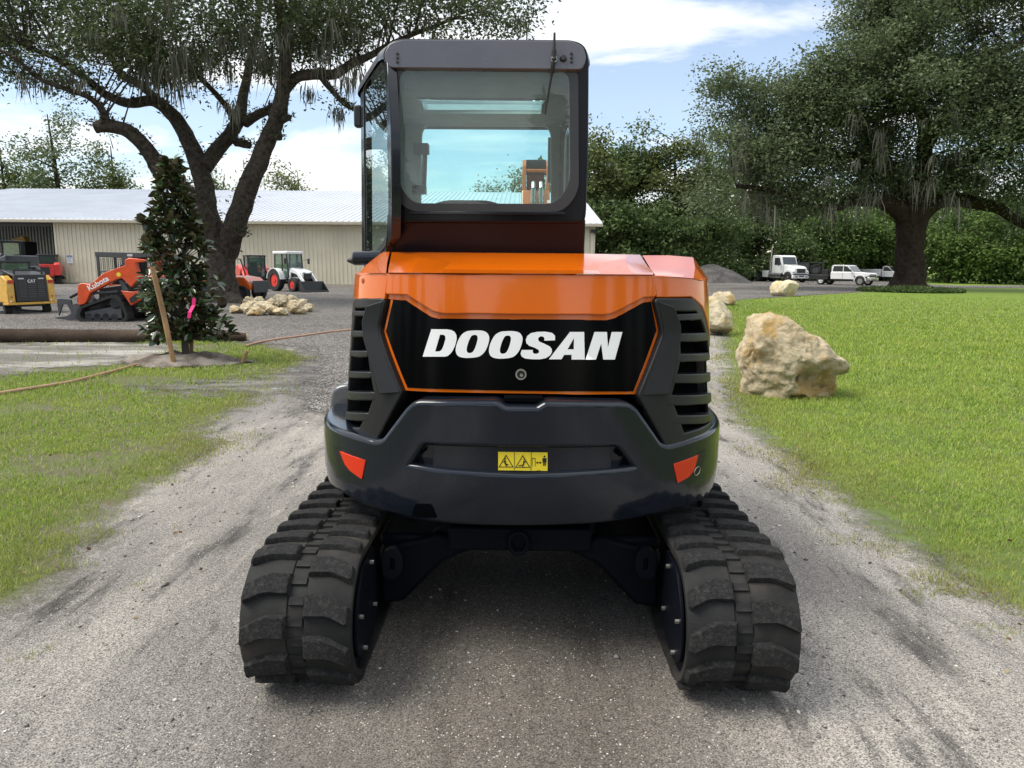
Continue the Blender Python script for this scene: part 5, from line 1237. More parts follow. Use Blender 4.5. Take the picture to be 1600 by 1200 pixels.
# --- ground cover ring under the right oak
def ring_bed():
    rng = np.random.default_rng(31); c = G(1421, 456); n = 16000; a = rng.uniform(0, 6.28, n); r = np.sqrt(rng.random(n)); k = c.y/FPX
    P = np.column_stack([c.x+r*np.cos(a)*74*k, c.y+r*np.sin(a)*3.0, rng.random(n)**1.3*.30*(1.1-r*.6)])
    V, F = quads(P, .22, .09, rng, -.5); o = link('ground_cover', mesh_np('ground_cover', V, F), WOODLEAF); tag(o, 'ring of dark ground cover plants around the lone oak trunk', kind='stuff')
ring_bed()

# ------------------------------------------------------------------ magnolia sapling
def magnolia():
    rng = np.random.default_rng(17); O = (TREE_P.x, TREE_P.y, .20); k = TREE_P.y/FPX
    R = thing('magnolia_sapling', 'young magnolia with glossy dark leaves staked on a bare soil mound', 'young tree', O)
    top = at(268, 247, O[1]); S = spline([(O[0], O[1], .1), (O[0]-.01, O[1], .7), (O[0]-.09, O[1], 1.8), (top.x+.02, O[1], top.z-.5), (top.x, O[1], top.z-.08)])
    mb = MB(); rr = np.linspace(.062, .012, len(S)); mb.path(list(S), list(rr), 10, wob=.06)
    prof = [(252, 8), (275, 20), (300, 26), (330, 34), (365, 50), (400, 58), (440, 60), (480, 60), (512, 54), (530, 44)]
    ros = []
    for i in range(330):
        py = 250+ (532-250)*(rng.random()**.78); w = .85*np.interp(py, [p[0] for p in prof], [p[1] for p in prof]); zc = at(285, py, O[1]).z; cx = np.interp(zc, [p[2] for p in S], [p[0] for p in S])
        a = rng.uniform(0, 6.28); r = w*k*math.sqrt(rng.uniform(.12, 1)); ros.append((cx+r*math.cos(a)-.02, O[1]+r*math.sin(a)*.9, zc, a))
    for px, py, dy in ((345, 500, 0), (330, 512, -.1), (352, 510, .1), (320, 525, -.2), (338, 530, -.1), (358, 520, .0), (335, 495, .1), (326, 498, -.15), (348, 525, 0), (235, 508, -.2), (240, 525, -.1), (228, 515, .1), (250, 530, -.2), (268, 255, 0), (262, 268, .05), (275, 272, -.05), (268, 262, -.08), (272, 290, -.1), (340, 440, -.1), (345, 452, .1)):
        p = at(px, py, O[1]+dy); ros.append((p.x, p.y, p.z, math.atan2(p.y-O[1], p.x-O[0])))
    R_ = np.array([q[:3] for q in ros]); kp = fbm((R_-np.array(O))*2.3+5, 71, 2) > .40+.12*(rng.random(len(R_))-.5); kp[-20:] = True; ros = [q for q, k__ in zip(ros, kp) if k__]
    leaves = []
    for x, y, z, a in ros:
        zs = max(.35, z-.18-.35*math.hypot(x-O[0], y-O[1])); i = int(np.argmin(np.abs(S[:, 2]-zs))); p0 = S[i]; pm = (p0+np.array([x, y, z]))/2+np.array([0, 0, -.03])
        mb.path([p0, pm, (x, y, z)], [.011, .008, .004], 5, cap=False)
        for q in range(rng.integers(6, 9)):
            d = Vector((math.cos(a)*.5+rng.normal(0, .7), math.sin(a)*.5+rng.normal(0, .7), rng.normal(.12, .5))).normalized()
            up = Vector((rng.normal(0, .45), rng.normal(0, .45), 1)); s = up.cross(d).normalized(); n = d.cross(s)
            L = rng.uniform(.13, .21); Mx = Matrix((d*L, s*L, n*L)).transposed().to_4x4(); Mx.translation = Vector((x, y, z))-Vector(O)+Vector(rng.normal(0, .015, 3)); leaves.append(Mx)
    mb.build('trunk', pbr('sapling_bark', (.075, .065, .05), .85, bump=.4), R, O, ang=70)
    green = leafmat('magnolia_leaf', (.020, .044, .015), (.050, .088, .030), (.10, .13, .048), .22, .08, .8, (.070, .060, .028))
    dmy = leafmat('magnolia_leaf_brown', (.06, .030, .012), (.10, .055, .02), None, .35, .1, .5)
    st = [(0, .03), (.22, .15), (.5, .23), (.76, .20), (.93, .09), (1.0, 0)]
    meshes = []
    for v in range(5):
        V = []; F = []; bend = rng.uniform(-.10, .22); fold = rng.uniform(.15, .45)
        for u, w in st: V += [(u, -w, fold*w-bend*u*u), (u, 0, -bend*u*u), (u, w, fold*w-bend*u*u)]
        for i in range(len(st)-1):
            b = i*3; F += [(b, b+3, b+4, b+1), (b+1, b+4, b+5, b+2)]
        m = bpy.data.meshes.new('leaf'); m.from_pydata(V, [], F); m.polygons.foreach_set('use_smooth', [True]*len(m.polygons)); m.materials.append(dmy if v == 4 else green); meshes.append(m)
    order = sorted(range(len(leaves)), key=lambda i: leaves[i].translation.y-.25*abs(leaves[i].translation.x))
    big = set(order[:300]); Vr = []; Fr = []
    for i, Mx in enumerate(leaves):
        m = meshes[4] if rng.random() < .06 else meshes[int(rng.integers(0, 4))]
        if i in big:
            o = bpy.data.objects.new('leaf', m); C.objects.link(o); o.parent = R; o.matrix_local = Mx
        else:
            b = len(Vr); Vr += [tuple(Mx @ v.co) for v in m.vertices]; Fr += [tuple(j+b for j in p.vertices) for p in m.polygons]
    m = bpy.data.meshes.new('foliage'); m.from_pydata(Vr, [], Fr); m.polygons.foreach_set('use_smooth', [True]*len(m.polygons)); o = link('foliage', m, green, R); o['kind'] = 'stuff'
magnolia()

WOODST = pbr('stake_wood', (.34, .20, .095), .75, 0, .25, 3.0, bump=.4, bscale=60)
def stake(a, b, w, Y, label, name='wooden_stake', mat=WOODST, group='wooden stakes around the young tree', dY=0):
    p, q = at(*a, Y), at(*b, Y+dY); r = w/2/FPX*Y; o = MB(); o.path([p+Vector((0, 0, -.15)), p.lerp(q, .5), q], [r, r*1.02, r*.95], 10, wob=.05); o = o.build(name, mat, None, (0, 0, 0), .004); tag(o, label, 'stake', group); return o
stake((273, 564), (238, 417), 8, TREE_P.y-.55, 'long leaning wooden stake in front of the young magnolia', dY=-.1)
stake((298, 564), (300, 455), 6.5, TREE_P.y+.35, 'upright wooden stake just behind the young magnolia trunk')
stake((374, 571), (387, 548), 5.5, TREE_P.y-.1, 'short slanting wooden stake right of the soil mound')
p = at(388, 545.5, TREE_P.y-.1)
mb = MB(); a, b = at(303, 466, TREE_P.y-.72), at(295, 497, TREE_P.y-.75); w = Vector((.028, 0, .0)); pts = [a, a.lerp(b, .35)+Vector((.012, .02, 0)), a.lerp(b, .7)+Vector((-.004, -.01, 0)), b]
for i in range(3):
    u, v = pts[i], pts[i+1]; mb.add([u-w, u+w, v+w*.9, v-w*.9, u-w+Vector((0, .004, 0)), u+w+Vector((0, .004, 0)), v+w*.9+Vector((0, .004, 0)), v-w*.9+Vector((0, .004, 0))], [(0, 1, 2, 3), (7, 6, 5, 4), (0, 3, 7, 4), (1, 5, 6, 2)])
o = mb.build('ribbon', pbr('pink_ribbon', (.85, .03, .22), .5)); tag(o, 'bright pink marking ribbon hanging in the young magnolia', 'ribbon')
HOSE = pbr('hose_rubber', (.40, .24, .15), .55, 0, .15, 4.0)
def hose(pts, label):
    P = [G(x, y)+Vector((0, 0, .03)) for x, y in pts]; S = spline([tuple(p) for p in P], 8); o = MB(); o.path(list(S), .021, 8); o = o.build('garden_hose', HOSE); tag(o, label, 'hose', 'lengths of tan garden hose')
hose([(-60, 628), (0, 618), (50, 610), (105, 601), (150, 590), (195, 578), (222, 570), (234, 569)], 'tan garden hose lying across the grass left of the soil mound')
hose([(384, 543), (400, 538), (432, 532), (470, 527), (510, 521), (548, 517), (610, 512)], 'tan garden hose trailing over the gravel behind the excavator')
def log_():
    a, b = G(-160, 536), G(386, 533.5); r0, r1 = .155, .125; a.z, b.z = r0-.02, r1-.02; n = 26; pts = [a.lerp(b, i/n)+Vector((0, random.uniform(-.015, .015), random.uniform(-.01, .01))) for i in range(n+1)]
    rr = [r0+(r1-r0)*i/n for i in range(n+1)]; rr[-1] = r1*.55; rr[-2] = r1*.9
    o = MB(); o.path(pts, rr, 14, wob=.05); R = o.build('fallen_log', pbr('log_bark', (.060, .044, .033), .9, 0, .4, 1.2, bump=.8, bscale=14, dirt=(.13, .10, .075), dirt_amt=.6, spec=.1), None, (0, 0, 0), ang=50)
    tag(R, 'long barkless log edging the gravel yard behind the young tree', 'log')
    e = pts[-1]; d = (pts[-1]-pts[-3]).normalized(); o = MB(); o.tube(e-d*.02, e+d*.012, r1*.56, r1*.5, 14); o.build('cut_end', pbr('cut_wood', (.48, .34, .19), .8, bump=.3), R)
log_()

# ------------------------------------------------------------------ rocks
def rockmat(name, base, stain, dark):
    m, t, out = newmat(name); tc = node(t, 'ShaderNodeTexCoord'); co = tc.outputs['Object']
    n1 = nz(t, co, 2.2, 8.0, .68); n2 = nz(t, co, 4.8, 8.0, .7); n3 = nz(t, co, 22.0, 8.0, .75); v = vor(t, co, 5.0, 'DISTANCE_TO_EDGE')
    c = mixc(t, smooth(t, n2, .35, .65), base, tuple(x*.74 for x in base))
    c = mixc(t, math_(t, 'MULTIPLY', smooth(t, n1, .46, .64), .8), c, stain)
    c = mixc(t, math_(t, 'MULTIPLY', smooth(t, n3, .55, .74), .7), c, dark)
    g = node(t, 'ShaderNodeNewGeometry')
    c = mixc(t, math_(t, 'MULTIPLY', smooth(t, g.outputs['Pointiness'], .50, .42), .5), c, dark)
    b = node(t, 'ShaderNodeBsdfPrincipled', {'Base Color': c, 'Roughness': .92, 'Specular IOR Level': .2})
    h = math_(t, 'ADD', math_(t, 'MULTIPLY', n3, .7), math_(t, 'MULTIPLY', n2, 1.2))
    bp = node(t, 'ShaderNodeBump', {'Strength': 1.0, 'Distance': .06, 'Height': h}); t.links.new(bp.outputs[0], b.inputs['Normal']); t.links.new(b.outputs[0], out.inputs[0]); return m
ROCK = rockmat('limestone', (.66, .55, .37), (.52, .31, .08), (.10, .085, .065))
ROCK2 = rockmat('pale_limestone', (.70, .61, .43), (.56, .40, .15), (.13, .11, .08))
def rock(outline, Y, depth, mat, label, group, seed, sub=5, rough=.10, dents=(), name='limestone_rock', sink=.04, cuts=9):
    """outline: silhouette in pixels, given real depth and displaced"""
    P = [at(px, py, Y) for px, py in outline]; zmin = min(p.z for p in P); O = Vector((sum(p.x for p in P)/len(P), Y, 0)); cz = sum(p.z for p in P)/len(P)
    th = np.array([math.atan2(p.z-cz, p.x-O.x) for p in P]); rr = np.array([math.hypot(p.z-cz, p.x-O.x) for p in P]); o_ = np.argsort(th); th, rr = th[o_], rr[o_]
    th = np.r_[th-2*math.pi, th, th+2*math.pi]; rr = np.r_[rr, rr, rr]; mr = rr.mean()
    bm = bmesh.new(); bmesh.ops.create_icosphere(bm, subdivisions=sub, radius=1); V = np.array([v.co[:] for v in bm.verts])
    a = np.arctan2(V[:, 2], V[:, 0]); R_ = np.interp(a, th, rr); ry = V[:, 1]
    rho = np.sqrt(np.clip(1-np.abs(ry)**2.4, 0, 1))**.9; hyp = np.hypot(V[:, 0], V[:, 2])+1e-9
    X = np.column_stack([V[:, 0]/hyp*R_*rho, ry*depth, V[:, 2]/hyp*R_*rho])
    q = X/mr; n = (fbm(q*1.7+seed*3.1, seed, 4)-.5)*1.6; rid = np.abs(fbm(q*2.6+seed, seed+5, 4)-.5)*2; fine = fbm(q*8+seed, seed+9, 3)-.5
    nv = X/np.linalg.norm(X, axis=1)[:, None]; amp = rough*mr
    rg_ = np.random.default_rng(seed*7+1); X = X+nv*(n*amp*.9)[:, None]
    for _ in range(cuts):       # broken faces
        d = rg_.normal(0, 1, 3); d[1] -= .5; d /= np.linalg.norm(d); s_ = X@d; lim = s_.max()*rg_.uniform(.66, .86); X = X-np.where(s_ > lim, (s_-lim)*.88, 0)[:, None]*d
    q = X/mr; led = np.abs(fbm(q*np.array([2.0, 2.0, 4.2])+seed*1.7, seed+21, 4)-.5)*2; pit = np.clip(fbm(q*6.5, seed+31, 3)-.56, 0, 1)
    X = X+nv*((rid-.35)*amp*1.1+(led-.3)*amp*.7+fine*amp*.7-pit*amp*1.3+(fbm(q*19, seed+41, 2)-.5)*amp*.28)[:, None]
    for (px, py, r, dp) in dents:
        c = at(px, py, Y); d2 = ((X[:, 0]+O.x-c.x)**2+(X[:, 2]+cz-c.z)**2)/(r*r); X[:, 1] += np.where(X[:, 1] < .1, np.exp(-d2)*dp, 0)
    X[:, 2] += cz; X[:, 2] = np.maximum(X[:, 2], -sink)
    for v, x in zip(bm.verts, X): v.co = Vector(x)
    m = bpy.data.meshes.new(name); bm.to_mesh(m); bm.free(); m.polygons.foreach_set('use_smooth', [True]*len(m.polygons)); o = link(name, m, mat); o.location = O
    tag(o, label, 'rock', group); return o
Zr = lambda pts: [(1120+x/7.06, 470+y/7.06) for x, y in pts]
BY3 = G(1235, 627).y
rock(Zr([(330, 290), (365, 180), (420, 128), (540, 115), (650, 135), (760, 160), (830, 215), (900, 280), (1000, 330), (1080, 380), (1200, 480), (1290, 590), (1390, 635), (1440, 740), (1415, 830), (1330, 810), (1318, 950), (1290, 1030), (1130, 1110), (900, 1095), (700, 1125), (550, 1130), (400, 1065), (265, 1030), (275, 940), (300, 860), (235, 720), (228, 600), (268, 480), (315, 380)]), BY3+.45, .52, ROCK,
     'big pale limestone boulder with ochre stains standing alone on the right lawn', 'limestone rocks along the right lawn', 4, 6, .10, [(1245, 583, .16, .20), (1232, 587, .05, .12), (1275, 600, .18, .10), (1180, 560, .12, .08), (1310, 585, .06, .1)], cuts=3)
rock([(1096, 470), (1112, 462), (1130, 466), (1141, 478), (1143, 500), (1142, 520), (1130, 527), (1110, 527), (1096, 520)], G(1125, 526).y+.4, .5, ROCK2, 'limestone boulder half hidden behind the right side of the excavator', 'limestone rocks along the right lawn', 7, 5, .13)
rock([(1106, 470), (1114, 460), (1132, 457), (1150, 459), (1152, 468), (1149, 476), (1138, 478), (1118, 477)], G(1140, 477.5).y+.4, .6, ROCK, 'low limestone rock just beyond the half hidden boulder', 'limestone rocks along the right lawn', 9, 4, .13)
rock([(1202, 450), (1207, 443), (1225, 440), (1240, 438), (1248, 443), (1245, 455), (1236, 463), (1222, 464), (1206, 463)], G(1225, 463.5).y+.4, .7, ROCK2, 'tan limestone rock on the lawn edge in front of the white semi truck', 'limestone rocks along the right lawn', 12, 4, .12)
pile = [(398, 487, 12, 6, 'flat cream rock at the very front left of the rock pile'), (439, 487, 11, 6, 'flat cream rock at the very front middle of the rock pile'), (455, 469, 9, 7, 'cream rock peeking over the back of the rock pile right of the rounded one'), (424, 474, 9, 8, 'cream rock in the heart of the rock pile'), (470, 485, 10, 6, 'flat ochre rock at the front right of the rock pile'), (391, 481, 13, 9, 'squared pale rock at the left end of the rock pile by the oak'), (388, 470.5, 9, 6, 'small rock at the back left of the rock pile by the oak'), (404, 471, 9, 8, 'upright rock at the back of the rock pile left of its middle'), (412, 481, 13, 10, 'wide pale rock in the front middle of the rock pile'), (426, 485, 11, 7, 'low whitish rock at the front of the rock pile'),
        (437, 471, 13, 9, 'rounded rock topping the back of the rock pile'), (447, 475, 7, 7, 'small rock wedged in the middle of the rock pile'), (459, 480, 12, 10, 'broad ochre rock right of the middle of the rock pile'), (473, 476, 9, 9, 'ochre topped rock near the right end of the rock pile'), (483, 481, 8, 6, 'pointed pale rock at the right end of the rock pile'), (366, 484, 8, 6, 'small pale rock beside the oak roots'), (375, 485, 6, 4.5, 'smallest pale rock between oak roots and rock pile')]
for i, (x, y, rx, ry, lb) in enumerate(pile):
    rx *= 1.3; ry *= 1.2; rg = random.Random(i); ol = [(x+rx*math.cos(a)*rg.uniform(.8, 1.12), y-ry*math.sin(a)*rg.uniform(.8, 1.12)) for a in np.linspace(0, 2*math.pi, 10)[:-1]]
    Yb = G(x, max(488.5, y+ry)).y if y < 478 else G(x, y+ry).y
    if y < 478: Yb = G(x, 483).y
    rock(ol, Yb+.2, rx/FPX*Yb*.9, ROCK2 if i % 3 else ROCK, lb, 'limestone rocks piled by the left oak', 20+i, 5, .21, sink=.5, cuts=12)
def log_round(px, py, r, lb, k):
    p = at(px, py, G(px, 486).y); rr = r/FPX*p.y; o = MB(); d = Vector((.35, -.85, .25)).normalized(); o.tube(p-d*-.45, p, rr, rr, 14); R = o.build('log_round', BARK2, None, (0, 0, 0), .01); tag(R, lb, 'log', 'cut log rounds at the oak foot')
    o = MB(); o.tube(p, p+d*.01, rr*.9, rr*.88, 14); o.build('cut_face', pbr('cut_face', (.52, .40, .22), .8), R)
log_round(347, 475, 7, 'sawn log round with a pale cut face against the oak foot', 0)
log_round(330, 484, 6, 'smaller sawn log round low beside the oak foot', 1)

def gravel_pile():
    c = G(1128, 442.5); Yc = c.y+4; n = 70; hx, hy = at(1186, 440, Yc).x-at(1128, 440, Yc).x, 4.0; H = at(1128, 411, Yc).z
    u = np.linspace(-1.15, 1.15, n); X, Y = np.meshgrid(u, u); r = np.hypot(X, Y); P = np.column_stack([X.ravel()*hx*1.15, Y.ravel()*hy])
    Z = H*np.clip(1-r.ravel()**1.25, 0, 1); Z = np.minimum(Z, H*.98)+np.where(Z > 0, (fbm(P*.9, 61, 4)-.5)*.5+(fbm(P*5, 62, 3)-.5)*.18, 0)*np.clip(Z/.4, 0, 1)-.02
    idx = np.arange(n*n).reshape(n, n); F = np.stack([idx[:-1, :-1].ravel(), idx[:-1, 1:].ravel(), idx[1:, 1:].ravel(), idx[1:, :-1].ravel()], 1)
    m = groundmat('pile_gravel', lambda t, co: ((lambda g: mixc(t, .75, mixc(t, smooth(t, nz(t, co, .8, 6.0), .35, .65), (.055, .052, .050), (.10, .095, .09)), mixc(t, g, (.2, .2, .2), (.85, .85, .85)), 'OVERLAY'))(node(t, 'ShaderNodeSeparateColor', {0: vor(t, co, 14.0, 'F1', 'Color')}).outputs[0]), nz(t, co, 9.0, 6.0, .7), .9))
    o = link('gravel_heap', mesh_np('gravel_heap', np.column_stack([P, Z]), F, True), m); o.location = (c.x-.2, Yc, 0); tag(o, 'heap of dark gravel in front of the wood left of the white semi truck', 'gravel pile')
gravel_pile()

def litter():
    """fallen oak leaves and twigs on lawn and path"""
    rng = np.random.default_rng(88); n = 800; r = 2.6*np.exp(rng.random(n)*math.log(26/2.6)); a = np.radians(rng.uniform(-42, 45, n)); P = np.column_stack([r*np.sin(a), r*np.cos(a)])
    dp = sdf(P, path_poly); keep = (dp < .5) & (np.hypot(P[:, 0]-TREE_P.x, P[:, 1]-TREE_P.y) > .2); P = P[keep]; n = len(P)
    V, F = quads(np.column_stack([P, rng.uniform(.012, .034, n)]), .032, .018, rng, .0); V[:, 2] = np.clip(V[:, 2], .008, .05)
    m = leafmat('dead_leaf', (.10, .06, .03), (.20, .14, .07), (.30, .24, .13), .8, .1); o = link('leaf_litter', mesh_np('leaf_litter', V, F), m); tag(o, 'scattered fallen brown leaves on the lawn and along the path edges', kind='stuff')
litter()

# ------------------------------------------------------------------ machines and vehicles in the background
TYRE = pbr('tyre_rubber', (.018, .018, .018), .8, 0, .2, 10.0, bump=.2, bscale=40)
MBLK = pbr('machine_black', (.018, .019, .021), .42)
MGREY = pbr('machine_grey', (.060, .063, .068), .45)
SREDO = pbr('loader_orange_red', (.62, .075, .018), .32, coat=.3, dirt=(.35, .12, .06), dirt_amt=.3)
SRED = pbr('loader_red', (.58, .028, .022), .30, coat=.4)
SYEL = pbr('machine_yellow', (.62, .36, .06), .35, coat=.3)
SWHT = pbr('machine_white', (.74, .75, .76), .32, coat=.4)
TWHT = pbr('truck_white', (.72, .73, .74), .28, 0, .03, 1.0, coat=.5)
CHROME = pbr('chrome', (.65, .66, .67), .18, .95)
VGLASS = pbr('vehicle_glass', (.030, .042, .045), .06, 0, .1, 2.0, spec=.8)
CGLASS = glassmat('machine_glass', (.55, .66, .62), (.3, .4, .38), .15, .9)
LAMP = pbr('head_lamp', (.60, .62, .62), .12)
AMB = pbr('lamp_red', (.45, .04, .02), .3)

def place(name, label, cat, px, py, az, dY=0.0, group=None):
    p = G(px, py); return thing(name, label, cat, (p.x, p.y+dY, 0), math.pi/2-rad(az), group)
def rot_part(o, **k): return o
def wheel(R, x, y, r, w, rim=MGREY, rr=.55, z=None, name='wheel'):
    z = r if z is None else z; mb = MB(); a, b = y-w/2, y+w/2
    prof = [(.60*r, a), (.92*r, a), (r, a+w*.16), (r, b-w*.16), (.92*r, b), (.60*r, b)]; V = []; F = []; n = 26; k = len(prof)
    for j in range(n):
        t = 2*math.pi*j/n
        for q, yy in prof: V.append((x+q*math.cos(t), yy, z+q*math.sin(t)))
    for j in range(n):
        for i in range(k): F.append((j*k+i, j*k+(i+1) % k, ((j+1) % n)*k+(i+1) % k, ((j+1) % n)*k+i))
    mb.add(V, F); o = mb.build(name, TYRE, R)
    mb = MB(); mb.tube((x, y-w*.36, z), (x, y+w*.36, z), r*.62, r*.62, 22); mb.tube((x, y-w*.44, z), (x, y+w*.44, z), r*.2, r*.2, 12); mb.build('rim', rim, o); return o
def tread_track(R, out, y0, y1, mat=TYRE, pads=True):
    """closed rubber track: outline in (x, z), with an open middle"""
    mb = MB(); cx = sum(p[0] for p in out)/len(out); cz = sum(p[1] for p in out)/len(out); inn = [(cx+(x-cx)*.88, cz+(z-cz)*.80) for x, z in out]; n = len(out)
    V = [(x, y, z) for y in (y0, y1) for x, z in out]+[(x, y, z) for y in (y0, y1) for x, z in inn]; F = []
    for i in range(n):
        j = (i+1) % n; F += [(i, j, n+j, n+i), (2*n+i, 3*n+i, 3*n+j, 2*n+j), (i, 2*n+i, 2*n+j, j), (n+i, n+j, 3*n+j, 3*n+i)]
    mb.add(V, F); t = mb.build('rubber_track', mat, R)
    if pads:
        L = [math.hypot(out[(i+1) % n][0]-out[i][0], out[(i+1) % n][1]-out[i][1]) for i in range(n)]; mesh0 = None
        for i in range(n):
            a, b = Vector((out[i][0], 0, out[i][1])), Vector((out[(i+1) % n][0], 0, out[(i+1) % n][1])); k = max(1, int(L[i]/.11)); d = (b-a).normalized(); q = Vector((-d.z, 0, d.x)); q = q if q.dot(a-Vector((cx, 0, cz))) > 0 else -q
            for s_ in range(k):
                p = a.lerp(b, (s_+.5)/k)
                if mesh0 is None: g = MB(); g.box(-.028, .028, -(y1-y0)*.48, (y1-y0)*.48, -.005, .022); o = g.build('tread_bar', mat, t); mesh0 = o.data
                else: o = bpy.data.objects.new('tread_bar', mesh0); C.objects.link(o); o.parent = t
                Mx = Matrix((d, Vector((0, 1, 0)) if d.cross(Vector((0, 1, 0))).dot(q) > 0 else Vector((0, -1, 0)), q)).transposed().to_4x4(); Mx.translation = p+Vector((0, (y0+y1)/2, 0)); o.matrix_local = Mx
    return t
def text(R, s, size, loc, rot, mat, name='lettering', sx=1.0, shear=0.0):
    c = bpy.data.curves.new(name, 'FONT'); c.body = s; c.size = size; c.extrude = .002; c.align_x = 'CENTER'; c.align_y = 'CENTER'; c.shear = shear; c.offset = size*.018
    tmp = bpy.data.objects.new('tmp', c); C.objects.link(tmp); bpy.context.view_layer.update(); me = bpy.data.meshes.new_from_object(tmp.evaluated_get(bpy.context.evaluated_depsgraph_get())); bpy.data.objects.remove(tmp)
    o = link(name, me, mat, R); o.location = loc; o.rotation_euler = rot; o.scale = (sx, 1, 1); return o
def mesh_window(R, x0, x1, y, z0, z1, name='screen', fr=MBLK, step=.05):
    mb = MB(); x = x0
    while x <= x1: mb.box(x-.004, x+.004, y-.006, y+.006, z0, z1); x += step
    z = z0
    while z <= z1: mb.box(x0, x1, y-.006, y+.006, z-.004, z+.004); z += step
    o = mb.build(name, fr, R); o['kind'] = 'stuff'; return o

# --- orange red compact track loader, side on, grapple to the left
def kubota():
    R = place('track_loader', 'orange red compact track loader seen side on with a claw grapple lowered to the left', 'track loader', 186, 499.5, -93)
    S = lambda pts: [((640-x)/446, (1000-y)/446) for x, y in pts]
    tk = S([(352, 900), (350, 950), (372, 985), (430, 1000), (880, 1003), (925, 975), (940, 930), (905, 800), (858, 700), (800, 678), (740, 685), (385, 828)])
    for s in (1, -1): tread_track(R, tk, .52*s if s > 0 else -.92, .92*s if s > 0 else -.52)
    for s in (.60, -.84): mb = MB(); mb.prism('y', S([(420, 880), (860, 800), (860, 960), (430, 960)]), s, s+.24); mb.build('track_frame', MGREY, R, bevel=.02)
    for s in (.58, -.82):
        for x in (470, 570, 670, 770):
            mb = MB(); mb.tube(((640-x)/446, s, .13), ((640-x)/446, s+.26, .13), .10, .10, 16); mb.build('track_roller', MBLK, R)
        mb = MB(); mb.tube(((640-800)/446, s, .50), ((640-800)/446, s+.26, .50), .16, .16, 18); mb.build('drive_sprocket', MBLK, R)
    mb = MB(); mb.prism('y', S([(520, 800), (540, 600), (800, 560), (980, 480), (1250, 470), (1250, 740), (1120, 900), (960, 900), (900, 700), (700, 700)]), -.52, .52); mb.build('body', MBLK, R, bevel=.03)
    for s in (1, -1):
        a, b = (.72, .90) if s > 0 else (-.90, -.72)
        mb = MB(); mb.prism('y', S([(373, 800), (380, 590), (400, 552), (450, 540), (520, 560), (700, 420), (950, 330), (950, 270), (1000, 243), (1060, 250), (1190, 262), (1190, 285), (1070, 300), (1110, 470), (1000, 585), (960, 540), (900, 480), (840, 495), (520, 660), (470, 760), (440, 790)]), a, b); arm = mb.build('lift_arm', SREDO, R, bevel=.015)
        mb = MB(); mb.prism('y', S([(870, 625), (1000, 640), (1065, 625), (1080, 740), (975, 805)]), a-.02*s, b-.04*s); ar = mb.build('rear_bracket', SREDO, R, bevel=.015)
        mb = MB(); mb.prism('y', S([(970, 720), (1060, 655), (1065, 735), (985, 775)]), (b-.02 if s > 0 else a-.005), (b+.002 if s > 0 else a+.02)); mb.build('bracket_opening', MBLK, ar)
        mb = MB(); mb.prism('y', S([(850, 500), (900, 510), (960, 620), (900, 640)]), a+.04, b-.06); mb.tube(S([(560, 660)])[0][:1]+(a+.06,)+S([(560, 660)])[0][1:], S([(820, 640)])[0][:1]+(a+.06,)+S([(820, 640)])[0][1:], .035, .035, 10); mb.build('lift_cylinder', MGREY, R)
        if s > 0:
            c0 = S([(625, 545)])[0]; text(R, 'Kubota', .20, (c0[0], b+.006, c0[1]), (math.pi/2, -rad(28), math.pi), WHT, sx=1.05)
            c1 = S([(870, 437)])[0]; mb = MB(); mb.tube((c1[0], b, c1[1]), (c1[0], b+.004, c1[1]), .06, .06, 6); mb.build('badge', YEL, arm)
    # cage
    for y in (.44, -.5):
        mb = MB(); mb.prism('y', S([(520, 180), (1180, 190), (1180, 235), (850, 245), (560, 235), (525, 235)]), y, y+.06); mb.prism('y', S([(530, 235), (562, 235), (562, 560), (536, 560)]), y, y+.06); mb.prism('y', S([(830, 240), (945, 240), (930, 480), (840, 420)]), y, y+.06); mb.prism('y', S([(562, 400), (830, 395), (830, 415), (562, 420)]), y, y+.06); mb.prism('y', S([(1150, 235), (1210, 300), (1230, 440), (1170, 440)]), y, y+.06)
        cg = mb.build('cab_frame', MGREY, R, bevel=.012); x0, z0 = S([(828, 395)])[0]; x1, z1 = S([(566, 242)])[0]; mesh_window(cg, x0, x1, y+.03, z0, z1)
        x0, z0 = S([(828, 520)])[0]; x1, z1 = S([(566, 425)])[0]; mesh_window(cg, x0, x1, y+.03, z0, z1)
        x0, z0 = S([(1160, 395)])[0]; x1, z1 = S([(1050, 300)])[0]; mesh_window(cg, x0, x1, y+.03, z0, z1)
    mb = MB(); mb.prism('y', S([(525, 172), (1190, 182), (1190, 196), (525, 190)]), -.5, .5); mb.build('roof', MGREY, R, bevel=.01)
    mb = MB(); mb.prism('y', S([(905, 198), (965, 198), (965, 225), (905, 225)]), .5, .52); mb.build('work_lamp', LAMP, R)
    mb = MB(); mb.prism('y', S([(640, 560), (800, 560), (820, 330), (760, 330), (740, 470), (650, 480)]), -.28, .28); mb.build('seat', MBLK, R, bevel=.03)
    mb = MB(); mb.prism('y', S([(1110, 460), (1240, 440), (1262, 560), (1130, 560), (1115, 520)]), -.5, .60); mb.build('engine_hood', SREDO, R, bevel=.04)
    mb = MB(); mb.prism('y', S([(1390, 700), (1520, 690), (1525, 755), (1400, 760)]), .30, .66); mb.build('rear_lamp_guard', SREDO, R, bevel=.02)
    mb = MB(); mb.prism('y', S([(1180, 470), (1380, 480), (1400, 900), (1150, 900)]), -.48, .48); mb.build('rear_door', MBLK, R, bevel=.04)
    # grapple
    mb = MB(); mb.prism('y', S([(185, 700), (290, 650), (325, 690), (370, 750), (370, 960), (245, 985), (240, 790), (200, 760)]), -.10, .10); mb.box(S([(365, 0)])[0][0]-.02, S([(345, 0)])[0][0]+.1, -.8, .8, .12, .5); gr = mb.build('grapple', MGREY, R, bevel=.015)
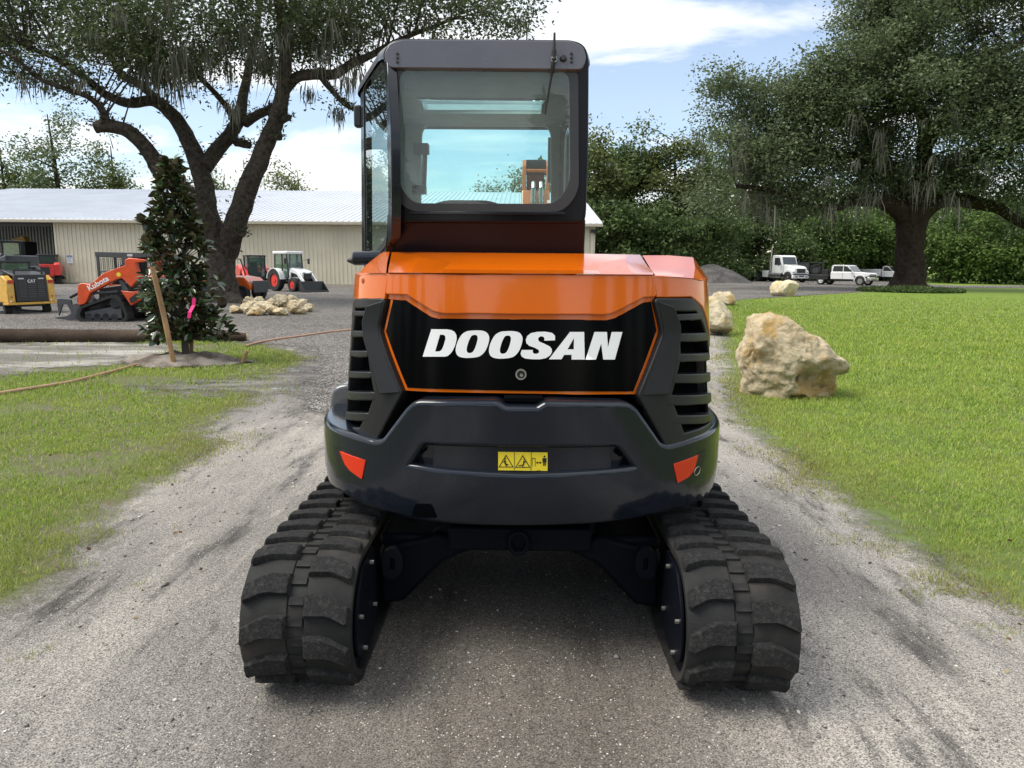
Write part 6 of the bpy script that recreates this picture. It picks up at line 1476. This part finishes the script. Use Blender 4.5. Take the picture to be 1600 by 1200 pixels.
    for y in (-.72, -.36, 0, .36, .72):
        mb = MB(); mb.prism('y', S([(330, 960), (240, 985), (55, 965), (50, 950), (150, 940), (200, 930), (245, 900), (260, 800), (330, 780)]), y-.02, y+.02); mb.build('lower_tine', MGREY, gr, bevel=.004)
    for y in (-.5, .5):
        mb = MB(); mb.prism('y', S([(40, 740), (90, 730), (200, 745), (235, 930), (245, 985), (205, 985), (185, 870), (150, 800), (100, 805), (70, 880), (46, 940), (36, 800)]), y-.03, y+.03); mb.build('upper_claw', MGREY, gr, bevel=.006)
        mb = MB(); a, b = S([(190, 715)])[0], S([(290, 665)])[0]; mb.tube((a[0], y, a[1]), (b[0], y, b[1]), .045, .045, 10); mb.build('claw_cylinder', MBLK, gr)
kubota()

# --- yellow loader from behind
def cat():
    R = place('track_loader', 'yellow compact loader seen from behind with a black louvred rear door', 'track loader', 19, 488, -66, 0); R.scale = (.84, .84, .84)
    wd = .86
    for s in (1, -1):
        mb = MB(); a, b = (.56, .84) if s > 0 else (-.84, -.56)
        tread_track(R, [(-1.02, .10), (-.95, .02), (.85, .02), (.95, .12), (.90, .34), (-.60, .50), (-.95, .40)], a, b)
    mb = MB(); mb.box(-1.15, 1.0, -.54, .54, .25, 1.05); mb.build('body', MBLK, R, bevel=.03)
    for s in (1, -1):
        a, b = (.60, .86) if s > 0 else (-.86, -.60)
        mb = MB(); mb.prism('y', [(-1.28, .42), (-.35, .42), (-.10, .62), (.25, .95), (.2, 1.18), (-.6, 1.30), (-1.0, 1.38), (-1.26, 1.20)], a, b); sp = mb.build('side_panel', SYEL, R, bevel=.03)
        mb = MB(); mb.box(-1.292, -1.278, a+.02, b-.02, 1.10, 1.22); mb.build('tail_lamp', AMB, sp)
        mb = MB(); mb.tube((-1.278, (a+b)/2, .62), (-1.29, (a+b)/2, .62), .03, .03, 12); mb.build('reflector', AMB, sp)
        mb = MB(); mb.tube((-1.278, (a+b)/2+.05, .47), (-1.288, (a+b)/2+.05, .47), .03, .03, 10); mb.build('eyelet', WHT, sp)
        mb = MB(); mb.path([(-.9, (a+b)/2, 1.36), (-.5, (a+b)/2, 1.62), (.4, (a+b)/2, 1.55), (1.3, (a+b)/2, .75)], [.09, .10, .10, .09], 8); mb.build('lift_arm', MBLK, R)
    text(R, 'CAT', .26, (-.55, .868, .92), (math.pi/2, 0, math.pi), WHT, sx=1.0)
    mb = MB(); mb.prism('y', [(-.42, .80), (-.30, .80), (-.36, 1.0)], .861, .866); mb.build('badge', YEL, R)
    mb = MB(); mb.prism('y', [(-1.31, .44), (-1.20, .44), (-1.15, 1.40), (-1.27, 1.40)], -.58, .58); dr = mb.build('rear_door', MBLK, R, bevel=.02)
    for y0, y1 in ((-.46, -.20), (-.14, .14), (.20, .46)):
        for k in range(9):
            z = .62+k*.075; mb = MB(); x = -1.31+(z-.44)*.04; mb.box(x-.014, x+.01, y0, y1, z, z+.03); mb.build('louvre', MGREY, dr)
    for y in (-.36, .36):
        mb = MB(); mb.box(-1.292, -1.275, y-.10, y+.10, 1.245, 1.29); mb.build('rear_lamp', LAMP, dr)
    text(R, 'CAT', .15, (-1.305, 0, 1.17), (math.pi/2, 0, -math.pi/2), WHT)
    mb = MB(); mb.box(-1.36, -1.05, -.92, .92, .34, .42); mb.build('bumper', SYEL, R, bevel=.01)
    mb = MB(); mb.prism('y', [(-1.25, 1.40), (-.45, 1.60), (-.45, 1.46), (-1.2, 1.34)], -.58, .58); mb.build('engine_cover', MGREY, R, bevel=.02)
    mb = MB()
    for y in (-.52, .52): mb.box(-.46, -.38, y-.04, y+.04, 1.4, 1.86); mb.box(.45, .53, y-.04, y+.04, 1.0, 1.86)
    mb.box(-.48, .55, -.58, .58, 1.82, 1.90); cg = mb.build('cab_frame', MBLK, R, bevel=.015)
    mb = MB(); mb.box(-.43, -.42, -.46, .46, 1.58, 1.81); mb.build('rear_window', CGLASS, cg)
    mb = MB(); mb.bar((-1.15, -.5, 1.56), (-1.15, .5, 1.56), .05, .05); mb.bar((-1.15, -.5, 1.4), (-1.15, -.5, 1.58), .05, .05); mb.bar((-1.15, .5, 1.4), (-1.15, .5, 1.58), .05, .05); mb.build('guard_rail', MBLK, R)
    mb = MB(); mb.box(-.2, .3, -.25, .25, 1.0, 1.15); mb.box(-.28, -.18, -.25, .25, 1.1, 1.75); mb.build('seat', MBLK, R, bevel=.03)
cat()

def simple_loader(name, label, px, py, az, body, dY=0.0, bucket=True, glass=True, txt=None, group=None):
    R = place(name, label, 'track loader', px, py, az, dY, group)
    for s in (1, -1):
        a, b = (.55, .90) if s > 0 else (-.90, -.55); tread_track(R, [(-.95, .12), (-.85, .02), (.70, .02), (.82, .14), (.72, .36), (-.45, .62), (-.85, .52)], a, b, pads=False)
        mb = MB(); mb.prism('y', [(-1.2, .60), (-.3, .66), (.2, .92), (.35, 1.20), (-.7, 1.42), (-1.2, 1.36)], a, b-.02*s); mb.build('side_panel', body, R, bevel=.03)
        mb = MB(); mb.prism('y', [(-1.0, 1.38), (-.85, 1.50), (.55, 1.12), (1.0, .72), (1.15, .30), (1.0, .22), (.82, .55), (.45, .92), (-.9, 1.22)], a+.05, b+.02); mb.build('lift_arm', body, R, bevel=.02)
        mb = MB(); mb.tube((.35, (a+b)/2, .75), (1.02, (a+b)/2, .42), .045, .045, 10); mb.build('lift_cylinder', CHROME, R)
    mb = MB(); mb.box(-1.22, .6, -.54, .54, .28, 1.0); mb.build('body', MBLK, R, bevel=.03)
    mb = MB(); mb.prism('y', [(-1.25, .55), (-1.20, .55), (-1.16, 1.38), (-1.24, 1.38)], -.54, .54); rd = mb.build('rear_door', body, R, bevel=.03)
    mb = MB(); mb.box(-1.262, -1.25, -.30, .30, .68, 1.18); mb.build('grille', MBLK, rd)
    if txt: text(R, txt, .14, (-1.262, .05, 1.27), (math.pi/2, 0, -math.pi/2), WHT)
    mb = MB()
    for x, z0 in ((-.48, 1.1), (.62, .55)):
        for y in (-.50, .50): mb.box(x-.05, x+.05, y-.04, y+.04, z0, 2.0)
    mb.box(-.56, .72, -.56, .56, 1.96, 2.06); mb.box(.56, .66, -.5, .5, .5, .62); cg = mb.build('cab_frame', MBLK, R, bevel=.02)
    for y in (.485, -.495): mb = MB(); mb.box(-.44, .56, y, y+.01, 1.15, 1.94); mb.build('side_window', CGLASS, cg)
    mb = MB(); mb.box(-.49, -.48, -.45, .45, 1.42, 1.94); mb.build('rear_window', CGLASS, cg)
    mb = MB(); mb.box(.64, .65, -.45, .45, .64, 1.94); mb.build('front_door', CGLASS, cg)
    mb = MB(); mb.box(-.2, .25, -.24, .24, .85, 1.0); mb.box(-.3, -.2, -.24, .24, .95, 1.65); mb.build('seat', MBLK, R, bevel=.03)
    if bucket:
        mb = MB(); mb.prism('y', [(1.05, .05), (1.75, .02), (1.78, .05), (1.2, .12), (1.12, .50), (1.05, .50)], -.98, .98)
        for y in (-.98, .95): mb.prism('y', [(1.05, .05), (1.75, .03), (1.35, .36), (1.12, .50), (1.05, .50)], y, y+.03)
        mb.build('bucket', MBLK, R, bevel=.008)
    return R
simple_loader('track_loader', 'bright red cab loader with wide black bucket by the cream wall behind the oak', 399, 451, 148, SRED)
simple_loader('track_loader', 'red loader seen from behind at the edge of the open shed bay', 78, 443.5, -22, SRED, bucket=False)

# --- yellow excavator and dark machine in the bay
def bay_machines():
    R = place('shed_excavator', 'yellow excavator parked inside the dark shed bay', 'excavator', 24, 441, -60, 3.0)
    for s in (.75, -1.2): tread_track(R, [(-1.5, .1), (-1.35, .02), (1.35, .02), (1.5, .1), (1.4, .65), (-1.4, .65)], s, s+.45, pads=False)
    mb = MB(); mb.prism('y', [(-1.6, .85), (1.0, .85), (1.0, 1.7), (-1.5, 1.75)], -1.1, 1.1); mb.build('body', SYEL, R, bevel=.08)
    mb = MB(); mb.prism('y', [(-.2, 1.6), (1.1, 1.4), (1.15, 2.3), (.8, 3.05), (-.2, 3.05)], .15, 1.1); mb.build('cab', MBLK, R, bevel=.05)
    mb = MB(); mb.prism('y', [(.9, 1.5), (1.5, 1.4), (2.6, 3.0), (3.8, 3.05), (3.9, 3.35), (2.3, 3.55), (1.2, 2.4)], -.45, -.05); mb.build('boom', SYEL, R, bevel=.03)
    mb = MB(); mb.prism('y', [(3.6, 3.4), (4.0, 3.3), (3.8, 1.3), (3.55, 1.2)], -.4, -.1); mb.build('dipper_arm', MBLK, R, bevel=.02)
    b = place('shed_excavator', 'yellow boom machine arched above the dark loader inside the shed', 'excavator', 6, 446, 90, 0) if False else None
    R = place('skid_loader', 'dark blue black loader parked behind the yellow loader', 'track loader', 10, 462, -75, 0)
    for s in (.55, -.9): tread_track(R, [(-1.0, .1), (-.9, .02), (.9, .02), (1.0, .1), (.8, .5), (-.9, .55)], s, s+.35, pads=False)
    nb = pbr('loader_navy', (.025, .032, .05), .3, coat=.4)
    mb = MB(); mb.prism('y', [(-1.2, .4), (1.0, .4), (1.0, 1.1), (.0, 1.5), (-1.15, 1.85)], -.85, .85); mb.build('body', nb, R, bevel=.06)
    mb = MB()
    for y in (-.55, .50):
        for x in (-.5, .55): mb.box(x, x+.07, y, y+.07, 1.2, 2.45)
    mb.box(-.6, .7, -.6, .6, 2.42, 2.5); cg = mb.build('cab_frame', MBLK, R, bevel=.02)
    for y in (-.52, .52): mb = MB(); mb.box(-.45, .55, y, y+.01, 1.5, 2.4); mb.build('side_window', CGLASS, cg)
    mb = MB(); mb.box(-.9, 1.3, .62, .8, 1.75, 1.9); mb.build('lift_arm', nb, R, bevel=.03)
bay_machines()

# --- white compact tractor
def tractor():
    R = place('tractor', 'white compact tractor with red wheel rims, glazed cab and black front bucket', 'tractor', 456, 455, 128)
    RIM = pbr('red_rim', (.62, .03, .02), .35)
    for s in (1, -1):
        wheel(R, -.55, .62*s, .62, .36, RIM); wheel(R, 1.05, .60*s, .40, .26, RIM)
        mb = MB(); pts = [(-.55+.70*math.cos(a), .62+.70*math.sin(a)) for a in np.linspace(.1, math.pi*.95, 9)]; inn = [(-.55+.66*math.cos(a), .62+.66*math.sin(a)) for a in np.linspace(math.pi*.95, .1, 9)]; mb.prism('y', pts+inn, .42*s if s > 0 else -.82, .82 if s > 0 else -.42); mb.build('fender', SWHT, R)
    mb = MB(); mb.box(-.95, 1.3, -.26, .26, .42, .72); mb.build('chassis', MBLK, R, bevel=.02)
    mb = MB(); mb.prism('y', rnd([(.35, .72), (1.52, .72), (1.56, .98), (1.42, 1.16), (.35, 1.36)], .1), -.34, .34); hd = mb.build('hood', SWHT, R, bevel=.05)
    mb = MB(); mb.box(1.53, 1.575, -.26, .26, .74, 1.04); mb.build('grille', MBLK, hd, bevel=.01)
    for y in (-.24, .24): mb = MB(); mb.box(1.50, 1.56, y-.08, y+.08, 1.03, 1.10); mb.build('headlamp', LAMP, hd)
    mb = MB(); mb.box(.45, 1.2, -.352, -.34, .82, 1.02); mb.box(.45, 1.2, .34, .352, .82, 1.02); mb.build('side_vent', MBLK, hd)
    mb = MB()
    for y in (-.52, .46): mb.bar((-.88, y+.03, .75), (-.80, y+.03, 2.12), .06, .06); mb.bar((-.12, y+.03, .6), (-.10, y+.03, 2.12), .07, .06); mb.bar((.46, y+.03, .8), (.32, y+.03, 2.12), .06, .06)
    mb.box(-.3, .4, -.54, .54, .55, .66); cg = mb.build('cab_frame', MBLK, R)
    mb = MB(); mb.prism('z', rnd([(-.98, -.58), (.48, -.58), (.55, 0), (.48, .58), (-.98, .58)], .15), 2.10, 2.26); mb.build('roof', SWHT, R, bevel=.04)
    for y in (-.50, .49):
        for w in ([(-.82, 1.25), (-.14, .75), (-.14, 2.10), (-.78, 2.10)], [(-.08, .68), (.42, .85), (.31, 2.1), (-.08, 2.1)]): mb = MB(); mb.prism('y', w, y, y+.01); mb.build('side_window', CGLASS, cg)
    mb = MB(); mb.add([(.47, -.46, .95), (.47, .46, .95), (.34, .46, 2.1), (.34, -.46, 2.1)], [(0, 1, 2, 3)]); mb.build('windscreen', CGLASS, cg)
    mb = MB(); mb.box(-.6, -.15, -.25, .25, .9, 1.05); mb.box(-.65, -.55, -.25, .25, 1.0, 1.65); mb.build('seat', MBLK, R, bevel=.03)
    for s in (1, -1):
        mb = MB(); mb.prism('y', [(.42, 1.05), (.60, 1.28), (1.25, 1.15), (1.80, .62), (1.85, .30), (1.70, .28), (1.62, .55), (1.15, .98), (.62, 1.08), (.55, .6), (.42, .6)], .42*s-.04, .42*s+.04); mb.build('loader_arm', SWHT, R, bevel=.012)
        mb = MB(); mb.bar((.45, .5*s, 1.75), (.60, .78*s, 1.80), .02, .02); mb.box(.58, .62, .78*s-.06, .78*s+.06, 1.55, 1.85); mb.build('mirror', MBLK, R)
    mb = MB(); mb.prism('y', [(1.80, .06), (2.40, .03), (2.42, .06), (1.95, .12), (1.88, .60), (1.80, .60)], -.80, .80)
    for y in (-.80, .77): mb.prism('y', [(1.8, .06), (2.4, .04), (2.05, .42), (1.88, .60), (1.8, .60)], y, y+.03)
    mb.build('bucket', MBLK, R, bevel=.008)
tractor()

# --- orange utility vehicle peeping out behind the oak trunk
def utv():
    R = place('utility_vehicle', 'orange utility vehicle half hidden behind the left oak trunk', 'utility vehicle', 366, 469, 105)
    UO = pbr('utility_orange', (.68, .12, .015), .32, coat=.3)
    for x in (-.95, .85):
        for s in (1, -1): wheel(R, x, .58*s, .33, .26, MGREY)
    mb = MB(); mb.prism('y', [(.25, .45), (1.25, .48), (1.28, .70), (.95, .98), (.30, 1.06)], -.62, .62); mb.build('front_bonnet', UO, R, bevel=.06)
    mb = MB(); mb.box(-1.5, .3, -.62, .62, .38, .55); mb.build('chassis', MBLK, R, bevel=.03)
    mb = MB(); mb.box(-1.5, -.45, -.66, .66, .62, .95); mb.build('cargo_bed', UO, R, bevel=.03)
    mb = MB(); mb.box(-.4, -.0, -.55, .55, .55, .72); mb.box(-.45, -.35, -.55, .55, .7, 1.15); mb.build('seat', MBLK, R, bevel=.03)
    mb = MB()
    for y in (-.6, .56): mb.bar((.25, y, 1.0), (.0, y, 1.75), .04, .04); mb.bar((-.45, y, .9), (-.42, y, 1.75), .04, .04); mb.bar((.0, y, 1.75), (-.42, y, 1.75), .04, .04)
    mb.build('roll_cage', MBLK, R)
    mb = MB(); mb.box(1.30, 1.36, -.5, .5, .35, .85); mb.build('brush_guard', MGREY, R, bevel=.02)
    for y in (-.42, .42): mb = MB(); mb.box(1.16, 1.24, y-.1, y+.1, .74, .84); mb.build('headlamp', LAMP, R, bevel=.01)
utv()

# --- white semi truck
def semi():
    R = place('semi_truck', 'white day cab semi truck with a tall exhaust stack parked by the wood', 'truck', 1222, 440.5, 156)
    for s in (1, -1):
        wheel(R, 1.9, 1.02*s, .50, .30, CHROME); wheel(R, -2.6, .95*s, .50, .55, MGREY); wheel(R, -3.9, .95*s, .50, .55, MGREY)
    mb = MB(); mb.box(-4.6, 2.4, -.45, .45, .62, .90); mb.build('chassis', MBLK, R)
    mb = MB(); mb.prism('y', rnd([(-.55, .95), (1.05, .95), (1.05, 1.85), (.72, 2.78), (.5, 2.90), (-.45, 2.90), (-.55, 2.8)], .12), -1.08, 1.08); cb = mb.build('cab', TWHT, R, bevel=.06)
    mb = MB(); mb.add([(1.062, -.95, 1.90), (1.062, .95, 1.90), (.765, .88, 2.70), (.765, -.88, 2.70)], [(0, 1, 2, 3)]); mb.build('windscreen', VGLASS, cb)
    for s in (1, -1): mb = MB(); mb.prism('y', [(-.15, 1.85), (.85, 1.85), (.60, 2.62), (-.15, 2.62)], 1.085*s-.006, 1.085*s+.006); mb.build('side_window', VGLASS, cb)
    mb = MB(); mb.prism('y', rnd([(1.0, .85), (2.65, .78), (2.72, 1.05), (2.66, 1.52), (2.3, 1.72), (1.0, 1.92)], .12), -.86, .86); hd = mb.build('hood', TWHT, R, bevel=.10)
    for s in (1, -1):
        mb = MB(); mb.prism('y', rnd([(1.25, .9), (1.35, 1.25), (1.7, 1.42), (2.2, 1.40), (2.62, 1.2), (2.68, .8), (2.45, .8), (2.35, 1.05), (1.9, 1.14), (1.5, 1.02), (1.42, .8), (1.25, .8)], .08), .80*s if s > 0 else -1.16, 1.16 if s > 0 else -.80); mb.build('fender', TWHT, R, bevel=.05)
        mb = MB(); mb.box(2.58, 2.68, .93*s-.15, .93*s+.15, 1.02, 1.20); mb.build('headlamp', LAMP, R, bevel=.03)
        mb = MB(); mb.tube((-.3, 1.0*s-.2*s, .72), (-1.4, .8*s, .72), .30, .30, 18) if False else mb.tube((.9, .92*s, .68), (-.9, .92*s, .68), .28, .28, 18); mb.build('fuel_tank', CHROME, R)
        mb = MB(); mb.bar((.8, 1.1*s, 1.9), (.85, 1.42*s, 1.95), .04, .04); mb.box(.8, .88, 1.42*s-.1, 1.42*s+.1, 1.75, 2.35); mb.build('mirror', MBLK, R, bevel=.02)
    mb = MB(); mb.box(2.66, 2.74, -.58, .58, 1.02, 1.46); gr = mb.build('grille', MBLK, hd, bevel=.03)
    for k in range(6): mb = MB(); mb.box(2.74, 2.75, -.54, .54, 1.06+k*.065, 1.075+k*.065); mb.build('slat', MGREY, gr)
    mb = MB(); mb.box(2.55, 2.82, -1.18, 1.18, .42, .80); bp_ = mb.build('bumper', TWHT, R, bevel=.05)
    mb = MB(); mb.box(2.81, 2.83, -.85, -.55, .54, .66); mb.box(2.81, 2.83, .55, .85, .54, .66); mb.box(2.81, 2.83, -.35, .35, .60, .72); mb.build('bumper_opening', MBLK, bp_)
    mb = MB(); mb.box(2.52, 2.86, -1.1, 1.1, .82, .90); mb.build('bumper_step', MBLK, R)
    mb = MB(); mb.tube((-.85, -.98, 1.0), (-.85, -.98, 2.6), .14, .14, 14); mb.tube((-.85, -.98, 2.6), (-.85, -.98, 3.75), .075, .075, 14); mb.build('exhaust_stack', CHROME, R)
    mb = MB(); mb.box(-1.95, -1.05, -1.15, -.5, .5, 1.22); mb.build('tool_box', TWHT, R, bevel=.05)
    mb = MB(); mb.box(-7.5, -2.0, -1.2, 1.2, 1.15, 1.32); mb.box(-7.5, -7.3, -1.2, 1.2, .6, 1.15); mb.build('flat_bed', MBLK, R)
semi()

# --- black trailer with spare wheel
def trailer():
    R = place('trailer', 'black equipment trailer with a spare wheel and mesh sides between two trucks', 'trailer', 1262, 439.5, 115, 1.5)
    mb = MB(); mb.box(-2.8, 2.3, -1.0, 1.0, .55, .70); mb.bar((2.3, .6, .62), (3.9, 0, .55), .1, .1); mb.bar((2.3, -.6, .62), (3.9, 0, .55), .1, .1); mb.build('bed', MBLK, R)
    for x in (-.9, .05):
        for s in (1, -1): wheel(R, x, 1.08*s, .38, .24, MGREY)
    mb = MB(); x = -2.4
    mb.box(-2.4, .6, -.95, -.92, .7, 2.15); mb.box(-2.4, .6, .92, .95, .7, 2.15); mb.box(-2.4, -2.37, -.95, .95, .7, 2.15); mb.box(.58, .61, -.95, .95, .7, 2.0); mb.build('side_board', MGREY, R)
    mb = MB(); mb.box(-2.5, 2.2, -.98, -.92, 2.15, 2.22); mb.box(-2.5, 2.2, .92, .98, 2.15, 2.22); mb.bar((2.15, -.95, .7), (2.15, -.95, 2.2), .06, .06); mb.bar((2.15, .95, .7), (2.15, .95, 2.2), .06, .06); mb.bar((.7, -.95, 1.6), (2.1, -.95, 2.2), .05, .05); mb.box(2.1, 2.2, -.95, .95, 2.15, 2.22); mb.build('rail', MGREY, R)
    wheel(R, 1.35, -.75, .62, .30, MGREY, z=1.38, name='spare_wheel')
    mb = MB(); mb.box(1.7, 2.2, -.5, .5, .7, 1.25); mb.build('jack_box', MGREY, R, bevel=.03)
trailer()

def pickup(label, px, py, az, front, dually, crew, bed, dY=0):
    R = place('pickup_truck', label, 'pickup truck', px, py, az, dY, 'white pickup trucks by the wood')
    L = .0 if crew else -.0
    for s in (1, -1):
        wheel(R, 1.65, .84*s, .41, .26, CHROME if crew else MGREY); wheel(R, -2.0, .86*s, .41, .42 if dually else .26, LAMP if crew else MGREY)
    mb = MB(); mb.box(-3.0, 2.2, -.5, .5, .42, .62); mb.build('chassis', MBLK, R)
    cab0 = -1.10 if crew else -.25
    mb = MB(); mb.prism('y', rnd([(cab0, .55), (1.1, .55), (1.1, 1.22), (cab0, 1.22)], .05), -.98, .98); bd = mb.build('cab', TWHT, R, bevel=.06)
    mb = MB(); mb.prism('y', rnd([(cab0, 1.20), (1.0, 1.20), (.42, 1.80), (.25, 1.86), (cab0+.18, 1.86), (cab0+.02, 1.76)], .07), -.86, .86); mb.build('roof', TWHT, bd, bevel=.08)
    mb = MB(); mb.add([(1.012, -.80, 1.25), (1.012, .80, 1.25), (.475, .72, 1.77), (.475, -.72, 1.77)], [(0, 1, 2, 3)]); mb.build('windscreen', VGLASS, bd)
    for s in (1, -1):
        wl = [[(cab0+.12, 1.26), (-.02, 1.26), (-.02, 1.76), (cab0+.22, 1.76)], [(.06, 1.26), (.86, 1.26), (.36, 1.74), (.06, 1.76)]] if crew else [[(cab0+.12, 1.26), (.86, 1.26), (.36, 1.74), (cab0+.14, 1.76)]]
        for w in wl: mb = MB(); mb.prism('y', w, .862*s-.01, .862*s+.01); mb.build('side_window', VGLASS, bd)
        mb = MB(); mb.bar((.82, .95*s, 1.22), (.85, 1.12*s, 1.30), .03, .03); mb.box(.8, .88, 1.14*s-.09, 1.14*s+.09, 1.25, 1.45); mb.build('mirror', MBLK, R, bevel=.02)
        mb = MB(); mb.box(.02, .04, .98*s-.012, .98*s+.012, .62, 1.2); mb.build('door_seam', MBLK, bd)
        mb = MB(); pts = [(1.65+.56*math.cos(a), .44+.56*math.sin(a)) for a in np.linspace(0, math.pi, 9)]; inn = [(1.65+.48*math.cos(a), .44+.48*math.sin(a)) for a in np.linspace(math.pi, 0, 9)]; mb.prism('y', pts+inn, .80*s if s > 0 else -1.0, 1.0 if s > 0 else -.80); mb.build('wheel_arch', TWHT, R)
    mb = MB(); mb.prism('y', rnd([(1.0, .85), (2.38, .80), (2.40, 1.02), (2.25, 1.16), (1.0, 1.24)], .06), -.94, .94); hd = mb.build('hood', TWHT, R, bevel=.07)
    mb = MB(); mb.prism('y', [(1.05, .50), (1.12, .50), (1.15, .95), (1.05, .95)], -.94, .94); mb.build('firewall', MBLK, R)
    mb = MB(); mb.box(2.33, 2.42, -.62, .62, .80, 1.03); gr = mb.build('grille', MBLK, hd, bevel=.02)
    mb = MB(); mb.box(2.42, 2.435, -.60, .60, .90, .93); mb.build('grille_bar', front, gr)
    for y in (-.78, .78): mb = MB(); mb.box(2.30, 2.41, y-.15, y+.15, .84, 1.02); mb.build('headlamp', LAMP, R, bevel=.02)
    mb = MB(); mb.box(2.25, 2.52, -.98, .98, .46, .76); bp_ = mb.build('bumper', front, R, bevel=.05)
    mb = MB(); mb.box(2.515, 2.53, -.5, .5, .50, .58); mb.build('bumper_opening', MBLK, bp_)
    mb = MB(); mb.prism('y', [(1.2, .42), (2.3, .42), (2.3, .82), (1.2, .82)], -.62, .62); mb.build('engine_bay', MBLK, R)
    if bed == 'flat':
        mb = MB(); mb.box(-3.3, cab0-.08, -1.08, 1.08, .80, .92); mb.box(cab0-.16, cab0-.08, -1.0, 1.0, .9, 1.55); mb.box(-3.2, cab0-.2, -1.06, -.8, .5, .8); mb.box(-2.6, cab0-.2, .70, 1.06, .9, 1.4); mb.box(-1.9, cab0-.2, -1.04, -.6, .9, 1.42); mb.build('flat_bed', MBLK, R, bevel=.02)
    else:
        mb = MB(); mb.box(-3.2, cab0-.1, -1.02, -.62, .62, 1.48); mb.box(-3.2, cab0-.1, .62, 1.02, .62, 1.48); mb.box(-3.2, cab0-.1, -.62, .62, .62, .85); mb.build('service_body', TWHT, R, bevel=.03)
        mb = MB()
        for s in (1, -1):
            for x in (-2.6, -1.2): mb.box(x-.35, x+.35, 1.02*s-.012, 1.02*s+.012, .8, 1.38)
        mb.build('locker_door', SWHT, R)
    return R
pickup('white crew cab pickup with chrome front and black flat bed beside the lawn', 1322, 445.5, 138, CHROME, True, True, 'flat')
pickup('white single cab pickup with black grille and service body half behind the lone oak', 1384, 439.5, 132, MBLK, False, False, 'service')
